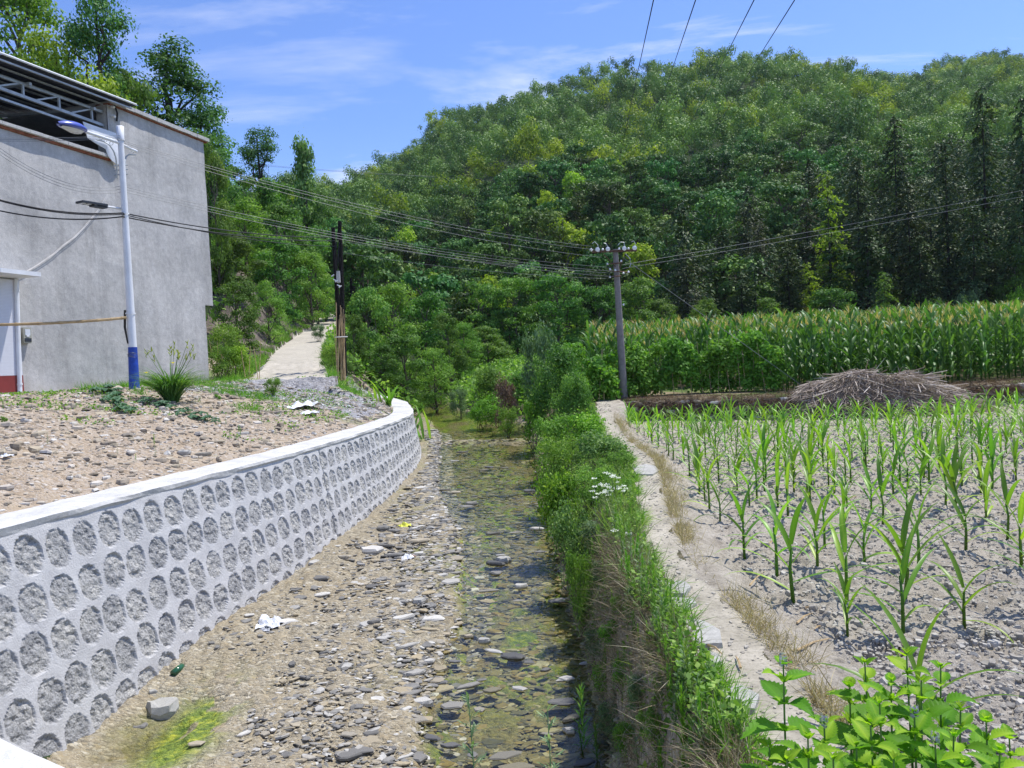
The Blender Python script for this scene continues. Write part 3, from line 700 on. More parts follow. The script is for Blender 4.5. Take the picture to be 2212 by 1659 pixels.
# steel trusses
mb = MB()
def beam(t0, z0, t1, z1, o, r=0.025):
    a, b = HB(t0, o, z0), HB(t1, o, z1); d = b - a; ln = np.linalg.norm(d); d /= ln
    u = nv_; v = np.cross(d, u); mb.box((a + b) / 2, (ln / 2, r, r), np.stack([d, u, v], 1))
for o in (-0.12, -2.9, -5.6):
    beam(3.27, 5.53, 9.8, 5.53, o, .022); beam(3.27, 5.72, 9.8, 5.72, o, .03); beam(3.27, 6.02, 9.8, 5.86, o, .025)
    t = 3.58
    while t < 9.6:
        beam(t, 5.75, t, 6.0, o, .02); beam(t + .03, 5.98, t + .55, 5.75, o, .016); t += .85
for t in (3.6, 5.2, 6.8, 8.4):
    a, b = HB(t, 0.0, 5.98), HB(t, -7.8, 6.55)
    d = b - a; ln = np.linalg.norm(d); d /= ln; u = wv; v = np.cross(d, u); mb.box((a + b) / 2, (ln / 2, .03, .03), np.stack([d, u, v], 1))
hp('steel_truss', mb, 'metal_grey')
mb = MB()
for k in range(20):
    o = 0.28 - k * .4; z = 6.03 + (0.12 - o) * .07
    a, b = HB(2.83, o, z + .16), HB(9.8, o, z - .02); d = b - a; ln = np.linalg.norm(d); d /= ln; u = nv_; v = np.cross(d, u)
    mb.box((a + b) / 2, (ln / 2, .02, .015), np.stack([d, u, v], 1))
hp('purlin', mb, 'metal_grey')
mb = MB(); V = []; nn = 120
for i in range(nn + 1):
    t = 2.78 + 6.95 * i / nn
    for o, in ((0.36,), (-8.1,)):
        V.append(HB(t, o, 6.07 + (0.12 - o) * .07 + (9.8 - t) * .026 + (0.018 if i % 2 else 0)))
idx = np.arange(len(V)).reshape(-1, 2); mb.add(V, np.stack([idx[:-1, 0], idx[1:, 0], idx[1:, 1], idx[:-1, 1]], -1))
V2 = [p + np.array([0, 0, .008]) for p in V]; mb.add(V2, np.stack([idx[:-1, 0], idx[:-1, 1], idx[1:, 1], idx[1:, 0]], -1))
hp('roof_sheet', mb, 'roof_sheet')
mb = MB(); a, b = HB(2.77, .37, 6.27), HB(9.8, .37, 6.09); mb.tube([a, b], .022, 6); hp('eave_trim', mb, 'white_paint')
# torn white board hanging in the opening
bp_ = [(815, 630), (980, 690), (1140, 745), (1180, 860), (1225, 1000), (1190, 1045), (1150, 1050), (1100, 1015), (1060, 960), (1040, 900), (950, 850), (860, 790), (840, 710)]
pp = [WP(x * .2197, y * .2197 + 124, 0.13) for x, y in bp_]
mb = MB(); c0 = np.mean(pp, 0) + nv_ * .03; V = [c0] + pp; mb.add(V, [[0, i, i % len(pp) + 1] for i in range(1, len(pp) + 1)])
V = [p - nv_ * .012 for p in V]; mb.add(V, [[0, i % len(pp) + 1, i] for i in range(1, len(pp) + 1)])
hp('torn_board', mb, 'white_paint')
# insulator brackets at the opening corner
mb = MB()
for (x, y) in ((1100, 485), (1110, 577)):
    p = WP(x * .2197, y * .2197 + 124, 0.05); mb.tube([p, p + nv_ * .06 + np.array([0, 0, -.02])], [.035, .03], 8)
hp('insulator', mb, 'porcelain')
mb = MB(); p = WP(247, 227, .04); q = WP(252, 262, .04); mb.tube([p, (p + q) / 2 + nv_ * .05, q], .02, 6); hp('cable_bundle', mb, 'black_cable')
# plinth, porch facade with tiles and dado
mb = MB(); hbox(mb, 3.3, 9.8, -0.02, 0.22, -0.9, -0.13); hp('plinth', mb, 'coping')
def tile_mat():
    m, t, b = mat_base('small_wall_tiles', 0.3, 0.5)
    co = coord(t, 'Object'); mp_ = t.nodes.new('ShaderNodeMapping'); mp_.inputs['Rotation'].default_value = (0, 0, math.atan2(wv[0], wv[1])); t.links.new(co, mp_.inputs[0])
    sx = t.nodes.new('ShaderNodeSeparateXYZ'); t.links.new(mp_.outputs[0], sx.inputs[0]); cb = t.nodes.new('ShaderNodeCombineXYZ'); t.links.new(sx.outputs[1], cb.inputs[0]); t.links.new(sx.outputs[2], cb.inputs[1])
    br = t.nodes.new('ShaderNodeTexBrick'); t.links.new(cb.outputs[0], br.inputs['Vector']); br.inputs['Scale'].default_value = 9; br.inputs['Color1'].default_value = (.66, .67, .72, 1); br.inputs['Color2'].default_value = (.62, .63, .68, 1)
    br.inputs['Mortar'].default_value = (.42, .38, .40, 1); br.inputs['Mortar Size'].default_value = .012
    t.links.new(br.outputs[0], b.inputs['Base Color']); return m
MT['tile'] = tile_mat()
MT['red_tile'] = simple('dark_red_tile', (0.22, 0.035, 0.03), 0.3, 0.5, var=0.12)
tporch = 5.86
mb = MB(); hbox(mb, tporch, 9.8, -.02, 0.05, 0.19, 2.02); hp('tiled_facade', mb, 'tile')
mb = MB(); hbox(mb, tporch, 9.8, -.02, 0.055, -.128, 0.187); hp('red_dado', mb, 'red_tile')
mb = MB(); hbox(mb, tporch - .05, 9.8, -.02, 0.6, 2.05, 2.13); hp('porch_roof', mb, 'white_paint')
mb = MB(); pt = [WP(-20, 582, .3), WP(28, 589, .12), WP(34, 594, .09), WP(35.5, 605, .08), WP(43, 846, .08)]; mb.tube(pt, .042, 10)
for yy in (626, 828): mb.tube([WP(35 + (yy - 600) * .033, yy, .08), WP(35 + (yy - 590) * .033, yy + 4, .08)], .05, 10)
hp('downpipe', mb, 'white_paint')
# meter box
mt_ = HB(5.10, .06, 1.02); MT['meter'] = simple('beige_meter_case', (0.36, 0.35, 0.28), 0.4, 0.5, var=0.12)
p0 = WP(51, 725, .0)
mb = MB(); mb.box(p0 + nv_ * .05, (.085, .05, .15), HR); mt = hp('meter_box', mb, 'meter')
mb = MB(); mb.box(p0 + nv_ * .104 + np.array([0, 0, .06]), (.055, .006, .06), HR); s_ = mb.build('display_cover', MT['glass_white'], mt)
mb = MB(); mb.box(p0 + nv_ * .108 + np.array([0, 0, -.01]), (.03, .004, .018), HR); mb.build('paper_tag', MT['white_paint'], mt)
mb = MB(); mb.box(p0 + nv_ * .104 + np.array([0, 0, -.09]), (.07, .008, .035), HR); mb.build('terminal_cover', MT['dark_void'], mt)
# cable tacked to the wall
for dx in (0, 3):
    mb = MB(); pts = [WP(x + dx, y, .03 + dx * .004) for x, y in ((42, 592), (58, 585), (75, 575), (95, 562), (118, 546), (135, 530), (160, 512), (180, 492), (198, 470), (213, 452), (229, 425))]
    mb.tube(pts, .0055, 5); hp('wall_cable', mb, 'white_cable')
# satellite dish and offcuts on the roof
dish = empty('satellite_dish', HB(2.0, -1.2, 6.25), 'faded orange satellite dish lying behind the roof edge of the grey house', 'satellite dish')
mb = MB(); V = [(0, 0, -.06)]; F = []
for i in range(1, 5):
    for k in range(20): V.append((i * .13 * math.cos(k * math.pi / 10), i * .13 * math.sin(k * math.pi / 10), -.06 + .09 * (i / 4) ** 2))
for k in range(20): F.append([0, 1 + k, 1 + (k + 1) % 20])
mb.add(V, F); F = [[1 + i * 20 + k, 1 + (i + 1) * 20 + k, 1 + (i + 1) * 20 + (k + 1) % 20, 1 + i * 20 + (k + 1) % 20] for i in range(3) for k in range(20)]
mb.f.setdefault(4, []).append(np.array(F)); MT['dish'] = simple('faded_orange_dish', (0.60, 0.36, 0.27), 0.5, 0.3, var=0.15)
o = mb.build('dish', MT['dish'], dish, smooth=True); o.rotation_euler = (rad(38), rad(12), 0.3); o.location = (0, 0, .28)
mb = MB(); mb.tube([(0, 0, 0), (0, 0, .25)], .025, 6); mb.tube([(.1, -.35, .1), (.12, -.45, .5)], .015, 5); mb.box((.12, -.45, .52), (.035, .035, .05)); mb.build('mount', MT['rust'], dish)
mb = MB(); a = HB(3.2, -.35, 6.3); mb.box(a + np.array([-.05, 0, .14]), (.03, .09, .2), Matrix.Rotation(rad(-32), 3, 'Y')); tag(mb.build('cement_board', MT['white_paint']), 'short white board propped at the roof corner of the grey house', 'board')

# ------------------------------------------------------------------ wires
def wire(name, pts, r, m, label, cat='wire', group=None, sag=0.0, n=24):
    pts = [np.asarray(p, float) for p in pts]; out = []
    for a, b in zip(pts[:-1], pts[1:]):
        for i in range(n):
            t = i / n; p = a + (b - a) * t; p = p - np.array([0, 0, sag * 4 * t * (1 - t)]); out.append(p)
    out.append(pts[-1]); mb = MB(); mb.tube(out, r, 5)
    return tag(mb.build(name, MT[m]), label, cat, group)

# ------------------------------------------------------------------ street lamp
def PL(px, py, D): return P(px, py, D * 14.8 / 16.6)
Lb = PL(290, 830, 16.6); lamp = empty('street_lamp', (Lb[0], Lb[1], Lb[2]), 'white street lamp post with blue painted foot and blue lamp head before the grey house', 'street lamp')
def lp_(name, mb, m, **k):
    for i in range(len(mb.v)): mb.v[i] = mb.v[i] - Lb
    return mb.build(name, MT[m], lamp, **k)
Lt = PL(259, 273, 16.6); Lm = PL(286.5, 750, 16.6)
mb = MB(); mb.tube([Lm, PL(272, 500, 16.6), Lt], [.078, .062, .052], 16, cap=False); mb.tube([Lt + [0, 0, -.28], Lt + [0, 0, 0.0], Lt + [0, 0, .01]], [.06, .07, .02], 16, cap=False)
for yy in (303, 462, 678): 
    q = Lb + (Lt - Lb) * (830 - yy) / 557; mb.tube([q, q + [0, 0, .03]], [.07 + (yy - 300) * .00006] * 2, 16, cap=False)
lp_('pole', mb, 'white_paint', smooth=True)
mb = MB(); mb.tube([Lb - [0, 0, .25], Lb, Lm], [.095, .095, .082], 16, cap=False); fo = lp_('painted_foot', mb, 'blue_paint', smooth=True)
mb = MB()
for k in range(5):
    q = Lb + (Lt - Lb) * (830 - 770 + k * 1.8) / 557; an = np.arange(17) * math.pi / 8
    mb.tube([q + [.088 * math.cos(a), .088 * math.sin(a), .015 * math.sin(a * 2 + k)] for a in an], .004, 4, cap=False)
lp_('wire_binding', mb, 'wire')
La = PL(253, 306, 16.55); Lh = PL(184, 284, 15.7); Lp = PL(125, 266, 14.9)
mb = MB(); mb.tube([PL(259, 309, 16.6), Lh], .03, 10); lp_('lamp_arm', mb, 'white_paint')
d = (Lp - Lh); ln = np.linalg.norm(d); d /= ln
mb = MB(); mb2 = MB(); ax = np.array([0, 0, 1.0]); u = np.cross(d, ax); u /= np.linalg.norm(u); v = np.cross(u, d)
ring = []
for i in range(13):
    t = i / 12; wdt = .04 + .13 * math.sin(math.pi * min(1, t * 1.05)) ** .7 if t < .97 else .02
    ht = .03 + .075 * math.sin(math.pi * min(1, t * 1.02)) ** .8
    c = Lh + d * ln * t
    ring.append([c + u * wdt * math.cos(a) + v * ht * (math.sin(a) if math.sin(a) > 0 else .35 * math.sin(a)) for a in np.arange(16) * math.pi / 8])
V = np.array(ring).reshape(-1, 3); F = [[i * 16 + k, i * 16 + (k + 1) % 16, (i + 1) * 16 + (k + 1) % 16, (i + 1) * 16 + k] for i in range(12) for k in range(16)]
mb.add(V, F); hd = lp_('lamp_head', mb, 'blue_plastic', smooth=True)
V = []; 
for i in range(2, 12):
    t = i / 12; c = Lh + d * ln * t - v * .03; wdt = .10 * math.sin(math.pi * t) ** .6
    V += [c + u * wdt - v * .0, c - v * (.075 * math.sin(math.pi * t)), c - u * wdt]
idx = np.arange(30).reshape(10, 3); mb2.add(V, np.stack([idx[:-1, :-1], idx[:-1, 1:], idx[1:, 1:], idx[1:, :-1]], -1).reshape(-1, 4))
for i in range(len(mb2.v)): mb2.v[i] = mb2.v[i] - Lb
mb2.build('lens', MT['glass_white'], hd, smooth=True)
mb = MB(); mb.tube([PL(261, 312, 16.6), PL(295, 327, 17.1)], .028, 10); lp_('stub_arm', mb, 'white_paint')
def zc(x, y): return (x * .2197, y * .2197 + 124)
def bez(pl, D0, D1):
    n = len(pl); ts = np.linspace(0, n - 1, 18); xs = np.interp(ts, range(n), [p[0] for p in pl]); ys = np.interp(ts, range(n), [p[1] for p in pl])
    return [PL(*zc(x, y), D0 + (D1 - D0) * i / 17) for i, (x, y) in enumerate(zip(xs, ys))]
mb = MB()
mb.tube(bez([(1150, 1190), (1148, 1080), (1140, 990), (1118, 920), (1075, 860), (1020, 825), (950, 810)], 16.55, 16.1), .014, 6)
mb.tube(bez([(1232, 1188), (1228, 1100), (1230, 1020), (1240, 975), (1268, 955), (1335, 957)], 16.65, 17.0), .014, 6)
for (x, y, r, D) in ((993, 801, .022, 16.25), (1037, 817, .026, 16.35), (1094, 846, .035, 16.45), (1301, 932, .022, 16.9)):
    c = PL(*zc(x, y), D); mb.tube([c + Rv * r * math.cos(a) + Uv * r * math.sin(a) for a in np.arange(13) * math.pi / 6], .005, 4, cap=False)
for y in (1058, 1102, 1148): 
    mb.tube([PL(*zc(1120, y + 10), 16.55), PL(*zc(1257, y), 16.7)], .012, 5)
lp_('scroll_bracket', mb, 'metal_grey')
mb = MB(); mb.tube([PL(*zc(1185, 1487), 16.6), PL(*zc(1025, 1462), 16.2)], .02, 8); lp_('panel_arm', mb, 'white_paint')
a, b = PL(*zc(1025, 1460), 16.2), PL(*zc(780, 1420), 15.7); d = b - a; ln = np.linalg.norm(d); d /= ln; u = np.cross(d, [0, 0, 1.]); u /= np.linalg.norm(u); v = np.cross(u, d)
mb = MB(); mb.box((a + b) / 2, (ln / 2, .11, .018), np.stack([d, u, v], 1)); mb.box(a + d * .12 + v * -.02, (.14, .07, .03), np.stack([d, u, v], 1)); pn = lp_('led_panel', mb, 'dark_void')
mb = MB(); 
for k in range(3): mb.box(a + d * (.45 + k * .22) * ln - v * .022, (.06 * ln, .07, .004), np.stack([d, u, v], 1))
for i in range(len(mb.v)): mb.v[i] = mb.v[i] - Lb
mb.build('led_lens', MT['glass_white'], pn)
mb = MB(); mb.tube([PL(*zc(0, 0), 1)] * 2, .0001, 3) if False else None
a = PL(270, 670, 16.55); b = PL(276, 742, 16.52); mb.tube([a, (a + b) / 2 + [-.03, 0, 0], b], [.02, .022, .012], 6); lp_('tied_stick', mb, 'bark_dark')
# bamboo rail
mb = MB(); pts = [PL(-60, 702, 15.6), PL(20, 701, 15.7), PL(100, 698.5, 15.85), PL(180, 694, 16.1), PL(235, 690, 16.3), PL(273, 686, 16.48)]
T = np.linspace(0, 5, 60); Q = np.stack([np.interp(T, range(6), [p[k] for p in pts]) for k in range(3)], 1)
mb.tube(Q, [.026 + (.005 if i % 7 == 0 else 0) for i in range(60)], 8); tag(mb.build('bamboo_rail', MT['bamboo']), 'long horizontal bamboo drying rail tied to the street lamp post', 'bamboo pole')

# ------------------------------------------------------------------ concrete utility pole
Ub = P(1348, 864, 22.5); ut = empty('utility_pole', Ub, 'round grey concrete utility pole with crossarm and white insulators beside the footpath', 'utility pole')
def up_(name, mb, m, **k):
    for i in range(len(mb.v)): mb.v[i] = mb.v[i] - Ub
    return mb.build(name, MT[m], ut, **k)
def zp4(x, y): return (2250 + x * .452) * .54 , (900 + y * .452) * .54
Ut = P(*zp4(468, 215), 22.5)
mb = MB(); mb.tube([Ub - [0, 0, .3], Ub, (Ub + Ut) / 2, Ut], [.125, .124, .10, .078], 16); up_('pole', mb, 'concrete_pole', smooth=True)
mb = MB()
ca, cb_ = P(*zp4(262, 238), 22.42), P(*zp4(655, 225), 22.42); d = cb_ - ca; ln = np.linalg.norm(d); d /= ln
u = np.cross(d, [0, 0, 1.]); v = np.cross(u, d); mb.box((ca + cb_) / 2, (ln / 2, .03, .03), np.stack([d, u, v], 1))
for (x0, y0, x1, y1) in ((360, 250, 470, 370), (560, 250, 505, 390)): mb.tube([P(*zp4(x0, y0), 22.4), P(*zp4(x1, y1), 22.42)], .012, 5)
for (x0, y0, x1, y1) in ((390, 348, 520, 335), (405, 405, 600, 420), (410, 458, 520, 450)): mb.tube([P(*zp4(x0, y0), 22.35), P(*zp4(x1, y1), 22.4)], .02, 5)
up_('crossarm', mb, 'rust')
for (x, y, s) in ((265, 228, 1.0), (313, 220, 1.25), (404, 215, 1.2), (549, 210, 1.2), (640, 205, 1.25)):
    mb = MB(); c = P(*zp4(x, y), 22.33); an = np.arange(6) / 5.
    ax = np.array([-.25, -.95, .05]); ax /= np.linalg.norm(ax)
    if s == 1.0: ax = np.array([-.7, -.2, .6])
    for k in range(2): mb.tube([c + ax * (k * .05), c + ax * (k * .05 + .02), c + ax * (k * .05 + .035)], [.03, .052 * s, .03], 12)
    up_('insulator', mb, 'porcelain', smooth=False)
for (x, y) in ((357, 215), (502, 210), (585, 207), (398, 345), (422, 392), (520, 318), (540, 425), (585, 415), (420, 460), (468, 400)):
    mb = MB(); c = P(*zp4(x, y), 22.36); mb.tube([c - [0, 0, .03], c, c + [0, 0, .03]], [.035, .03, .018], 8); up_('insulator', mb, 'porcelain', smooth=True)
for pl in ([(262, 165), (285, 148), (312, 175), (325, 240)], [(365, 160), (385, 165), (402, 195), (410, 225)], [(490, 180), (515, 150), (545, 155), (550, 205)], [(610, 150), (630, 140), (645, 165), (642, 205)], [(560, 255), (600, 300), (605, 345), (595, 370)]):
    mb = MB(); mb.tube([P(*zp4(*q), 22.3) for q in pl], .010, 5); up_('jumper', mb, 'metal_grey')
mb = MB(); q = P(*zp4(538, 712), 22.35); mb.tube([q, q + [0.02, 0, .05]], [.03, .02], 8); up_('insulator', mb, 'porcelain')

# black timber poles with bamboo stakes
for k, (x0, y0, x1, y1, r0, nm) in enumerate(((733.5, 478, 744, 812, .085, 'taller'), (720, 492, 738, 812, .08, 'shorter'))):
    b = P(x1, y1, 22.6 + k * .15); t = P(x0, y0, 22.6 + k * .15)
    mb = MB(); n = 14; mb.tube([b + (t - b) * i / n + np.array([random.uniform(-.01, .01), 0, 0]) for i in range(n + 1)], [r0 * (1 - .3 * i / n) for i in range(n + 1)], 10)
    ro = empty('timber_pole', b, f'black tarred timber pole, {nm} of the pair by the concrete lane', 'utility pole', 'black timber poles by the lane')
    for i in range(len(mb.v)): mb.v[i] = mb.v[i] - b
    mb.build('pole', MT['tarred'], ro)
    if k == 1:
        mb = MB(); c = P(731, 598, 22.5); mb.box(c, (.05, .05, .17)); mb.v[0] = mb.v[0] - b; mb.build('junction_box', MT['coping'], ro)
        mb = MB()
        for j in range(5): c = P(716 + j * 4, 597 + j * 6, 22.45); mb.tube([c, c + [.08, 0, .05 * (-1) ** j]], .018, 5)
        for i in range(len(mb.v)): mb.v[i] = mb.v[i] - b
        mb.build('cable_clamp', MT['porcelain'], ro)
        mb = MB()
        for j in range(6): mb.tube([P(721 + random.uniform(0, 12), 500 + j * 8, 22.4), P(721 + random.uniform(0, 12), 540 + j * 10, 22.4)], .012, 5)
        for i in range(len(mb.v)): mb.v[i] = mb.v[i] - b
        mb.build('cable_coil', MT['black_cable'], ro)
for k, (x, y) in enumerate(((758, 600), (764, 618))):
    b = P(x + 2, 690, 46); t = P(x, y, 46); mb = MB(); mb.tube([b, t], [.11, .08], 6); tag(mb.build('timber_pole', MT['tarred']), ('taller' if k == 0 else 'shorter') + ' black pole of the distant pair above the lane bend', 'utility pole', 'distant black poles above the lane bend')
mb = MB()
sb = P(738, 818, 22.0)
sroot = empty('bamboo_stakes', sb, 'bundle of dry bamboo stakes tied round the black timber poles', 'bamboo stakes')
for k in range(17):
    x = random.uniform(724, 748); y1 = random.uniform(650, 735); mb.tube([P(x, 822, 22.1 + random.uniform(-.25, .25)) , P(x + random.uniform(-9, 9), y1, 22.2 + random.uniform(-.2, .2))], [.016, .009], 5)
for i in range(len(mb.v)): mb.v[i] = mb.v[i] - sb
mb.build('stakes', MT['bamboo'], sroot)
mb = MB(); c = P(737, 728, 22.05); mb.tube([c + [.18 * math.cos(a), .14 * math.sin(a), 0] for a in np.arange(13) * math.pi / 6], .014, 5); mb.v[0] = mb.v[0] - sb; mb.build('tie', MT['white_cable'], sroot)

# wires between them
LT = P(262, 305, 14.8)
TH = ('upper', 'middle', 'lower')
for k, (x0, y0, x1, y1, sg) in enumerate(((261, 303, 1278, 532, .75), (261, 307, 1290, 540, .8), (262, 312, 1300, 556, .85))):
    wire('overhead_wire', [P(x0, y0, 14.8), P(x1, y1, 22.3)], .0042, 'wire', f'{TH[k]} of three thin grey wires sagging from the street lamp top to the concrete pole', 'wire', 'wires from the lamp top to the concrete pole', sag=sg * .35)
for k, (x0, y0, x1, y1) in enumerate(((0, 296, 259, 293), (0, 299, 259, 296), (0, 303, 259, 299))):
    wire('overhead_wire', [P(x0 - 80, y0, 13.6), P(x1, y1, 14.7)], .0042, 'wire', f'{TH[k]} of three thin grey wires running left from the top of the street lamp', 'wire', 'wires running left from the lamp top', sag=.03)
for k, (pa, pb, pc) in enumerate((((0, 320), (262, 402), (1325, 586)), ((0, 327), (264, 408), (1318, 590)), ((0, 334), (266, 414), (1330, 598)))):
    wire('overhead_wire', [P(pa[0], pa[1], 12.8), P(pb[0], pb[1], 14.8), P(pc[0], pc[1], 22.35)], .004, 'wire', f'{TH[k]} of three thin wires slanting across the house wall past the lamp', 'wire', 'slanting wires crossing the house wall', sag=.25)
for k, (pa, pb, pc, r) in enumerate((((0, 420), (265, 460), (722, 512), .013), ((0, 447), (265, 468), (722, 520), .013), ((0, 422), (265, 463), (722, 532), .009))):
    wire('black_cable', [P(pa[0] - 60, pa[1] - 6, 13.6), P(pb[0], pb[1], 14.7), P(pc[0], pc[1], 22.6)], r, 'black_cable', f'{("upper", "lower", "thinnest")[k]} black cable slung from the left past the lamp to the black poles', 'cable', 'black cables slung to the black timber poles', sag=.14)
for k, (pa, pb) in enumerate((((733, 500), (1322, 578)), ((733, 520), (1322, 590)), ((735, 545), (1310, 602)))):
    wire('overhead_wire', [P(*pa, 22.6), P(*pb, 22.4)], .004, 'wire', f'{TH[k]} of three thin wires strung between the black timber poles and the concrete pole', 'wire', 'wires between the timber poles and the concrete pole', sag=.12)
for (pa, pb, s) in (((1345, 572), (2300, 392), 'upper'), ((1345, 580), (2300, 406), 'lower')):
    wire('overhead_wire', [P(*pa, 22.5), P(*pb, 30)], .0055, 'wire', f'{s} of two thin wires rising from the concrete pole to the right', 'wire', 'pair of wires rising to the right', sag=.08)
wire('guy_wire', [P(1345, 556, 22.4), PZ(1742, 840, -1.2)], .007, 'wire', 'taut guy wire slanting from the concrete pole top down to the terrace', 'wire')
for k, (a, b, c, nm) in enumerate((((1428, -75), (1376, 164), (1318, 440), 'first'), ((1528, -75), (1452, 150), (1352, 440), 'second'), ((1667, -75), (1561, 134), (1397, 447), 'third'), ((1764, -75), (1629, 139), (1452, 440), 'fourth'))):
    wire('power_line', [P(*a, 22), P(*b, 60), P(*c, 165)], .022, 'black_cable', f'{nm} from the left of the four dark power lines crossing the sky', 'power line', 'four power lines over the hill', sag=0.0)
for k in range(2):
    wire('power_line', [P(500, 350 + k * 2, 120), P(1600, 385 + k * 2, 150)], .02, 'wire', ('upper' if k == 0 else 'lower') + ' faint distant wire crossing low in front of the hill', 'power line', 'faint distant pair of wires', sag=1.5)
# ------------------------------------------------------------------ plant building blocks
def unit(a): return a / (np.linalg.norm(a, axis=-1, keepdims=True) + 1e-9)
def cards(mb, c, nrm, size, v, aspect=0.6, fold=0.25, rng=RNG, along=None):
    """one folded, pointed leaf-shaped quad per point"""
    n = len(c); t = unit(rng.normal(size=(n, 3)) if along is None else along + rng.normal(size=(n, 3)) * .25)
    nrm = unit(nrm); t = unit(t - nrm * np.sum(t * nrm, 1, keepdims=True)); b = np.cross(nrm, t)
    s = np.broadcast_to(size, (n,))[:, None]; w = s * aspect
    p0 = c - t * s * .5; p2 = c + t * s * .5 - nrm * s * fold * .5; p1 = c + b * w * .5 - nrm * s * fold * .25 - t * s * .06; p3 = c - b * w * .5 - nrm * s * fold * .25 - t * s * .06
    mb.add(np.stack([p0, p1, p2, p3], 1).reshape(-1, 3), np.arange(4 * n).reshape(n, 4), np.repeat(np.broadcast_to(v, (n,)), 4))
def lobe_leaves(mb, lobes, n, size, rng, up=0.35, rnd=0.42, aspect=0.6, flat=1.0, jitter=.25, vbias=0.0, vr=.6):
    L_ = np.array(lobes, float); wgt = L_[:, 3] ** 2; k = rng.choice(len(L_), n, p=wgt / wgt.sum())
    d = unit(rng.normal(size=(n, 3))); d[:, 2] = np.where((d[:, 2] < -.15) & (rng.random(n) < .7), -d[:, 2], d[:, 2])
    r = L_[k, 3] * (1.18 * rng.random(n) ** .42 - np.abs(rng.normal(size=n)) * jitter * .2)
    c = L_[k, :3] + d * r[:, None] * np.array([1, 1, flat])
    lr = rng.random(len(L_))
    v = np.clip(rng.random(n) * vr + lr[k] * .4 + vbias, 0, 1)
    cards(mb, c, d + rng.normal(size=(n, 3)) * rnd + [0, 0, up], size * rng.uniform(.7, 1.3, n), v, aspect, rng=rng)
def limb(mb, a, b, r0, r1, rng, n=5, wob=.06):
    a, b = np.array(a, float), np.array(b, float); ln = np.linalg.norm(b - a)
    pts = [a + (b - a) * i / n + (rng.normal(size=3) * ln * wob * (0 if i in (0, n) else 1)) for i in range(n + 1)]
    mb.tube(pts, [r0 + (r1 - r0) * i / n for i in range(n + 1)], 6)
def broad_tree(seed, h, rx, nl, size, mat, nleaf, base=.32, kind='round', bark='bark', up=.2, vb=0.0):
    rng = np.random.default_rng(seed); lobes = []; nl = int(nl * 1.9)
    for i in range(nl):
        if kind == 'round':
            z = rng.uniform(base, .93); rad_ = rx * math.sqrt(max(.05, 1 - ((z - base - .22) / .62) ** 2)) * .82
        elif kind == 'spire':
            z = rng.uniform(base, .97); rad_ = rx * (1.06 - z) / (1.06 - base) * .95
        elif kind == 'tall':
            z = rng.uniform(base, .96); rad_ = rx * math.sin(math.pi * (.18 + .8 * (1 - z) / (1 - base)) * .62) * .95
        a = rng.uniform(0, 2 * math.pi); q = rad_ * math.sqrt(rng.uniform(.15, 1))
        lr = rx * rng.uniform(.17, .36) * (1.0 if kind == 'round' else 1.25)
        lobes.append((q * math.cos(a), q * math.sin(a), z * h, lr))
    mb = MB(); lobe_leaves(mb, lobes, nleaf, size, rng, up=up, flat=.62 if kind != 'tall' else .8, vbias=vb)
    # loose outer sprays break the outline
    k = int(nleaf * .14); idx = rng.integers(0, nl, k); L_ = np.array(lobes); d = unit(rng.normal(size=(k, 3)))
    cards(mb, L_[idx, :3] + d * (L_[idx, 3] * rng.uniform(1.0, 1.35, k))[:, None] * [1, 1, .8], d + rng.normal(size=(k, 3)) * .6, size * rng.uniform(.6, 1.1, k), rng.random(k), rng=rng)
    crown = mb.build('crown', MT[mat], link=False)
    mb = MB(); top = h * (.72 if kind == 'round' else .95); r0 = .018 * h + .03
    pts = [(rng.normal() * .006 * h, rng.normal() * .006 * h, -.3 + (top + .3) * i / 6) for i in range(7)]
    mb.tube(pts, [r0 * (1 - .8 * i / 6) for i in range(7)], 7)
    for l in sorted(lobes, key=lambda q: -q[3])[:min(nl, 16)]:
        z0 = max(base * h * .7, l[2] - h * .22); limb(mb, (0, 0, z0), (l[0], l[1], l[2]), r0 * .4, r0 * .1, rng)
    trunk = mb.build('trunk', MT[bark], link=False)
    return [('trunk', trunk), ('crown', crown)], h, rx
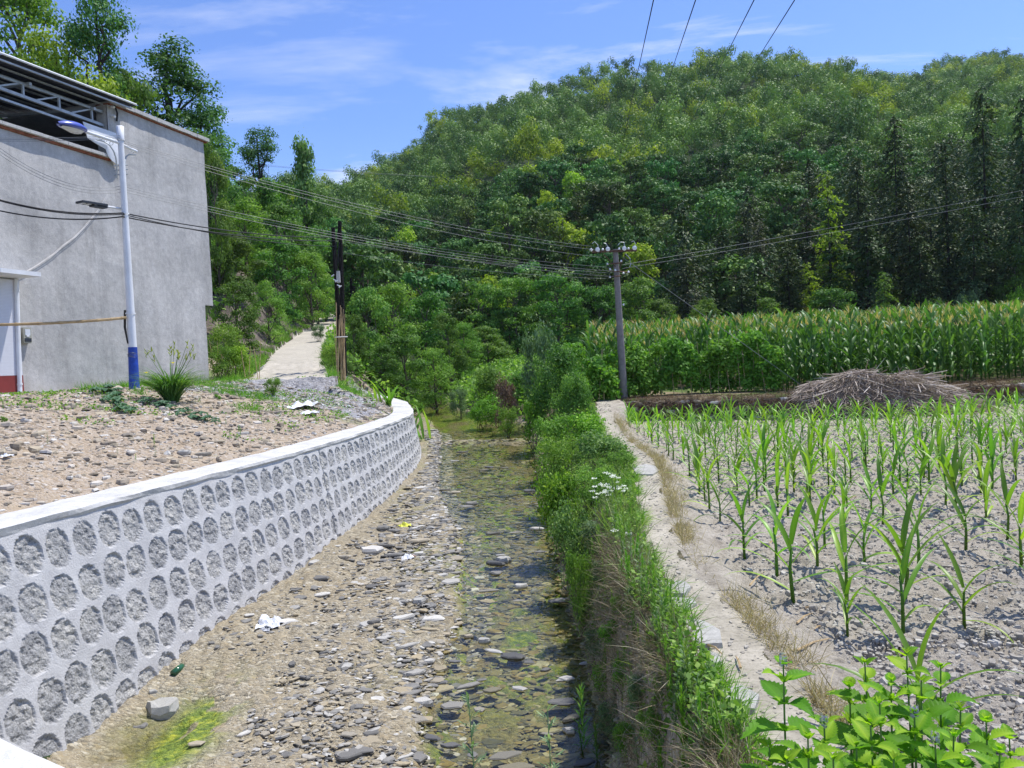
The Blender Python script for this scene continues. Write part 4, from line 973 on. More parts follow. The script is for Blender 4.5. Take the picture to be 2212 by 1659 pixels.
def conifer(seed, h, rx, mat, n, size, droop=.5, dens=1.0, base=.06):
    rng = np.random.default_rng(seed); mb = MB(); C_, N_, A_, S_ = [], [], [], []
    nb = int(120 * dens)
    for i in range(nb):
        z = base + (0.97 - base) * (i / nb) ** .9; rl = rx * (1.05 - z) ** .5 * rng.uniform(.3, 1.3); a = rng.uniform(0, 6.283)
        m = max(5, int(n / nb * (1.25 - z) * 1.5)); t = rng.uniform(.1, 1, m) ** .7
        dirv = np.array([math.cos(a), math.sin(a), 0]); side = np.array([-dirv[1], dirv[0], 0])
        c = np.outer(t * rl, dirv) + np.outer(rng.normal(size=m) * rl * .17 * t, side); c[:, 2] += z * h + .12 * rl * np.sin(t * 3) - droop * rl * t ** 2 * .7 + rng.normal(size=m) * .05 * rl
        C_.append(c); N_.append(np.tile([0, 0, 1.0], (m, 1)) + dirv * .3 + rng.normal(size=(m, 3)) * .45); A_.append(np.tile(dirv + [0, 0, -droop], (m, 1)) + rng.normal(size=(m, 3)) * .3); S_.append(np.full(m, size))
    c = np.concatenate(C_); cards(mb, c, np.concatenate(N_), np.concatenate(S_) * rng.uniform(.7, 1.3, len(c)), rng.random(len(c)), .42, rng=rng, along=np.concatenate(A_))
    crown = mb.build('crown', MT[mat], link=False)
    mb = MB(); mb.tube([(0, 0, -.3), (0, 0, h * .5), (0, 0, h * .93)], [.012 * h + .02, .006 * h, .01], 7)
    for i in range(10): a = rng.uniform(0, 6.28); z = rng.uniform(.1, .7) * h; limb(mb, (0, 0, z), (rx * .7 * math.cos(a), rx * .7 * math.sin(a), z - rx * .1), .03, .01, rng, 3)
    return [('trunk', mb.build('trunk', MT['bark_dark'], link=False)), ('crown', crown)], h, rx
def blade(mb, base, az, e0, length, width, curl, v, n=6, fold=.25, twist=0.0, v1=None):
    """an arching strap leaf"""
    p = np.array(base, float); e = e0; pts = []; T = []
    for i in range(n + 1):
        d = np.array([math.cos(az) * math.cos(e), math.sin(az) * math.cos(e), math.sin(e)]); pts.append(p.copy()); T.append(d)
        p = p + d * length / n; e -= curl / n * (0.4 + 1.3 * i / n); az += twist / n
    V, A = [], []
    for i, (q, d) in enumerate(zip(pts, T)):
        t = i / n; w_ = width * (.55 + .45 * math.sin(math.pi * min(.5, t * 1.6))) * (1 - t ** 3.0) if i < n else .0015
        sd = np.array([-math.sin(az), math.cos(az), 0]); up = np.cross(d, sd); 
        V += [q + sd * w_ / 2 + up * -w_ * fold * -1 * .5, q, q - sd * w_ / 2 + up * w_ * fold * .5]; vv = v if v1 is None else v + (v1 - v) * t; A += [vv, min(1, vv + .18), vv]
    idx = np.arange(3 * (n + 1)).reshape(n + 1, 3)
    mb.add(V, np.stack([idx[:-1, :-1], idx[:-1, 1:], idx[1:, 1:], idx[1:, :-1]], -1).reshape(-1, 4), A)
def strands(mb, p, d, length, width, bend, v, rng=RNG):
    """many thin tapering blades: p base, d direction, bend = sideways bend at the tip"""
    n = len(p); d = unit(d); s = unit(np.cross(d, rng.normal(size=(n, 3)))); L_ = np.broadcast_to(length, (n,))[:, None]; w_ = np.broadcast_to(width, (n,))[:, None]
    m = p + d * L_ * .55 + bend * .3; t = p + d * L_ + bend
    V = np.stack([p - s * w_ / 2, p + s * w_ / 2, m + s * w_ * .4, m - s * w_ * .4, t], 1).reshape(-1, 3); i = np.arange(n)[:, None] * 5; base = mb.n
    mb.add(V, i + np.array([[0, 1, 2, 3]]), np.repeat(np.broadcast_to(v, (n,)), 5))
    mb.f.setdefault(3, []).append(base + i + np.array([[3, 2, 4]]))
def mesh_arrays(me):
    V = np.zeros(len(me.vertices) * 3, np.float32); me.vertices.foreach_get('co', V); A = np.zeros(len(me.vertices), np.float32); me.attributes['v'].data.foreach_get('value', A)
    nl = np.zeros(len(me.polygons), np.int32); me.polygons.foreach_get('loop_total', nl); lv = np.zeros(len(me.loops), np.int32); me.loops.foreach_get('vertex_index', lv)
    st = np.zeros(len(me.polygons), np.int32); me.polygons.foreach_get('loop_start', st)
    return V.reshape(-1, 3), {int(k): lv[st[nl == k][:, None] + np.arange(k)] for k in np.unique(nl)}, A
def add_copy(mb, arr, loc, rz, s, dv=0.0):
    V, Fd, A = arr; c, q = math.cos(rz), math.sin(rz); W = V * s; W = np.stack([W[:, 0] * c - W[:, 1] * q, W[:, 0] * q + W[:, 1] * c, W[:, 2]], 1) + np.asarray(loc)
    base = mb.n; mb.v.append(W); mb.a.append(np.clip(A + dv, 0, 1)); mb.n += len(W)
    for k, f in Fd.items(): mb.f.setdefault(k, []).append(f + base)

def place_tree(proto, px, ytop, D, wpx, label, cat='tree', group=None, name='broadleaf_tree', rz=None, zb=None, minh=1.0):
    parts, h, rx = proto; p = P(px, ytop, D); zb = gz(p[0], p[1]) if zb is None else zb
    H = max(minh, p[2] - zb); W = wpx * D / F_PX / 2
    return inst(name, parts, (p[0], p[1], zb - .05), random.uniform(0, 6.28) if rz is None else rz, (W / rx, W / rx, H / h), label, cat, group)

MT['leaf_olive'] = leafmat('olive_sprays', (0.05, 0.06, 0.03), (0.10, 0.115, 0.06), (0.17, 0.17, 0.09), trans=0.12, rnd=0.2)
# ------------------------------------------------------------------ forest on the hill
hill_protos = [broad_tree(100 + i, 7.0, 2.9, 15 + i % 3 * 3, .34, 'leaf_hill', 2600, base=.25, vb=(-.1, 0, .1)[i % 3]) for i in range(7)]
yel_protos = [broad_tree(130 + i, 7.5, 2.2, 13, .34, 'leaf_yellow', 1900, base=.3, kind='tall') for i in range(2)]
dark_con = [conifer(140 + i, 8, 3.0, 'leaf_conifer', 3400, .27, droop=.7) for i in range(4)]
far_arr = []
for i in range(6):
    rng = np.random.default_rng(200 + i); lobes = [(rng.normal() * 1.2, rng.normal() * 1.2, rng.uniform(3.4, 6.4), rng.uniform(.9, 1.5)) for _ in range(8)]
    mb = MB(); lobe_leaves(mb, lobes, 720, .40, rng, up=.1, rnd=.28, vr=.25, vbias=.15, jitter=.1); me = mb.build('far', None, link=False); far_arr.append(mesh_arrays(me)); bpy.data.meshes.remove(me)
def forest():
    rng = np.random.default_rng(77); pts = []
    for Yy in np.arange(47, 250, 3.7):
        for Xx in np.arange(-.33 * Yy - 8, .74 * Yy + 8, 4.1 if Yy < 190 else 4.4):
            x, y = Xx + rng.uniform(-1.5, 1.5), Yy + rng.uniform(-1.5, 1.5); pts.append((x, y))
    for Yy in np.arange(250, 345, 5.2):
        for Xx in np.arange(.40 * Yy,   .74 * Yy + 8, 4.6): pts.append((Xx + rng.uniform(-2.5, 2.5), Yy + rng.uniform(-2.5, 2.5)))
    pts = np.array(pts); z = terrain(pts[:, 0], pts[:, 1]); r = pts[:, 0] / pts[:, 1]; px = CX + r * F_PX
    keep = (px > 640) & (pts[:, 1] < hill_dist(r) + 6) & ~((px < 760) & (pts[:, 1] < 62))
    # the corn terrace and the lane stay open
    keep &= ~((pts[:, 1] < 49) & (r > .1)); pts, z, px = pts[keep], z[keep], px[keep]
    rank = np.argsort(pts[:, 1]); near = [k for k in rank if 640 < px[k] < 2260][:290]; ns = set(near)
    for k in near:
        x, y = pts[k]; u = rng.random()
        right = px[k] > 1420; edge = y < 66
        if right and (u < .8 or px[k] > 1950) and y < 62 + (px[k] - 1480) * .055 and px[k] > 1480: pr = dark_con[rng.integers(4)]; nm, lb, gp, ct = 'conifer', 'dark narrow conifer among the trees on the right of the hill foot', 'dark conifers at the hill foot', 'conifer'
        elif u > .95 or (not right and u < .06): pr = yel_protos[rng.integers(2)]; nm, lb, gp, ct = 'broadleaf_tree', 'yellow-green upright tree standing out from the darker hillside trees', 'yellow-green hillside trees', 'tree'
        else:
            pr = hill_protos[rng.integers(7)]; nm, ct = 'broadleaf_tree', 'tree'
            lb, gp = ('rounded green tree at the foot of the wooded hill behind the creek', 'trees at the hill foot') if edge else (('rounded green tree on the lower right slope behind the tall maize', 'trees on the lower right slope') if right else ('rounded green tree on the lower left slope above the creek', 'trees on the lower left slope'))
        sec = ('above the lane bend', 'above the creek bend', 'behind the concrete pole', 'behind the bean rows', 'behind the middle of the tall maize', 'behind the right end of the tall maize')[int(np.searchsorted([900, 1150, 1420, 1700, 2000], px[k]))]
        bnd = 'at the hill foot' if y < 58 else 'low on the slope' if y < 75 else 'partway up the slope'
        s = rng.uniform(.6, 1.0) * (1.15 if nm == 'conifer' else 1); look = {'conifer': 'dark conifer', 'yellow-green hillside trees': 'yellow-green tree'}.get(gp if gp.startswith('yellow') else nm, 'rounded green tree')
        lb = ('small ' if s < .68 else 'tall ' if s > .84 else 'mid-sized ') + look + ' ' + bnd + ' ' + sec
        inst(nm, pr[0], (x, y, z[k] - .4), rng.uniform(0, 6.28), (s, s, s * rng.uniform(.85, 1.2)), lb, ct, gp)
    mb = MB(); mby = MB(); mbc = MB()
    con = mesh_arrays(dark_con[0][0][1][1])
    V, Fd, A = con; 
    for k in range(len(pts)):
        if k in ns: continue
        x, y = pts[k]; s = rng.uniform(.55, 1.0) * (1.0 if y < 250 else 1.1)
        a = far_arr[rng.integers(6)]; u = rng.random()
        add_copy(mby if fbm(np.array(x * .06), np.array(y * .06), 123, 3) > .60 and u < .45 or u < .02 else mb, a, (x, y, z[k] - .8), rng.uniform(0, 6.28), s * np.array([1, 1, rng.uniform(.85, 1.5)]), rng.uniform(-.4, .4))
    tag(mb.build('forest', MT['leaf_hill']), 'dense broadleaf forest covering the upper slopes of the hill', 'forest', kind='stuff')
    tag(mby.build('forest', MT['leaf_yellow']), 'yellow-green trees scattered through the forest of the upper hill', 'forest', kind='stuff')
forest()

MT['leaf_herby'] = leafmat('mixed_herb_leaves', (0.07, 0.17, 0.02), (0.20, 0.37, 0.04), (0.42, 0.56, 0.10), rnd=0.2)
MT['leaf_pale'] = leafmat('pale_shrub_leaves', (0.09, 0.17, 0.05), (0.22, 0.34, 0.10), (0.42, 0.52, 0.20), rnd=0.2)
# ------------------------------------------------------------------ named trees, near to far
mid = [broad_tree(300 + i, 7, 2.6, 20, .19, 'leaf_mid', 8000, base=.12, vb=(-.08, 0, .1)[i % 3]) for i in range(5)]
pop = [broad_tree(320 + i, 12, 2.2, 26, .17, 'leaf_poplar', 12000, base=.22, kind='tall', bark='bark_dark') for i in range(3)]
spire = broad_tree(330, 8, 2.0, 22, .22, 'leaf_poplar', 5000, base=.1, kind='spire', vb=.2)
yel = [broad_tree(335 + i, 9, 2.6, 20, .21, 'leaf_yellow', 5200, base=.2, kind='tall') for i in range(2)]
brt = [broad_tree(340 + i, 8, 2.8, 22, .17, 'leaf_bush', 7500, base=.12, vb=.0) for i in range(2)]
grp = 'trees on the bank behind the grey house'
for px, yt, D, w_, pr, nm, lb in (
    (30, -70, 31, 300, brt[0], 'broadleaf_tree', 'bushy yellow-green tree at the top left corner behind the house roof'),
    (-60, 30, 27, 200, mid[1], 'broadleaf_tree', 'dark green tree cut by the left edge above the house roof'),
    (205, -40, 28, 170, pop[0], 'poplar_tree', 'tall slim poplar with open crown rising above the house roof'),
    (118, 60, 28, 190, yel[0], 'broadleaf_tree', 'lower yellow-green tree left of the slim poplar behind the roof'),
    (275, 120, 30, 190, mid[3], 'broadleaf_tree', 'leafy tree right of the slim poplar just over the roof edge'),
    (355, 88, 33, 210, pop[1], 'poplar_tree', 'full-crowned poplar above the right corner of the house'),
    (430, 195, 34, 140, pop[2], 'poplar_tree', 'loose-leaved poplar at the right corner of the house roof'),
    (190, 150, 26, 180, yel[1], 'broadleaf_tree', 'yellow-green bush-like crown touching the house roof'),
    (455, 300, 30, 90, mid[2], 'broadleaf_tree', 'dark leafy tree directly beside the upper right wall edge of the house'),
    (555, 276, 50, 110, pop[0], 'poplar_tree', 'small round-topped poplar alone on the left skyline'),
    (652, 302, 50, 100, spire, 'broadleaf_tree', 'pointed yellowish tree alone on the left skyline right of the small poplar'),
    (500, 350, 44, 120, mid[0], 'broadleaf_tree', 'leafy tree on the slope just right of the house wall top'),
    (590, 372, 46, 130, mid[3], 'broadleaf_tree', 'broad tree below the small skyline poplar'),
    (690, 425, 50, 90, mid[4], 'broadleaf_tree', 'green tree at the right end of the left skyline'),
    (525, 420, 38, 150, brt[1], 'broadleaf_tree', 'bright green tree halfway up the slope right of the house'),
    (610, 430, 42, 140, mid[1], 'broadleaf_tree', 'dark broad tree in the middle of the slope above the lane'),
    (675, 480, 45, 110, mid[2], 'broadleaf_tree', 'dark green tree above the bend of the lane'),
    (500, 500, 31, 130, mid[4], 'broadleaf_tree', 'dark tree filling the gap beside the middle of the house wall'),
    (590, 510, 36, 150, mid[0], 'broadleaf_tree', 'wide tree hanging over the dark rock cutting'),
    (665, 540, 41, 110, brt[0], 'broadleaf_tree', 'bright-leaved tree over the far end of the rock cutting'),
    (505, 590, 27, 110, mid[3], 'broadleaf_tree', 'low dark tree beside the lower right corner of the house'),
    (575, 600, 31, 90, brt[1], 'broadleaf_tree', 'small bright shrub tree growing from the rock cutting'),
    (700, 600, 48, 70, mid[1], 'broadleaf_tree', 'small tree right behind the black timber poles on the uphill side'),
    (790, 610, 27.5, 120, mid[2], 'walnut_tree', 'pale-stemmed walnut-like tree next to the end of the river wall'),
    (845, 600, 33, 150, brt[0], 'broadleaf_tree', 'bright green tree crown right of the black poles'),
    (915, 625, 34, 140, mid[0], 'broadleaf_tree', 'broad green tree above the creek bend'),
    (965, 670, 31, 90, mid[1], 'broadleaf_tree', 'rightmost tree of the dense clump on the left creek bank'),
    (870, 690, 27, 130, mid[4], 'broadleaf_tree', 'dark tree low over the creek behind the river wall end'),
    (935, 745, 27.5, 110, brt[1], 'broadleaf_tree', 'lowest bright crown hanging over the creek bend'),
    (760, 665, 26, 70, mid[3], 'broadleaf_tree', 'small bushy tree at the foot of the black poles'),
    (820, 740, 25.8, 90, mid[0], 'broadleaf_tree', 'low green bush behind the bend of the white wall cap'),
    (1030, 600, 46, 120, mid[2], 'broadleaf_tree', 'dark tree beyond the creek bend left of the feathery sapling'),
    (1110, 590, 46, 140, brt[0], 'broadleaf_tree', 'lighter tree beyond the creek just above the feathery sapling'),
    (1200, 585, 45, 140, mid[0], 'broadleaf_tree', 'round green tree beyond the creek left of the concrete pole'),
    (1290, 600, 45, 130, mid[3], 'broadleaf_tree', 'green tree directly behind the concrete pole'),
    (1050, 700, 40, 110, mid[1], 'broadleaf_tree', 'low dark tree across the creek bend'),
    (1380, 590, 46, 130, mid[4], 'broadleaf_tree', 'dark green tree just right of the concrete pole'),
    (1000, 690, 38, 90, brt[1], 'broadleaf_tree', 'small bright tree in the creek gap'),
):
    place_tree(pr, px, yt, D, w_, lb, 'tree', None, nm)
bigcon = [conifer(350 + i, 12, 2.0, 'leaf_conifer', 7500, .22, droop=.8, dens=1.5) for i in range(4)]
browncon = conifer(356, 10, 2.4, 'leaf_olive', 5500, .22, droop=.4, dens=1.5)
MT_dummy = None
fir = conifer(357, 5, 1.5, 'leaf_mid', 3600, .16, droop=.25, dens=1.2, base=.02)
layer_y = conifer(358, 12, 3.0, 'leaf_yellow', 3600, .30, droop=.15, dens=.75)
for px, yt, D, w_, pr, nm, lb in (
    (2120, 170, 50, 150, bigcon[0], 'conifer', 'tallest dark drooping conifer near the right edge'),
    (2205, 190, 47, 130, bigcon[1], 'conifer', 'dark conifer cut by the right edge of the picture'),
    (2040, 290, 51, 130, bigcon[2], 'conifer', 'dark conifer left of the tallest one'),
    (1930, 235, 56, 130, bigcon[3], 'conifer', 'tall brown-tinged conifer right of the yellow-green layered tree'),
    (1960, 380, 49, 120, bigcon[0], 'conifer', 'shorter dark conifer before the brown-tinged one'),
    (1850, 330, 56, 120, bigcon[1], 'conifer', 'dark slim conifer directly behind the yellow-green layered tree'),
    (2100, 430, 47, 130, bigcon[2], 'conifer', 'dark mid-height conifer above the tall maize near the right edge'),
    (1740, 420, 56, 110, browncon, 'conifer', 'olive-brown conifer left of the yellow-green layered tree'),
    (1640, 470, 54, 110, browncon, 'conifer', 'olive-brown conifer in the centre of the dark stand'),
    (1560, 480, 54, 120, bigcon[3], 'conifer', 'dark conifer above the bean rows'),
    (1480, 530, 50, 120, browncon, 'conifer', 'brownish conifer right behind the guy wire'),
    (1700, 520, 50, 120, bigcon[1], 'conifer', 'dark conifer low behind the end of the bean rows'),
    (1870, 450, 49.5, 130, bigcon[2], 'conifer', 'dark conifer right of the yellow-green layered tree low down'),
    (1600, 580, 48.5, 110, bigcon[0], 'conifer', 'short dark conifer behind the maize tops'),
    (1985, 500, 48, 120, bigcon[3], 'conifer', 'short dark conifer behind the white-leaved bushes'),
    (1785, 358, 52, 130, layer_y, 'conifer', 'bright yellow-green layered tree standing out in the dark stand'),
    (1745, 560, 49, 90, layer_y, 'conifer', 'lower yellow-green spray of branches under the layered tree'),
    (1908, 580, 46, 72, fir, 'fir_tree', 'small bushy green fir behind the maize tops'),
    (1430, 640, 47, 110, mid[0], 'broadleaf_tree', 'dark green bush-like tree behind the left bean rows'),
    (1530, 640, 47, 110, mid[2], 'broadleaf_tree', 'dark leafy tree behind the middle of the bean rows'),
    (1660, 640, 47, 110, mid[1], 'broadleaf_tree', 'dark leafy tree behind the tassels at the bean row end'),
    (1800, 610, 47.5, 120, mid[3], 'broadleaf_tree', 'dark leafy tree left of the small fir'),
    (2190, 520, 46.5, 110, mid[4], 'broadleaf_tree', 'dark leafy tree at the right edge behind the maize'),
):
    place_tree(pr, px, yt, D, w_, lb, 'tree' if 'broad' in nm else 'conifer', None, nm)
shrubp = []
def shrub(seed, h, rx, mat, n, size, nl=14, up=.3, twig='bark'):
    rng = np.random.default_rng(seed); lobes = []
    for i in range(nl):
        a = rng.uniform(0, 6.28); z = rng.uniform(.25, .85); q = rx * math.sqrt(max(0.05, 1 - (z - .3) ** 2 * 1.7)) * math.sqrt(rng.uniform(.05, .75)) * .8
        lobes.append((q * math.cos(a), q * math.sin(a), z * h, rx * rng.uniform(.14, .38)))
    mb = MB(); lobe_leaves(mb, lobes, n, size, rng, up=up, flat=1.1, rnd=.7, jitter=.5)
    k = n // 6; d = unit(rng.normal(size=(k, 3))); idx = rng.integers(0, nl, k); L_ = np.array(lobes)
    cards(mb, L_[idx, :3] + d * [1, 1, 1.25] * (L_[idx, 3] * rng.uniform(1, 2.1, k))[:, None], d + rng.normal(size=(k, 3)) * .6, size * rng.uniform(.6, 1.1, k), rng.random(k), rng=rng)
    m1 = mb.build('foliage', MT[mat], link=False); mb = MB()
    for l in lobes[:10]: limb(mb, (rng.normal() * .05, rng.normal() * .05, -.1), l[:3], .012 * h, .003, rng, 4, .08)
    return [('foliage', m1), ('stems', mb.build('stems', MT[twig], link=False))], h, rx
sh_a = [shrub(400 + i, 1.0, .6, ('leaf_bush', 'leaf_herby', 'leaf_bush', 'leaf_pale')[i], (3600, 2600, 4200, 3000)[i], (.046, .060, .038, .052)[i], 16) for i in range(4)]
MT_ = None
sh_g = shrub(410, 1.0, .6, 'leaf_grey', 3000, .05)
sh_b = shrub(411, 1.0, .6, 'leaf_bright', 3000, .055)
sh_m = [shrub(412 + i, 2.2, 1.1, 'leaf_mid', 7500, .075, 24) for i in range(2)]
sh_br = shrub(415, 1.0, .6, 'brown', 2600, .06, 12, twig='brown')
for px, yt, D, w_, lb, m_ in ((2015, 645, 45.5, 62, 'low pale-leaved bush at the forest edge right of the small fir', sh_g), (2085, 628, 45.5, 72, 'white-green leafed bush at the forest edge between two others', sh_g), (1966, 652, 45, 34, 'tiny bright bush at the forest edge beside the small fir', sh_b), (2182, 620, 45, 66, 'yellowish bush at the forest edge near the right side', sh_b)):
    place_tree(m_, px, yt, D, w_, lb, 'shrub', None, 'shrub')
# creek-side shrubs
for px, yt, D, w_, pr, nm, lb in (
    (1192, 745, 18.5, 150, sh_m[0], 'shrub', 'tall rounded leafy bush beside the far end of the footpath'),
    (1235, 800, 17.3, 110, sh_m[1], 'shrub', 'dark leafy bush leaning on the tall rounded one by the footpath'),
    (1163, 700, 22, 100, sh_g, 'sapling', 'feathery pale sapling rising behind the tall creekside bush'),
    (1092, 815, 21.5, 70, sh_br, 'shrub', 'dead brown bush on the right creek bank'),
    (1040, 850, 22.5, 90, sh_b, 'shrub', 'low bright green bush at the water where the creek bends'),
    (1095, 872, 20.5, 60, sh_a[0], 'shrub', 'small green bush at the water under the dead brown bush'),
    (990, 835, 25, 56, sh_g, 'shrub', 'low grey-green bush left of the bright one at the creek bend'),
    (1050, 790, 26, 120, sh_m[1], 'shrub', 'broad green bush behind the creek bend'),
    (1130, 800, 24, 110, sh_m[0], 'shrub', 'green bush between the dead one and the feathery sapling'),
    (1150, 860, 18.5, 80, sh_a[1], 'shrub', 'small leafy bush at the foot of the tall creekside bush'),
    (1195, 885, 15.2, 125, sh_a[0], 'shrub', 'farthest leafy bush of the hedge between creek and footpath'),
    (1255, 888, 14.6, 125, sh_a[1], 'shrub', 'bush of the creek hedge touching the footpath start'),
    (1205, 938, 12.6, 145, sh_a[2], 'shrub', 'bush of the creek hedge hanging over the dark water'),
    (1290, 925, 12.4, 150, sh_a[3], 'shrub', 'broad bush in the middle of the creek hedge'),
    (1330, 965, 11.4, 100, sh_a[0], 'shrub', 'rounded bush of the creek hedge nearest the first flagstone'),
    (1208, 1010, 10.4, 140, sh_a[1], 'shrub', 'low bush of the hedge over the creek edge'),
    (1280, 1000, 10.2, 140, sh_a[2], 'shrub', 'bush of the creek hedge just left of the white flowers'),
    (1232, 1080, 9.0, 120, sh_a[3], 'shrub', 'dark-shaded bush of the hedge dropping to the water'),
    (1335, 1055, 9.6, 90, sh_b, 'shrub', 'bright green bush of the hedge behind the white flowers'),
    (1290, 1115, 8.6, 110, sh_g, 'shrub', 'grey-green leafy bush below the white flowers'),
    (1250, 1170, 7.9, 90, sh_a[0], 'shrub', 'small bush where the creek hedge ends towards the camera'),
):
    place_tree(pr, px, yt, D, w_, lb, 'shrub', None, nm, minh=.3)

# ------------------------------------------------------------------ young maize
def young(seed):
    rng = np.random.default_rng(seed); mb = MB(); h = rng.uniform(.24, .34); az0 = rng.uniform(0, 6.28)
    mb.tube([(0, 0, -.03), (rng.normal() * .008, rng.normal() * .008, h * .6), (rng.normal() * .01, 0, h)], [.013, .010, .007], 6, a=.35)
    nl = rng.integers(5, 8)
    for i in range(nl):
        t = i / (nl - 1); az = az0 + math.pi * i + rng.normal() * .3; z = .05 + t * h * .9
        blade(mb, (0, 0, z), az, rad(34 + 38 * t + rng.normal() * 8), (.28 + .22 * math.sin(math.pi * (.25 + .6 * t))) * rng.uniform(.85, 1.15), .037 * (.75 + .4 * t), rad(95 - 45 * t + rng.normal() * 16), rng.uniform(.15, .75) if t > .15 else rng.uniform(.7, 1), 7, fold=.35, twist=rng.normal() * .3)
    return mb.build('maize', MT['leaf_corn'], link=False, smooth=True)
ym = [young(500 + i) for i in range(12)]
ORD = 'first second third fourth fifth sixth seventh eighth ninth tenth eleventh twelfth thirteenth fourteenth fifteenth sixteenth seventeenth eighteenth nineteenth twentieth'.split(); ORD += ['twenty-' + o for o in ORD[:9]] + ['thirtieth'] + ['thirty-' + o for o in ORD[:9]] + ['fortieth']
def plant_rows():
    base = [(565,635),(640,750),(715,860),(835,1020),(1000,770),(995,1108),(1080,710),(1195,1085),(1230,975),(1050,825),(1160,780),(1040,640),(1165,670),(1325,890),(1250,690),(1430,1070),(1460,800),(1515,880),(1640,830),(1570,720),(1695,1090),(1745,665),(1705,720),(1825,780),(1870,800),(1925,990),(2025,860),(2200,1060),(2130,940),(800,700),(860,780),(935,700),(660,600),(790,640),(710,660)]
    pts = [(1242 + x * .4385, 756 + y * .4385) for x, y in base] + [(1714, 1301), (1829, 1298), (1831, 1378), (1951, 1371), (1954, 1294), (2083, 1361), (2280, 1330)]
    P3 = [PZ(x, y, ZF) for x, y in pts]
    wd = ['first', 'second', 'third', 'fourth', 'fifth', 'sixth', 'seventh', 'eighth', 'ninth', 'tenth', 'eleventh', 'twelfth']
    P3.sort(key=lambda p: p[1]); bands = [5.35, 6.2, 7.2, 8.4, 10, 12]; rows = [[] for _ in bands]
    for p in P3:
        for i, b in enumerate(bands):
            if p[1] < b: rows[i].append(p); break
    for i, rw in enumerate(rows):
        rw.sort(key=lambda p: p[0] / p[1])
        for j, p in enumerate(rw):
            me = ym[(i * 5 + j) % 12]; s = random.uniform(.95, 1.28) * (.75 if (i, j) == (0, 0) else 1)
            inst('maize_plant', [('leaves', me)], (p[0], p[1], gz(p[0], p[1]) + .015), random.uniform(0, 6.28), s, f'young maize plant, {wd[min(j, 11)]} from the footpath in the {"nearest" if i == 0 else wd[i] + " nearest"} row', 'maize plant', 'young maize plants in the dry field')
    rng = np.random.default_rng(9); n = 0
    for ky in range(40):
        y = 8.9 + ky * .58
        for kx in range(40):
            x = xpath(y) + .75 + kx * .54 + rng.normal() * .07; yy = y + rng.normal() * .09 + .06 * kx
            if yy > yterr(np.array(x)) - .45 or x > .70 * yy or x < xpath(yy) + .5: continue
            if min((p[0] - x) ** 2 + (p[1] - yy) ** 2 for p in P3) < .10: continue
            if (x - 9.9) ** 2 / 7.0 + (yy - 20.2) ** 2 / 1.7 < 1: continue
            if n >= 255: continue
            n += 1; far = yy > 15
            inst('maize_plant', [('leaves', ym[rng.integers(12)])], (x, yy, gz(x, yy) + .01), rng.uniform(0, 6.28), rng.uniform(.85, 1.28) * (.88 if far else 1), f'young maize plant, {ORD[kx]} from the footpath in the {ORD[ky]} middle-distance row', 'maize plant', 'young maize ' + ('far rows' if far else 'middle rows'))
    print('young maize', n)
plant_rows()

# ------------------------------------------------------------------ tall maize
def tall(seed):
    rng = np.random.default_rng(seed); h = rng.uniform(1.75, 2.0); mb = MB(); az0 = rng.uniform(0, 6.28)
    mb.tube([(0, 0, -.05), (rng.normal() * .02, rng.normal() * .02, h * .5), (rng.normal() * .04, rng.normal() * .04, h)], [.017, .014, .008], 6, a=.6)
    for i in range(12):
        t = i / 11; blade(mb, (0, 0, .15 + t * (h - .3)), az0 + math.pi * i + rng.normal() * .4, rad(58 + 12 * t + rng.normal() * 6), rng.uniform(.55, .82) * (1 - .35 * abs(t - .5)), .095, rad(115 - 45 * t + rng.normal() * 18), rng.uniform(.1, .8), 7, fold=.3, twist=rng.normal() * .5)
    a = mb.build('leaves', MT['leaf_tallcorn'], link=False, smooth=True); mb = MB()
    for i in range(7): blade(mb, (0, 0, h - .03), rng.uniform(0, 6.28), rad(88 - (i > 0) * rng.uniform(12, 45)), rng.uniform(.20, .32), .014, rad(25), rng.random(), 3)
    return [('leaves', a), ('tassel', mb.build('tassel', MT['tassel'], link=False))]
tm = [tall(600 + i) for i in range(8)]
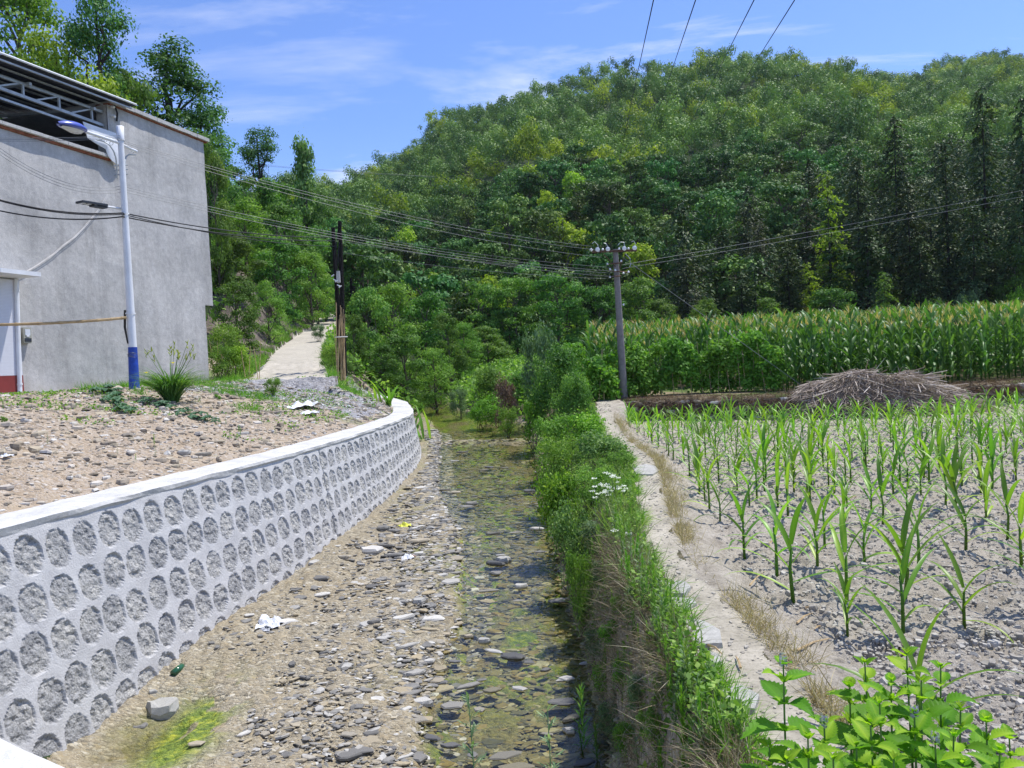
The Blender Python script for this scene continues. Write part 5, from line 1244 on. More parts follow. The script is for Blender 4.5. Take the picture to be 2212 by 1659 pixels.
def tall_rows():
    rng = np.random.default_rng(19); pts = []
    for y in np.arange(22.0, 46, .62):
        for x in np.arange(2.6, .70 * y + 1.5, .30 if y < 30 else .42):
            xx, yy = x + rng.normal() * .05, y + rng.normal() * .06
            if yy < 25.6 and xx < 7.75: continue
            if yy < yterr(np.array(xx)) + .55 or xx < 2.6 + (yy - 25) * .1: continue
            pts.append((xx, yy))
    pts = np.array(pts); order = np.argsort(pts[:, 1]); mb = MB(); mbt = MB(); n = 0; cnt = {}
    arr = [[mesh_arrays(m) for _, m in t] for t in tm]; z = terrain(pts[:, 0], pts[:, 1])
    for k in order:
        x, y = pts[k]; v = rng.integers(8); s = rng.uniform(.84, 1.16)
        if n < 290 and x < .685 * y:
            ri = int((y - yterr(np.array(x)) - .5) / .62); rowi = ('front row', 'second row', 'third row', 'fourth row', 'fifth row', 'sixth row', 'inner rows')[min(max(ri, 0), 6)]; cnt[rowi] = cnt.get(rowi, 0) + 1; sec = 'beside the bean rows' if x < 8.6 else 'behind the straw heap' if x < .54 * y else 'right of the straw heap' if x < .62 * y else 'at the right edge'
            inst('tall_maize_plant', tm[v], (x, y, z[k]), rng.uniform(0, 6.28), s, f'tall tasselled maize in the {rowi} on the terrace, {sec}', 'maize plant', 'tall maize on the terrace'); n += 1
        else:
            rz = rng.uniform(0, 6.28); add_copy(mb, arr[v][0], (x, y, z[k]), rz, s); add_copy(mbt, arr[v][1], (x, y, z[k]), rz, s)
    r_ = empty('maize_crop', (0, 0, 0), 'dense tall maize with tan tassels filling the back of the terrace field', 'maize crop'); r_['kind'] = 'stuff'
    for nm, q, m_ in (('leaves', mb, 'leaf_tallcorn'), ('tassels', mbt, 'tassel')): o = q.build(nm, MT[m_], r_, smooth=nm == 'leaves'); o['kind'] = 'stuff'
    print('tall', len(pts))
tall_rows()
# ------------------------------------------------------------------ climbing beans
def beans(px0, px1, ytop, D, lab, seed, depth=1.0):
    rng = np.random.default_rng(seed); a = P(px0, ytop, D); b = P(px1, ytop, D); zb = gz((a[0] + b[0]) / 2, D); Wd = b[0] - a[0]; h = a[2] - zb
    c = np.array([(a[0] + b[0]) / 2, D + .3, zb]); root = empty('bean_row', c, lab, 'bean plants', 'climbing beans on stakes')
    lobes = [(rng.uniform(-.42, .42) * Wd, rng.uniform(-.3, .3) * depth - .1 * (1 - z_), z_ * h, rng.uniform(.16, .30)) for z_ in rng.uniform(.06, .93, int(34 * Wd / 1.2))]
    mb = MB(); lobe_leaves(mb, lobes, int(3600 * Wd / 1.2), .10, rng, up=.25, aspect=.85, rnd=.6, flat=1.1, jitter=.5); mb.build('vines', MT['leaf_bean'], root)
    for k in range(int(Wd / .28)):
        mb = MB(); x = -.45 * Wd + k * .28; mb.tube([(x + rng.normal() * .05, -.35, -.05), (x + .1 * rng.normal(), 0, h * 1.05)], [.011, .007], 5); mb.build('stake', MT['bamboo'], root)
beans(1210, 1262, 752, 21.3, 'thin bean vines on bare stakes at the left end behind the footpath', 701)
beans(1262, 1335, 762, 22.0, 'bean vines on stakes just left of the concrete pole', 702)
beans(1352, 1430, 742, 22.9, 'bean vines immediately right of the concrete pole', 703)
beans(1425, 1510, 735, 23.0, 'second clump of bean vines right of the concrete pole', 704)
beans(1505, 1590, 742, 23.0, 'darker clump of bean vines in the middle of the row', 705)
beans(1585, 1655, 722, 22.9, 'tall clump of bean vines under the guy wire', 706)
beans(1640, 1702, 745, 22.4, 'last clump of bean vines next to the tall maize', 707)
beans(1300, 1400, 780, 22.6, 'low bean leaves around the base of the concrete pole', 708)

# ------------------------------------------------------------------ terrace wall, straw heap, dry grass
def flat_stones(mb, c, sx, sy, sz, rot, tilt, v, rng, n=7):
    """irregular flat shards"""
    m = len(c); an = (np.arange(n) / n * 2 * math.pi)[None] + rng.uniform(-.25, .25, (m, n)); r = rng.uniform(.72, 1.1, (m, n))
    x = np.cos(an) * r; y = np.sin(an) * r
    rings = []
    for k, (sc, zz_) in enumerate(((.92, -1), (1.0, .2), (.86, 1))):
        jx = rng.uniform(-.05, .05, (m, n)); rings.append(np.stack([x * sc * sx[:, None] + jx * sx[:, None], y * sc * sy[:, None], (np.full((m, n), zz_) + rng.uniform(-.25, .25, (m, n))) * sz[:, None]], -1))
    V = np.concatenate(rings, 1)
    ct, st = np.cos(tilt)[:, None], np.sin(tilt)[:, None]; yy = V[..., 1] * ct - V[..., 2] * st; z_ = V[..., 1] * st + V[..., 2] * ct
    cr, sr = np.cos(rot)[:, None], np.sin(rot)[:, None]; X = V[..., 0] * cr - yy * sr; Y = V[..., 0] * sr + yy * cr
    W = np.stack([X, Y, z_], -1) + c[:, None]; base = mb.n; i = np.arange(m)[:, None] * 3 * n
    F4 = []
    for k in range(2):
        for j in range(n): q = (j + 1) % n; F4.append([k * n + j, k * n + q, (k + 1) * n + q, (k + 1) * n + j])
    F4 = (i[:, None] + np.array(F4)[None]).reshape(-1, 4); mb.add(W.reshape(-1, 3), F4, np.repeat(v, 3 * n))
    mb.f.setdefault(n, []).append(base + i + 2 * n + np.arange(n)[None])
def terrace_wall():
    rng = np.random.default_rng(31); mb = MB(); C_ = []
    for x in np.arange(3.1, 19, .16):
        for k in range(7):
            C_.append((x + rng.uniform(-.08, .08), float(yterr(np.array(x))) + .03 + rng.uniform(-.06, .04) + .01 * k, ZF + .02 + k * .085 + rng.uniform(-.02, .02)))
    C_ = np.array(C_); m = len(C_)
    flat_stones(mb, C_, rng.uniform(.10, .22, m), rng.uniform(.08, .14, m), rng.uniform(.025, .05, m), rng.normal(size=m) * .15, rng.normal(size=m) * .06, rng.random(m), rng)
    tag(mb.build('terrace_wall', MT['terrace_stone']), 'low dark dry-stone terrace wall between the young and the tall maize', 'stone wall')
MT['terrace_stone'] = stone_mat('mossy_terrace_stone', (0.035, 0.035, 0.03), (0.16, 0.14, 0.10))
terrace_wall()
MT['dead_tan'] = leafmat('dead_bank_stems', (0.13, 0.10, 0.06), (0.30, 0.24, 0.16), (0.48, 0.42, 0.30), trans=0.1, rnd=0.1)
def dry_grass():
    rng = np.random.default_rng(41); mb = MB()
    # hanging over the terrace edge
    n = 26000; x = rng.uniform(2.9, 19, n); y = yterr(x) + rng.uniform(-.05, .75, n) ** 1.0; z = -1.29 + np.minimum(0, (y - yterr(x) - .12)) * 1.5 + rng.uniform(-.03, .05, n)
    z = np.where(rng.random(n) < .35, z - rng.uniform(0, .3, n), z); y = np.where(z < -1.35, yterr(x) - .03, y)
    d = rng.normal(size=(n, 3)) * .8 + [0, -.7, .25]; strands(mb, np.stack([x, y, z], 1), d, rng.uniform(.08, .26, n), .008, rng.normal(size=(n, 3)) * .03 + [0, -.03, -.08], rng.random(n), rng)
    tag(mb.build('dry_grass', MT['brown']), 'brown dead grass hanging over the stone terrace edge', 'dry grass', kind='stuff')
    mb = MB(); n = 10000; y = 3.2 + (rng.random(n) ** 1.3) * 16; x = xpath(y) + hpath(y) + np.abs(rng.normal(size=n)) * .09 * (1 + .5 * (fbm(y * 2, y * 0, 3) > .5)) + .02
    keep = fbm(y * 2.1, y * 0, 55, 3) + rng.normal(size=n) * .08 > .47; x, y = x[keep], y[keep]; n = len(x); z = terrain(x, y) + .0
    strands(mb, np.stack([x, y, z], 1), rng.normal(size=(n, 3)) * .6 + [0, 0, .7], rng.uniform(.05, .15, n), .0045, rng.normal(size=(n, 3)) * .04, rng.random(n), rng)
    tag(mb.build('dry_grass', MT['dry']), 'straw-coloured dry grass strip along the right edge of the footpath', 'dry grass', kind='stuff')
    mb = MB(); n = 26000; y = rng.uniform(3.0, 9.5, n); t = rng.random(n); x = (xwr(y) + .1) + (xpath(y) - hpath(y) - xwr(y) - .12) * t; z = terrain(x, y)
    keep = fbm(x * 3, y * 3, 57, 3) > .42; x, y, z = x[keep], y[keep], z[keep]; n = len(x)
    strands(mb, np.stack([x, y, z], 1), rng.normal(size=(n, 3)) * .9 + [-.25, -.1, .35], rng.uniform(.06, .22, n), .0040, rng.normal(size=(n, 3)) * .07, rng.random(n), rng)
    tag(mb.build('dead_stems', MT['dead_tan']), 'tangle of dead brown stems on the bank between creek and footpath', 'dead stems', kind='stuff')
dry_grass()
def straw_heap():
    rng = np.random.default_rng(51); c = np.array([9.9, 20.4, ZF]); root = empty('straw_heap', c, 'big heap of dry grey-brown maize stalks against the terrace wall', 'straw heap')
    def top(x, y):
        r = np.sqrt(((x + .15 * y) / 2.9) ** 2 + ((y) / 1.1) ** 2); return np.clip(1 - r ** 2.8, 0, 1) * (1.02 - .10 * x) + (fbm(x * 1.4 + 5, y * 1.4, 4, 3) - .5) * .55 * (r < .92)
    gx, gy = np.meshgrid(np.linspace(-3.0, 3.0, 70), np.linspace(-1.15, 1.15, 36), indexing='ij'); zz_ = top(gx, gy) - .08; idx = np.arange(gx.size).reshape(gx.shape)
    mb = MB(); mb.add(np.stack([gx, gy, zz_], -1).reshape(-1, 3), np.stack([idx[:-1, :-1], idx[1:, :-1], idx[1:, 1:], idx[:-1, 1:]], -1).reshape(-1, 4), rng.random(gx.size) * .3); mb.build('packed_core', MT['straw'], root)
    mb = MB(); n = 13000; x = rng.uniform(-2.9, 2.9, n); y = rng.uniform(-1.05, .9, n); z = top(x, y) + rng.uniform(-.05, .05, n); k = z > .0; x, y, z = x[k], y[k], z[k]; n = len(x)
    d = np.stack([x * .5 + rng.normal(size=n) * .6, y * .6 - .3 + rng.normal(size=n) * .5, -.25 - .3 * np.abs(x) / 2 + rng.normal(size=n) * .25], 1)
    strands(mb, np.stack([x, y, z], 1), d, rng.uniform(.12, .5, n), rng.uniform(.008, .02, n), rng.normal(size=(n, 3)) * .03, rng.random(n), rng)
    for i in range(420):
        x, y = rng.uniform(-2.4, 2.4), rng.uniform(-1.0, .6); z = float(top(x, y)) + .02
        if z < .05: continue
        dd = unit(np.array([x * .4 + rng.normal() * .7, -.4 + rng.normal() * .5, -.1 - .2 * abs(x) + rng.normal() * .2])); ln = rng.uniform(.3, .8)
        mb.tube([(x, y, z), tuple(np.array([x, y, z]) + dd * ln)], [.013, .009], 4, a=rng.uniform(.3, 1))
    mb.build('stalks', MT['straw'], root)
straw_heap()
# ------------------------------------------------------------------ stones
def scatter_stones():
    rng = np.random.default_rng(61)
    # loose shards on the gravel bar
    n = 34000; y = 3.2 + 19 * rng.random(n) ** 1.7; xl = xwl(y); xw = xwall(y) + .33; x = xw + (xl + .25 - xw) * rng.random(n) ** .8
    z = terrain(x, y); s = np.exp(rng.normal(size=n) * .5) * .013 * (1 + .06 * y); s = np.clip(s, .006, .09)
    dens = sstep(.2, .9, (x - xw) / (xl - xw)) * .8 + .25; k = (rng.random(n) < dens) & ~((x < -2.4) & (y < 7.4)); x, y, z, s = x[k], y[k], z[k], s[k]; n = len(x)
    mb = MB(); flat_stones(mb, np.stack([x, y, z + s * .12], 1), s * rng.uniform(.9, 1.5, n), s * rng.uniform(.5, .9, n), s * rng.uniform(.08, .24, n), rng.uniform(-.9, .9, n), rng.normal(size=n) * .28, rng.random(n), rng, 6)
    tag(mb.build('gravel', MT['stone']), 'loose slate shards and gravel strewn over the dry side of the creek bed', 'gravel', kind='stuff')
    # stones under and in the water
    n = 15000; y = 3.2 + 19 * rng.random(n) ** 1.6; x = xwl(y) - .1 + (xwr(y) - xwl(y) + .25) * rng.random(n); z = terrain(x, y); s = np.clip(np.exp(rng.normal(size=n) * .45) * .021 * (1 + .045 * y), .010, .10)
    mb = MB(); flat_stones(mb, np.stack([x, y, z + s * .02], 1), s * rng.uniform(.9, 1.5, n), s * rng.uniform(.5, .95, n), s * rng.uniform(.07, .2, n), rng.uniform(-.9, .9, n), rng.normal(size=n) * .15, rng.random(n), rng, 7)
    tag(mb.build('creek_pebbles', MT['wet_stone']), 'wet brown and grey stones on the bottom of the creek', 'pebbles', kind='stuff')
    # field clods and soil-slope rubble
    n = 24000; y = 3.4 + 17 * rng.random(n) ** 1.5; x = xpath(y) + .5 + (y * .72 - xpath(y)) * rng.random(n); k = y < yterr(x) - .2; x, y = x[k], y[k]; n = len(x)
    z = ZF + 0 * x + (fbm(x * 2.2, y * 1.1, 31, 2) - .5) * .09 + np.abs(fbm(x * 7, y * 7, 21, 3) - .5) * 0.14; s = np.clip(np.exp(rng.normal(size=n) * .5) * .008 * (1 + .06 * y), .004, .035)
    mb = MB(); flat_stones(mb, np.stack([x, y, z], 1), s * rng.uniform(.8, 1.3, n), s * rng.uniform(.7, 1, n), s * rng.uniform(.4, .8, n), rng.uniform(0, 6, n), rng.normal(size=n) * .4, rng.random(n), rng, 6)
    tag(mb.build('soil_clods', MT['clod']), 'dry pale soil clods covering the young maize field', 'soil clods', kind='stuff')
    n = 14000; y = 5 + 18 * rng.random(n) ** 1.1; x = xwall(y) - CAPW - .05 - rng.random(n) * 6.2; z = terrain(x, y) + (fbm(x * 4, y * 4, 41, 4) - .5) * .14 * sstep(0, .4, xwall(y) - CAPW - x); k = (np.abs(x / y) < .72) & ~((x + 7.95) * nv_[0] + (y - 20) * nv_[1] < .1) & ~((np.abs(x - xroad(y)) < hroad(y) + .1) & (y > 19.0))
    x, y, z = x[k], y[k], z[k]; n = len(x); s = np.clip(np.exp(rng.normal(size=n) * .5) * .019 * (1 + .03 * y), .01, .10)
    mb = MB(); flat_stones(mb, np.stack([x, y, z + s * .1], 1), s * rng.uniform(.9, 1.5, n), s * rng.uniform(.5, .9, n), s * rng.uniform(.15, .4, n), rng.uniform(0, 6, n), rng.normal(size=n) * .3, rng.random(n), rng, 6)
    tag(mb.build('rubble', MT['soil_stone']), 'small stones and rubble littering the soil slope above the river wall', 'rubble', kind='stuff')
MT['clod'] = stone_mat('soil_clod', (0.30, 0.27, 0.225), (0.43, 0.40, 0.34), 0.95, (0.38, 0.35, 0.29), (0.50, 0.47, 0.41))
MT['soil_stone'] = stone_mat('soil_stones', (0.22, 0.18, 0.13), (0.50, 0.44, 0.36), 0.9)
scatter_stones()
def path_grit():
    rng = np.random.default_rng(63); n = 1300; y = 3.2 + 18 * rng.random(n) ** 1.6; x = xpath(y) + (rng.random(n) - .5) * 2.3 * hpath(y); z = terrain(x, y) + (fbm(x * 5, y * 5, 51, 3) - .5) * .035; s = np.clip(np.exp(rng.normal(size=n) * .5) * .006 * (1 + .07 * y), .003, .03)
    mb = MB(); flat_stones(mb, np.stack([x, y, z + s * .1], 1), s * rng.uniform(.8, 1.4, n), s * rng.uniform(.6, 1, n), s * rng.uniform(.2, .5, n), rng.uniform(0, 6, n), rng.normal(size=n) * .3, rng.random(n), rng, 6)
    tag(mb.build('grit', MT['clod']), 'fine grit and chips lying on the footpath', 'grit', kind='stuff')
path_grit()
def one_stone(seed, n=9, th=.25):
    rng = np.random.default_rng(seed); mb = MB(); o = np.ones(1)
    flat_stones(mb, np.zeros((1, 3)), o, o * rng.uniform(.5, .85), o * th, np.zeros(1), np.zeros(1), o * rng.random(), rng, n); return mb.build('stone', MT['stone'], link=False)
SV = [one_stone(800 + i, 8 + i % 4, (.12, .17, .24)[i % 3]) for i in range(9)]
SW = []
for m_ in SV: c_ = m_.copy(); c_.materials.clear(); c_.materials.append(MT['half_stone']); SW.append(c_)
def pal_stone(seed, mat, th=.35):
    rng = np.random.default_rng(seed); mb = MB(); o = np.ones(1); flat_stones(mb, np.zeros((1, 3)), o, o * .7, o * th, np.zeros(1), np.zeros(1), o * .4, rng, 11); return mb.build('stone', MT[mat], link=False)
special = [  # px, py, width px, label, material or None
    (355, 1535, 92, 'largest pale flat boulder lying in the puddle at the foot of the wall', 'slab'), (330, 1495, 20, 'small white stone just above the pale boulder in the puddle', 'slab'),
    (305, 1570, 40, 'dark flat stone at the edge of the puddle below the pale boulder', None), (620, 1345, 50, 'brown slate under the white plastic litter', None),
    (898, 1638, 55, 'light grey angular slab at the bottom edge of the creek', None), (908, 1520, 62, 'grey wedge-shaped slab at the left water edge', None),
    (928, 1483, 40, 'pointed dark slab left of the water', None), (1072, 1253, 30, 'pale blue-grey stone standing out in the middle of the water', None),
    (1125, 1279, 34, 'pair-like dark slab in the middle of the water', None), (935, 1338, 56, 'long dark ledge stone at the left edge of the water', None),
    (1048, 1408, 30, 'pale brick-shaped stone in the water', 'slab'), (1232, 1608, 32, 'round pale stone at the right bank at the bottom', 'slab'),
    (1225, 1490, 36, 'wet grey stone half under the right bank', None), (918, 1560, 40, 'pale flat stone left of the shallow water near the bottom', None),
    (1012, 1395, 26, 'dark flat stone in the water beside the pale brick-shaped one', None), (1160, 1155, 34, 'pale slab at the foot of the creek hedge', None),
    (1090, 1227, 36, 'buff flat stone in the water above the blue-grey one', 'slab'), (1018, 1100, 30, 'pale flat slab in the middle of the creek', None), (985, 1075, 26, 'white-topped slab near the middle of the creek', None),
    (1060, 1350, 30, 'olive flat stone under shallow water', None), (830, 1142, 36, 'brown block on the gravel bar by the yellow litter', None), (985, 1140, 22, 'round white stone at the left water edge', 'slab'),
    (800, 1190, 60, 'long low slate ledge on the gravel bar', None), (740, 1205, 30, 'rounded dark stone near the foot of the wall', None), (905, 1170, 50, 'broad slate on the gravel bar right of the yellow litter', None),
    (860, 1290, 30, 'flat grey stone on the gravel bar', None), (905, 1300, 34, 'buff block near the water on the gravel bar', 'slab'), (470, 955, 34, 'brown flat stone on the soil slope', None), (440, 982, 40, 'grey slab on the soil slope above the cap', None), (400, 978, 36, 'left grey slab of the two lying on the soil slope', None),
    (590, 838, 24, 'dark upright stone on the slope under the lane end', None), (1035, 1560, 30, 'dark stone in the shallow water near the bottom', None), (1120, 1430, 60, 'large flat submerged slab', None),
]
for i, (x, y, w_, lb, m_) in enumerate(special):
    p = ground_hit(x, y); D = p[1]; s = w_ * D / F_PX / 2; me = SV[i % 9] if m_ is None else pal_stone(900 + i, m_)
    z = p[2]; z = max(z, float(zwat(D)) - .01) if (x > 900 and x < 1240 and 'submerged' not in lb and 'under shallow' not in lb) else z
    if 'pale boulder' in lb and 'largest' in lb: z = -3.04
    inst('stone', [('stone', me)], (p[0], p[1], z + s * .08), random.uniform(-.35, .35), s, lb, 'stone')
rngS = np.random.default_rng(67)
for i in range(200):
    y = 4.2 + 15 * rngS.random() ** 1.3; inw = rngS.random() < .30
    x = rngS.uniform(xwl(y) - .1, xwr(y) + .1) if inw else xwl(y) - abs(rngS.normal()) * .9
    if x < xwall(y) + .5: continue
    s = rngS.uniform(.035, .10) * (1 + .035 * y); z = gz(x, y); z = max(z, float(zwat(y)) - .012) if inw else z
    inst('stone', [('stone', (SW if inw else SV)[rngS.integers(9)])], (x, y, z + s * (.0 if inw else .07)), rngS.uniform(-.6, .6), (s * rngS.uniform(.9, 1.4), s * rngS.uniform(.7, 1), s * rngS.uniform(.4, .8)), ('small ' if s < .085 else 'mid-sized ' if s < .12 else 'large ') + 'flat slate ' + ('breaking the surface of the creek' if inw else 'on the gravel bar beside the water') + (' near the camera' if y < 7 else ' beside the hedge' if y < 11 else ' in the distance'), 'stone', 'slate stones in the water' if inw else 'slate stones on the gravel bar', tilt=rngS.normal() * .08)
# flagstones of the path
def slab(pl, lb, z=None):
    z0 = float(zpath(5.0)) + .025 if z is None else z; P_ = [PZ(x, y, z0) for x, y in pl]; c = np.mean(P_, 0); n = len(P_); mb = MB()
    top = [p for p in P_]; bot = [p + (p - c) * .05 - [0, 0, .07] for p in P_]; mid_ = [c + (p - c) * .55 + [0, 0, random.uniform(.0, .006)] for p in P_]
    mb.add(top + bot + mid_, [[j, (j + 1) % n, n + (j + 1) % n, n + j] for j in range(n)] + [[2 * n + j, 2 * n + (j + 1) % n, (j + 1) % n, j] for j in range(n)]); mb.f.setdefault(n, []).append(np.array([[2 * n + j for j in range(n)][::-1]]))
    tag(mb.build('flagstone', MT['slab']), lb, 'flagstone', 'flagstones set in the footpath')
slab([(1366, 1008), (1395, 1002), (1415, 1006), (1423, 1016), (1410, 1024), (1375, 1024)], 'pale flagstone where the path passes the end of the creek hedge')
slab([(1405, 1262), (1428, 1253), (1480, 1255), (1492, 1266), (1478, 1281), (1425, 1282)], 'rounded flagstone, second counted from the far end of the path')
slab([(1432, 1300), (1450, 1290), (1495, 1292), (1505, 1303), (1480, 1314), (1440, 1312)], 'smaller flagstone between two larger ones on the path')
slab([(1450, 1345), (1475, 1335), (1520, 1340), (1555, 1360), (1560, 1388), (1500, 1392), (1468, 1375)], 'largest pale flagstone on the footpath')
slab([(1490, 1412), (1520, 1402), (1552, 1412), (1558, 1428), (1515, 1440)], 'half-buried flagstone next to the largest one on the path')
slab([(1555, 1490), (1600, 1478), (1640, 1500), (1630, 1530), (1580, 1528)], 'half-buried flagstone nearest to the camera on the path')

# ------------------------------------------------------------------ weeds
def weed(seed, h, nleaf, ll, lw, mat, top='leaf_bright', droop=50, e0=45):
    rng = np.random.default_rng(seed); mb = MB(); mb.tube([(0, 0, -.05), (rng.normal() * .02, rng.normal() * .02, h * .5), (rng.normal() * .03, rng.normal() * .03, h)], [.0055, .0045, .002], 5, a=.4)
    for i in range(nleaf):
        t = (i + 1) / nleaf; az = i * 2.4 + rng.normal() * .2; k = (1 - .45 * t)
        blade(mb, (0, 0, h * (.12 + .88 * t)), az, rad(e0 + 32 * t), ll * k * rng.uniform(.8, 1.15), lw, rad(droop * (1.1 - .7 * t)), np.clip(rng.uniform(.1, .6) + .35 * t, 0, 1), 4, fold=.3)
    return mb.build('weed', MT[mat], link=False, smooth=True)
fb = [weed(1000 + i, .42, 44, .095, .013, 'leaf_bright') for i in range(4)]
dk = [weed(1010 + i, .5, 40, .13, .016, 'leaf_mid', e0=35) for i in range(2)]
def lobed_weed(seed, h, mat, n=16, size=.09):
    """stem with opposite cut leaves, like mugwort"""
    rng = np.random.default_rng(seed); mb = MB(); mb.tube([(0, 0, -.05), (.01, .02, h * .5), (0, .03, h)], [.004, .0035, .002], 5, a=.3)
    for i in range(n):
        t = (i + 1) / n; az = i * 2.4; b = np.array([0, .03 * t, h * (.1 + .9 * t)]); s = size * (1.1 - .6 * t); d = np.array([math.cos(az), math.sin(az), .35 + .5 * t])
        blade(mb, b, az, rad(30 + 35 * t), s, s * .22, rad(45), rng.uniform(.3, 1), 3)
        for sd in (-1, 1):
            for q in (.35, .6, .8): blade(mb, b + d * s * q * .8, az + sd * .8, rad(25), s * .42, s * .13, rad(30), rng.uniform(.3, 1), 2)
    return mb.build('weed', MT[mat], link=False, smooth=True)
mug = [lobed_weed(1020 + i, .45, 'leaf_grey') for i in range(3)]
def put(me, px, py, ytop, lb, cat='weed', name='weed', grp=None, base=None, rz=None, D=None, hm=1.0):
    p = ground_hit(px, py) if D is None else P(px, py, D); q = P(px, ytop, p[1]); h = q[2] - p[2]
    return inst(name, [('plant', me)], (p[0], p[1], p[2]), random.uniform(0, 6.28) if rz is None else rz, (h / hm,) * 3, lb, cat, grp)
for i, (x, yb, yt, kind, lb) in enumerate((
    (1478, 1640, 1470, 0, 'tall bright narrow-leaved weed at the left edge of the path near the bottom'), (1515, 1650, 1492, 1, 'bright narrow-leaved weed just right of the tallest one by the path'),
    (1495, 1668, 1545, 2, 'short bright weed in front of the two tall ones by the path'), (1565, 1640, 1555, 3, 'small bright weed right of the tall pair beside the path'),
    (1472, 1465, 1412, 0, 'single small rosette-topped weed on the path edge'), (1425, 1400, 1330, 1, 'bright weed in the clump opposite the largest flagstone'),
    (1440, 1445, 1365, 2, 'bright weed low in the clump opposite the largest flagstone'), (1400, 1420, 1340, 3, 'bright weed at the creek side of the clump opposite the largest flagstone'),
    (1380, 1400, 1345, 0, 'leftmost bright weed of the clump opposite the largest flagstone'), (1415, 1345, 1270, 1, 'bright weed level with the second flagstone'),
    (1432, 1330, 1285, 2, 'small bright weed touching the smaller flagstone'), (1390, 1270, 1200, 3, 'bright weed under the hedge before the second flagstone'),
    (1370, 1230, 1160, 0, 'bright weed at the narrow part of the path'), (1345, 1215, 1150, 1, 'bright weed beside the scattered white flowers'), (1360, 1190, 1125, 2, 'small bright weed close to the white flowers'),
    (1380, 1180, 1135, 3, 'tiny bright weed leaning over the narrow path'), (1340, 1290, 1220, 2, 'bright weed on the upper bank'), (1310, 1330, 1265, 1, 'bright weed among the dead brown stems'))):
    put(fb[kind], x, yb, yt, lb, hm=.46)
for i, (x, yb, yt, lb) in enumerate(((1262, 1640, 1478, 'dark long-leaved weed at the water edge near the bottom'), (1290, 1660, 1560, 'second dark weed on the bank at the bottom'), (1240, 1330, 1262, 'dark weed hanging over the creek edge'), (1285, 1400, 1320, 'dark weed on the creek side of the bank'), (1275, 1230, 1160, 'dark weed at the lower end of the hedge'))):
    put(dk[i % 2], x, yb, yt, lb, hm=.54)
for i, (x, yb, yt, lb) in enumerate(((1380, 1665, 1565, 'grey-green cut-leaved weed at the bottom of the bank'), (1425, 1662, 1590, 'grey-green weed beside the dark bank weeds at the bottom'), (1340, 1640, 1560, 'grey-green weed left of two similar ones at the bottom'), (1330, 1520, 1450, 'grey-green weed halfway up the near bank'), (1300, 1450, 1380, 'grey-green weed above the creek edge'), (1255, 1275, 1215, 'small pale weed over the water'), (1215, 1275, 1225, 'little pale weed at the waterline'))):
    put(mug[i % 3], x, yb, yt, lb, hm=.47)
# sprigs growing up from below the bridge
for i, (x, yt, lb) in enumerate(((1025, 1512, 'slim pale sprig in front of the water left of another one'), (1197, 1532, 'slim pale sprig in front of the water near the right bank'))):
    D = 3.0; q = P(x, yt, D); m_ = lobed_weed(1040 + i, 1.15, 'leaf_grey', 26, .10); inst('weed', [('plant', m_)], (q[0], q[1], q[2] - 1.15), 1.0 + i, 1.0, lb, 'weed')
# seeded minor weeds on the bank
rngW = np.random.default_rng(71); nW = 0
for i in range(260):
    y = 3.4 + 8 * rngW.random() ** 1.3; t = rngW.uniform(.05, 1); x = xwr(y) + .1 + (xpath(y) - hpath(y) - xwr(y) - .16) * t
    me = (fb + mug + mug + dk)[rngW.integers(12)] if False else (fb + mug + dk)[rngW.integers(9)]; s = rngW.uniform(.35, .85) * (.9 if y > 5 else .75)
    inst('weed', [('plant', me)], (x, y, gz(x, y) - .01), rngW.uniform(0, 6.28), s, 'small weed growing among the dead stems on the bank between creek and path', 'weed', 'small bank weeds', tilt=rngW.normal() * .15)
for i, (x, yb, s, k, lb) in enumerate(((1290, 1420, .30, 3, 'grey-green clump on the bank face beside the buff stone in the water'), (1268, 1350, .26, 0, 'leafy clump on the bank face level with the white litter'), (1300, 1500, .26, 1, 'leafy clump low on the near bank'), (1345, 1480, .24, 4, 'bright clump on the near bank top'), (1385, 1540, .26, 3, 'grey-green clump on the near bank top by the bright weeds'), (1320, 1590, .28, 3, 'pale clump at the bottom of the near bank'), (1420, 1600, .24, 0, 'leafy clump beside the tall bright weeds'), (1365, 1620, .24, 4, 'bright clump at the bottom edge of the bank'), (1330, 1390, .24, 4, 'bright clump above the dead stems'), (1262, 1280, .26, 2, 'leafy clump hanging over the water'), (1345, 1330, .2, 0, 'small leafy clump by the smaller flagstone'), (1300, 1260, .25, 3, 'grey-green clump at the near end of the hedge'))):
    p = ground_hit(x, yb); inst('weed_bush', (sh_a[:3] + [sh_g, sh_b])[k][0], (p[0], p[1], p[2] - .04), random.uniform(0, 6.28), (s, s, s * 1.1), lb, 'weed bush')
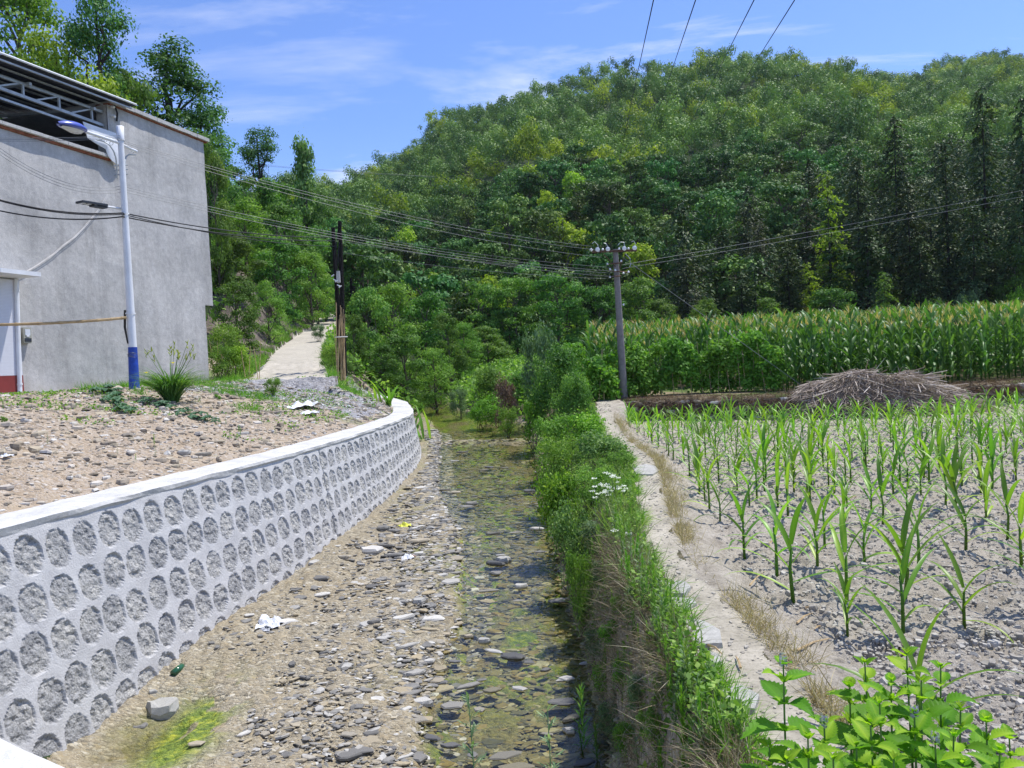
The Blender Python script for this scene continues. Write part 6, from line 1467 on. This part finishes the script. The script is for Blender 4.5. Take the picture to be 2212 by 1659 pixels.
# grass and ground cover
def ground_cover():
    rng = np.random.default_rng(81)
    def patch(n, xs, ys, ll, wd, mat, lb, keepf=None, name='grass', up=.9, spread=.6):
        x, y = xs(n), ys(n); 
        if keepf is not None: k = keepf(x, y); x, y = x[k], y[k]
        m = len(x); z = terrain(x, y); mb = MB(); strands(mb, np.stack([x, y, z], 1), rng.normal(size=(m, 3)) * spread + [0, 0, up], rng.uniform(.5, 1.2, m) * ll, wd, rng.normal(size=(m, 3)) * ll * .35, rng.random(m), rng)
        tag(mb.build(name, MT[mat]), lb, name.replace('_', ' '), kind='stuff')
    def band(Y0, Y1, X0, X1): return (lambda n: rng.uniform(X0, X1, n)), (lambda n: rng.uniform(Y0, Y1, n))
    house_out = lambda x, y: ((x + 7.95) * nv_[0] + (y - 20) * nv_[1] > .12)
    xs, ys = band(14, 20.8, -10.5, -3.2)
    patch(42000, xs, ys, .16, .009, 'leaf_bright', 'fresh green grass along the top of the soil slope before the house', lambda x, y: house_out(x, y) & (fbm(x * 1.2, y * 1.2, 91, 4) + .12 * sstep(1.4, 0, (x + 7.95) * nv_[0] + (y - 20) * nv_[1]) + .14 * sstep(19.6, 20.4, y) - .05 * (y < 15.5) > .54) & (x < xwall(y) - 1.0 - 2.6 * sstep(15.5, 16.5, y) * (y < 19.2)) & ~((np.abs(x - xroad(y)) < hroad(y) + .05) & (y > 18.6)))
    if 0: patch(9000, lambda n: rng.uniform(-9, -3.2, n), lambda n: rng.uniform(19.4, 20.9, n), .14, .010, 'leaf_bright', 'green grass fringe at the end of the concrete lane', lambda x, y: house_out(x, y) & (x < -3.4))
    y_ = lambda n: rng.uniform(20.4, 40, n)
    patch(9000, lambda n: rng.uniform(0, 1, n), y_, .2, .02, 'leaf_bright', 'green verge along the concrete lane', None) if False else None
    n = 12000; y = rng.uniform(20.6, 45, n); sd = rng.choice([-1, 1], n); x = xroad(y) + sd * (hroad(y) + .05 + np.abs(rng.normal(size=n)) * .35); z = terrain(x, y); mb = MB()
    strands(mb, np.stack([x, y, z], 1), rng.normal(size=(n, 3)) * .6 + [0, 0, .9], rng.uniform(.1, .3, n), .02, rng.normal(size=(n, 3)) * .06, rng.random(n), rng); tag(mb.build('grass', MT['leaf_bush']), 'green verge growing along both edges of the concrete lane', 'grass', kind='stuff')
    n = 9000; y = 3.2 + 15 * rng.random(n) ** 1.2; x = xpath(y) - hpath(y) - np.abs(rng.normal(size=n)) * .10 + .06 * (fbm(y * 3, y * 0, 7, 3) > .5); z = terrain(x, y); k = fbm(x * 3, y * 2.2, 17, 3) > .45; x, y, z = x[k], y[k], z[k]; n = len(x); mb = MB()
    strands(mb, np.stack([x, y, z], 1), rng.normal(size=(n, 3)) * .6 + [.25, 0, .7], rng.uniform(.05, .17, n), .006, rng.normal(size=(n, 3)) * .05 + [.02, 0, -.01], rng.random(n), rng); tag(mb.build('grass', MT['leaf_herby']), 'green grass tufts leaning over the left edge of the footpath', 'grass', kind='stuff')
    n = 1100; y = 4.5 + 12 * rng.random(n); t = rng.random(n); x = xwr(y) + .05 + (xpath(y) - hpath(y) - xwr(y)) * t; z = terrain(x, y) + .1; mb = MB(); strands(mb, np.stack([x, y, z], 1), rng.normal(size=(n, 3)) * .7 + [-.25, -.1, .9], rng.uniform(.15, .4, n) * (y > 7) + rng.uniform(.08, .25, n), .006, rng.normal(size=(n, 3)) * .10 + [0, 0, -.03], rng.random(n), rng); tag(mb.build('grass', MT['leaf_pale']), 'pale grass stems sticking out of the creek hedge', 'grass', kind='stuff')
    # broad small-leaved cover: slope weeds, bank and creek-side foliage, forest edge
    def cover(name, lb, x, y, size, mat, lift=.05, v=None):
        m = len(x); z = terrain(x, y) + rng.random(m) * lift; mb = MB(); cards(mb, np.stack([x, y, z], 1), rng.normal(size=(m, 3)) * .6 + [0, 0, .8], size * rng.uniform(.6, 1.3, m), rng.random(m) if v is None else v, .7, rng=rng); tag(mb.build(name, MT[mat]), lb, name.replace('_', ' '), kind='stuff')
    n = 16000; x = rng.uniform(-9.8, -3.3, n); y = rng.uniform(10.5, 19.8, n); k = (fbm(x * 1.0, y * 1.6, 97, 4) > .57 - .008 * (y - 13)) & house_out(x, y) & (x < xwall(y) - .9); cover('ground_cover', 'patches of small bright weeds creeping over the soil slope', x[k], y[k], .045, 'leaf_bright', .06)
    n = 34000; y = 3.4 + 17.5 * rng.random(n) ** 1.2; t = rng.random(n) ** .8; x = xwr(y) + .12 + (xpath(y) - hpath(y) - xwr(y) - .12) * t; k = (y > 9.5) | ((fbm(x * 2.5, y * 2.5, 99, 3) > .46)); k &= (y > 7.5) | (rng.random(n) < .45); cover('ground_cover', 'leafy green cover on the bank between the creek and the footpath', x[k], y[k], .04, 'leaf_bush', .18)
    n = 26000; y = rng.uniform(22.5, 46, n); x = rng.uniform(-10, 3.0, n); k = (x > xroad(y) + hroad(y) + .2) & ((x < xwl(y) - .4) | (x > xwr(y) + .25)) & ~((y < 23) & (x < -2)) & ((y > 24.6) | (x > xwr(y))); cover('undergrowth', 'dense low undergrowth on both banks beyond the creek bend', x[k], y[k], .16, 'leaf_bush', .8)
    n = 26000; s = rng.random(n) ** .7 * 14; y = rng.uniform(22, 60, n); x = xroad(y) - hroad(y) - .4 - s; k = fbm(x * .7, y * .7, 103, 3) + .45 * sstep(1.2, 3.2, s) - .12 > .50; cover('undergrowth', 'green undergrowth and creepers on the steep slope above the lane', x[k], y[k], .24, 'leaf_mid', .6)
    n = 22000; y = rng.uniform(44.5, 62, n); x = rng.uniform(.0, .75, n) * y; cover('undergrowth', 'dark leafy undergrowth along the edge of the forest', x, y, .30, 'leaf_mid', 1.6)
ground_cover()
# white yarrow-like flowers on the hedge
def flowers():
    k = 0
    for (x, y, n, sp, lb) in ((1312, 1050, 26, 30, 'largest spread of white flower heads on top of the creek hedge'), (1322, 1085, 12, 24, 'small group of white flower heads just under the largest spread'), (1352, 1148, 6, 20, 'few scattered white flower heads near the narrow path')):
        c = P(x, y, 9.3 if k < 2 else 7.4); D = c[1]; root = empty('flower_cluster', c, lb, 'flowers'); mb = MB(); mb2 = MB(); rng = np.random.default_rng(90 + k)
        for i in range(n):
            o = np.array([rng.normal() * sp * .6, rng.normal() * .18 * F_PX / D, -rng.normal() * sp * .45]) * D / F_PX
            mb.tube([o + [0, .02, -.35], o], [.003, .002], 4, a=.5)
            q = 26; an = rng.uniform(0, 6.28, q); r = np.sqrt(rng.random(q)) * .035; cc = o + np.stack([np.cos(an) * r, np.sin(an) * r, rng.normal(size=q) * .006], 1); cards(mb2, cc, rng.normal(size=(q, 3)) * .35 + [0, -.2, 1], .017, rng.random(q), .9, rng=rng)
        mb2.build('flower_heads', MT['petal'], root); mb.build('stems', MT['stem'], root); k += 1
flowers()

# ------------------------------------------------------------------ daylily, squash vines, small plants on the slope
def daylily():
    p = P(372, 862, 13.6); z = gz(p[0], p[1]); rng = np.random.default_rng(95); root = empty('daylily', (p[0], p[1], z), 'big clump of strap-leaved daylily with yellow buds before the house wall', 'daylily'); mb = MB()
    for i in range(300):
        a = rng.uniform(0, 6.28); q = rng.uniform(0, .12); blade(mb, (q * math.cos(a), q * math.sin(a), 0), a + rng.normal() * .3, rad(rng.uniform(55, 86)), rng.uniform(.55, .95), .024, rad(rng.uniform(70, 150)), rng.uniform(0, 1), 6, fold=.4)
    mb.build('leaves', MT['leaf_mid'], root, smooth=True); mb = MB(); m2 = MB()
    for i in range(15):
        a = rng.uniform(0, 6.28); t = rng.uniform(.15, .55); h = rng.uniform(.85, 1.12); e = np.array([t * math.cos(a), t * math.sin(a) * .5, h]); mb.tube([(0, 0, 0), e * [.4, .4, .55], e], [.006, .005, .003], 5, a=.7)
        for j in range(6): d = unit(np.array([rng.normal() * .5, rng.normal() * .5, 1.])); b = e - [0, 0, rng.uniform(0, .12)]; m2.tube([b, b + d * .035, b + d * .07], [.004, .008, .002], 5, a=rng.random())
    mb.build('flower_stalks', MT['stem'], root); m2.build('buds', MT['bud'], root)
    for sx, sz in ((-.36, .55), (.12, .70)):
        mb = MB(); 
        for j in range(6): blade(mb, (sx, -.15, sz), j * 1.047, rad(35), .07, .025, rad(60), .5, 3)
        mb.build('flower', MT['petal_yellow'], root)
MT['bud'] = simple('yellow_green_buds', (0.35, 0.40, 0.06), .6, .3)
daylily()
def squash(pts, lb, seed):
    rng = np.random.default_rng(seed); P3 = [ground_hit(*q) for q in pts]; root = empty('squash_vine', P3[0], lb, 'squash vine'); c0 = P3[0]; mb = MB(); mv = MB()
    mv.tube([q - c0 + [0, 0, .03] for q in P3], .008, 5)
    for i in range(len(P3) - 1):
        a, b = P3[i] - c0, P3[i + 1] - c0; k = max(2, int(np.linalg.norm(b - a) / .085))
        for j in range(k):
            p = a + (b - a) * j / k + [rng.normal() * .07, rng.normal() * .07, 0]; p[2] = gz(p[0] + c0[0], p[1] + c0[1]) - c0[2]; h = rng.uniform(.05, .16); az = rng.uniform(0, 6.28); r = rng.uniform(.06, .105); tl = rng.uniform(-.5, .5); mv.tube([p, p + [0, 0, h]], .004, 4)
            n = 15; V = [p + [0, 0, h]]; A = [1.0]
            for q in range(n): an = az + q / n * 5.9; rr_ = r * (1 + .16 * math.cos(q / n * 5.9 * 2.5)); V.append(p + np.array([rr_ * math.cos(an), rr_ * math.sin(an), h + .25 * r * tl * math.cos(an) - .45 * rr_ + .012 * (-1) ** q])); A.append(.25 + .3 * (q % 3 == 0))
            mb.add(V, [[0, q, q + 1] for q in range(1, n)], A)
    mb.build('leaves', MT['leaf_squash'], root); mv.build('stem', MT['stem'], root)
squash([(205, 853), (240, 862), (262, 880), (285, 898)], 'left squash vine with dark blue-green leaves on the slope below the lamp', 96)
squash([(310, 870), (350, 880), (395, 893), (440, 908), (468, 920)], 'right squash vine trailing down the soil slope below the daylily', 97)
squash([(215, 850), (232, 845), (250, 858)], 'short squash runner at the upper end of the left vine', 98)
for x, yb, yt, pr, lb in ((590, 858, 812, sh_a[0], 'leafy weed bush at the end of the lane above the shale'), (470, 866, 848, sh_b, 'small yellow-green weed right of the daylily'), (280, 832, 812, sh_a[1], 'leafy sprig climbing at the foot of the street lamp'), (690, 738, 700, sh_g, 'small leafy plant at the lane edge left of the timber poles'), (715, 800, 745, sh_a[2], 'green weeds left of the bamboo stakes'), (760, 812, 770, sh_a[3], 'green weeds right of the bamboo stakes'), (10, 912, 895, sh_b, 'small green weed on the slope at the left edge'), (900, 900, 860, sh_b, 'leafy weeds behind the corner of the wall cap')):
    p = ground_hit(x, yb, 8); h = P(x, yt, p[1])[2] - p[2]; inst('weed_bush', pr[0], (p[0], p[1], p[2] - .02), random.uniform(0, 6), (h * .9, h * .9, h), lb, 'weed bush')
for i in range(26):
    y = rngW.uniform(7.5, 16); x = xwall(y) - CAPW - rngW.uniform(.4, 3.8); inst('weed_tuft', [('plant', mug[i % 3] if i % 2 else fb[i % 4])], (x, y, gz(x, y)), rngW.uniform(0, 6), rngW.uniform(.18, .35), 'tiny green weed sprouting from the bare soil slope', 'weed', 'tiny weeds on the soil slope')
# weeds and bean stakes right of the house, left of the lane
for i, (x, yb, yt, lb) in enumerate(((480, 830, 740, 'leafy weeds against the right corner of the house'), (515, 822, 745, 'stake-grown weeds between the house and the lane'), (490, 790, 700, 'tall weeds behind the house corner'))):
    p = P(x, yb, 20.8 + i * .5); z = gz(p[0], p[1]); h = P(x, yt, p[1])[2] - z; inst('weed_bush', (sh_a[i])[0], (p[0], p[1], z - .02), random.uniform(0, 6), (h * .8, h * .8, h), lb, 'weed bush')
mb = MB(); c = P(505, 815, 20.9); root = empty('bean_stakes', c, 'thin dry stakes standing in the weeds right of the house', 'stakes')
for i in range(9): a = np.array([random.uniform(-.5, .6), random.uniform(-.2, .4), -.3]); mb.tube([a, a + [random.uniform(-.15, .15), 0, random.uniform(.9, 1.35)]], [.012, .007], 5)
mb.build('stakes', MT['bamboo'], root)
# banana-like plants behind the cap and the pole foot plant
for x, yb, yt, lb in ((905, 898, 852, 'young broad-leaved plant behind the corner of the wall cap'), (835, 842, 800, 'young broad-leaved plants behind the far end of the wall cap'), (1372, 905, 862, 'green broad-leaved weed at the left end of the stone terrace wall')):
    p = P(x, yb, 20.5 if x < 1000 else 21.3); z = gz(p[0], p[1]); h = P(x, yt, p[1])[2] - z; mb = MB(); rng = np.random.default_rng(int(x))
    for i in range(12): blade(mb, (rng.normal() * .15, rng.normal() * .15, 0), rng.uniform(0, 6.28), rad(rng.uniform(50, 85)), max(.35, h) * rng.uniform(.6, 1), .09, rad(rng.uniform(30, 90)), rng.random(), 6)
    o = mb.build('broad_leaved_plant', MT['leaf_bright'], smooth=True); o.location = (p[0], p[1], z); tag(o, lb, 'plant')

# ------------------------------------------------------------------ litter
def crumple(px, py, w_, mat, lb, name='plastic_litter', asp=.6, hz_=.35, cat='litter', seed=1):
    p = ground_hit(px, py); s = w_ * p[1] / F_PX; rng = np.random.default_rng(seed); n = 14; gx, gy = np.meshgrid(np.linspace(-.5, .5, n), np.linspace(-.5, .5, n), indexing='ij')
    an = np.arctan2(gy, gx); rr_ = np.hypot(gx, gy); edge = 1 + .35 * (vnoise(an * 2, rr_ * 0 + seed, seed) - .5); X = gx * edge * s; Y = gy * edge * s * asp * 1.6
    Z = np.abs(fbm(gx * 3.2 + seed, gy * 3.2, seed, 3) - .5) * s * hz_ * 3 * (1 - rr_) + .01; idx = np.arange(n * n).reshape(n, n); mb = MB()
    mb.add(np.stack([X, Y, Z], -1).reshape(-1, 3), np.stack([idx[:-1, :-1], idx[1:, :-1], idx[1:, 1:], idx[:-1, 1:]], -1).reshape(-1, 4)); o = mb.build(name, MT[mat]); o.location = tuple(p + [0, 0, .005]); o.rotation_euler = (0, 0, rng.uniform(-.5, .5)); tag(o, lb, cat)
MT['yellow_plastic'] = simple('yellow_plastic', (0.65, 0.66, 0.08), .5, .4); MT['grey_plastic'] = simple('grey_plastic', (0.35, 0.36, 0.38), .4, .4, var=.4); MT['brown_plastic'] = simple('brown_foil', (.35, .2, .13), .4, .5, var=.5)
crumple(645, 882, 66, 'plastic_sheet', 'crumpled white plastic sheet on the shale slope under the lane', asp=.9, seed=3)
crumple(668, 895, 40, 'plastic_sheet', 'lower torn tail of the white plastic sheet on the shale slope', asp=.6, seed=5)
crumple(748, 880, 22, 'grey_plastic', 'small grey plastic scrap near the far end of the wall', seed=6)
crumple(583, 1352, 52, 'plastic_sheet', 'white crumpled plastic bag on the gravel near the wall foot', hz_=.6, seed=7)
crumple(576, 1362, 26, 'grey_plastic', 'dark side of a plastic bag on the gravel', hz_=.5, seed=8)
crumple(875, 1138, 24, 'yellow_plastic', 'yellow-green crumpled plastic scrap on the gravel bar', hz_=.5, seed=9)
crumple(880, 1208, 28, 'plastic_sheet', 'white and brown food wrapper on the gravel bar', hz_=.5, seed=10)
crumple(889, 1205, 18, 'brown_plastic', 'brown end of the wrapper lying on the gravel bar', hz_=.5, seed=11)
crumple(14, 988, 22, 'plastic_sheet', 'white scrap on the soil slope at the left edge', seed=12)
p = ground_hit(375, 1462); mb = MB(); mb.tube([(0, 0, .035), (.02, .14, .04), (.022, .17, .04), (.024, .22, .04)], [.034, .034, .014, .012], 10); MT['green_glass'] = simple('dark_green_glass', (0.02, 0.09, 0.04), .15, .6); o = mb.build('bottle', MT['green_glass'], smooth=True); o.location = tuple(p); tag(o, 'dark green bottle lying at the foot of the river wall', 'bottle')
# straw and sticks on the field
for i, (x0, y0, x1, y1) in enumerate(((1620, 1270, 1652, 1240), (1740, 1318, 1768, 1322), (1722, 1352, 1755, 1330), (1722, 1412, 1795, 1385), (1760, 1370, 1772, 1358), (1660, 1180, 1690, 1160), (1830, 1085, 1850, 1075), (2060, 1130, 2085, 1150), (1935, 1080, 1985, 1110), (1610, 1620, 1660, 1655), (1530, 1400, 1560, 1420), (1600, 1450, 1590, 1425))):
    a, b = ground_hit(x0, y0), ground_hit(x1, y1); mb = MB(); mb.tube([a + [0, 0, .02], (a + b) / 2 + [0, 0, .035], b + [0, 0, .02]], [.008, .006, .004], 5); mb_ = mb.build('dry_stalk', MT['bamboo']); tag(mb_, 'dry maize stalk lying on the bare ground of the near field', 'dry stalk', 'dry stalks lying on the field')

# ------------------------------------------------------------------ broad-leaved herb close to the camera
def serrated(mb, base, d, up, ln, wd, v, droop=.35, teeth=8):
    """toothed pointed leaf with a folded blade"""
    d = unit(np.asarray(d, float)); s = unit(np.cross(d, up)); u = np.cross(s, d); m = teeth * 2 + 1; V, A = [], []
    for i in range(m + 1):
        t = i / m; c = base + d * ln * t + np.array([0, 0, -1]) * droop * ln * t ** 2
        w_ = wd * .5 * (math.sin(math.pi * min(1, t ** .62)) ** .85) * (1 - .25 * t); w_ *= 1.10 if i % 2 else .90; w_ = max(w_, .0008)
        back = d * ln * (.035 if i % 2 else -.0); V += [c + s * w_ + back + u * w_ * .30, c + s * w_ * .5 + u * w_ * .10, c, c - s * w_ * .5 + u * w_ * .10, c - s * w_ + back + u * w_ * .30]; A += [v, v + .04, min(1, v + .22), v + .04, v]
    idx = np.arange(len(V)).reshape(-1, 5); mb.add(V, np.stack([idx[:-1, :-1], idx[:-1, 1:], idx[1:, 1:], idx[1:, :-1]], -1).reshape(-1, 4), np.clip(A, 0, 1))
def herb(tip_px, tip_py, D, base_dx, lb, seed, npair=7, L0=.112, flower=False):
    rng = np.random.default_rng(seed); tip = P(tip_px, tip_py, D); b = np.array([tip[0] + base_dx, D + rng.uniform(-.05, .1), ZF]); root = empty('leafy_herb', b, lb, 'herb', 'toothed-leaf herb stems at the field corner')
    mb = MB(); T = tip - b; pts = [T * t + np.array([base_dx * -.35 * math.sin(math.pi * t), 0, 0]) for t in np.linspace(0, 1, 9)]; mb.tube(pts, [.0065 - .0045 * t for t in np.linspace(0, 1, 9)], 6, a=.5); mb.build('stem', MT['stem'], root)
    ml = MB(); P_ = np.array(pts); az = rng.uniform(0, 3.14); H = T[2]; step = .066
    for k in range(npair):
        z = H - .012 - step * k * (.55 + .11 * k) ; t = z / H
        if t < .2: break
        c = np.array([np.interp(t, np.linspace(0, 1, 9), P_[:, j]) for j in range(3)]); az += math.pi / 2 + rng.normal() * .15; ln = L0 * (.42 + .62 * min(1, k / 2.6)) * rng.uniform(.88, 1.12)
        for sd in (0, math.pi):
            e = rad(48 - 12 * min(k, 4) + rng.normal() * 8); a = az + sd + rng.normal() * .12; d = np.array([math.cos(a) * math.cos(e), math.sin(a) * math.cos(e), math.sin(e)]); pet = c + d * ln * .16; serrated(ml, pet, d, np.array([0, 0, 1.]), ln, ln * .70, float(np.clip(rng.uniform(.25, .6) + .35 * (k < 2), 0, .95)), droop=rng.uniform(.2, .55), teeth=8)
        if k in (1, 2, 3, 4, 5):
            for j in range(6): a = rng.uniform(0, 6.28); e = rad(rng.uniform(20, 75)); d = np.array([math.cos(a) * math.cos(e), math.sin(a) * math.cos(e), math.sin(e)]); serrated(ml, c, d, np.array([0, 0, 1.]), ln * rng.uniform(.28, .5), ln * .22, .85, droop=.2, teeth=4)
    for j in range(6): a = rng.uniform(0, 6.28); serrated(ml, T, [math.cos(a), math.sin(a), 1.4], np.array([0, 0, 1.]), .022, .012, .98, .1, 4)
    ml.build('leaves', MT['leaf_herb'], root, smooth=False)
    if flower:
        mb = MB(); n = 60; an = rng.uniform(0, 6.28, n); zz_ = rng.uniform(-.018, .012, n); cards(mb, np.stack([np.cos(an) * .010, np.sin(an) * .010, zz_], 1) + T + [0, 0, .008], np.stack([np.cos(an), np.sin(an), zz_ * 20], 1), .009, rng.random(n), .6, rng=rng); mb.build('flower_spike', MT['petal_lilac'], root)
MT['leaf_herb'] = leafmat('herb_leaves', (0.055, 0.16, 0.012), (0.14, 0.32, 0.02), (0.34, 0.50, 0.04), trans=0.42, rnd=0.08)
MT['petal_lilac'] = leafmat('lilac_petals', (0.35, 0.28, 0.45), (0.55, 0.5, 0.65), trans=.3, rnd=.02)
for i, (x, y, D, dx, lb, np_, fl) in enumerate((
    (1692, 1430, 1.95, .08, 'tall leaning toothed-leaf stem standing alone left of the clump', 9, True), (1662, 1610, 1.9, .1, 'short stem at the left foot of the toothed-leaf clump', 5, False),
    (1868, 1432, 2.1, -.03, 'upright stem topping the left half of the toothed-leaf clump', 8, False), (1958, 1412, 2.05, .02, 'tallest central stem of the toothed-leaf clump', 9, False),
    (2032, 1440, 2.1, .03, 'stem with pointed top leaves right of the tallest central stem', 8, False), (2075, 1530, 1.95, .04, 'stem on the right flank of the toothed-leaf clump', 7, False),
    (2130, 1555, 2.0, .07, 'rightmost long stem of the toothed-leaf clump', 7, False), (1900, 1520, 1.9, .0, 'front stem in the middle of the toothed-leaf clump', 7, False),
    (1835, 1480, 2.15, -.04, 'thin arching stem in the left gap of the clump', 5, False), (1975, 1540, 1.85, .02, 'low bright front stem below the tallest one', 7, True), (1780, 1560, 1.9, -.03, 'low front stem left of the clump centre', 6, True),
    (1745, 1590, 1.8, .03, 'short stem under the leaning one', 5, False), (2020, 1600, 1.8, .03, 'low right front stem of the clump', 6, True), (1850, 1610, 1.75, .0, 'lowest front stem at the bottom edge', 6, False), (2160, 1620, 1.85, .05, 'bottom right corner stem of the clump', 6, False), (1930, 1640, 1.7, 0, 'bottom centre stem of the clump', 6, False), (2080, 1650, 1.75, .02, 'lowest stem on the right of the clump', 6, False), (1700, 1640, 1.75, 0, 'bottom left stem of the clump', 5, False), (1800, 1640, 1.7, .0, 'bottom stem between the leaning one and the centre of the clump', 6, False), (1990, 1470, 1.95, .0, 'leafy stem directly in front of the tallest one', 8, False), (1925, 1470, 2.0, .0, 'leafy stem left of the tallest one', 8, False), (2060, 1590, 1.85, .0, 'leafy stem low on the right side of the clump', 7, False), (1880, 1560, 1.8, .0, 'broad-leaved stem low in the centre of the clump', 7, False), (2180, 1590, 2.05, .03, 'outermost right stem of the clump', 6, False))):
    herb(x, y, D, dx, lb, 1200 + i, np_ + 2, flower=fl)
# maize plant within the herb clump
p = P(1985, 1560, 3.4); inst('maize_plant', [('leaves', ym[3])], (p[0], p[1], gz(p[0], p[1])), 1.0, 1.15, 'single maize plant poking up behind the toothed-leaf herbs', 'maize plant')

# ------------------------------------------------------------------ thin air
def haze():
    mb = MB(); mb.box((0, 230, 46), (570, 300, 61)); m = bpy.data.materials.new('thin_haze'); m.use_nodes = True; t = m.node_tree; t.nodes.clear()
    o = t.nodes.new('ShaderNodeOutputMaterial'); p = t.nodes.new('ShaderNodeVolumePrincipled'); p.inputs['Color'].default_value = (0.78, 0.86, 1.0, 1); p.inputs['Density'].default_value = 0.00013; p.inputs['Anisotropy'].default_value = 0.2
    t.links.new(p.outputs[0], o.inputs['Volume']); tag(mb.build('haze', m), 'thin blue summer haze over the valley', 'haze', kind='stuff')
haze()
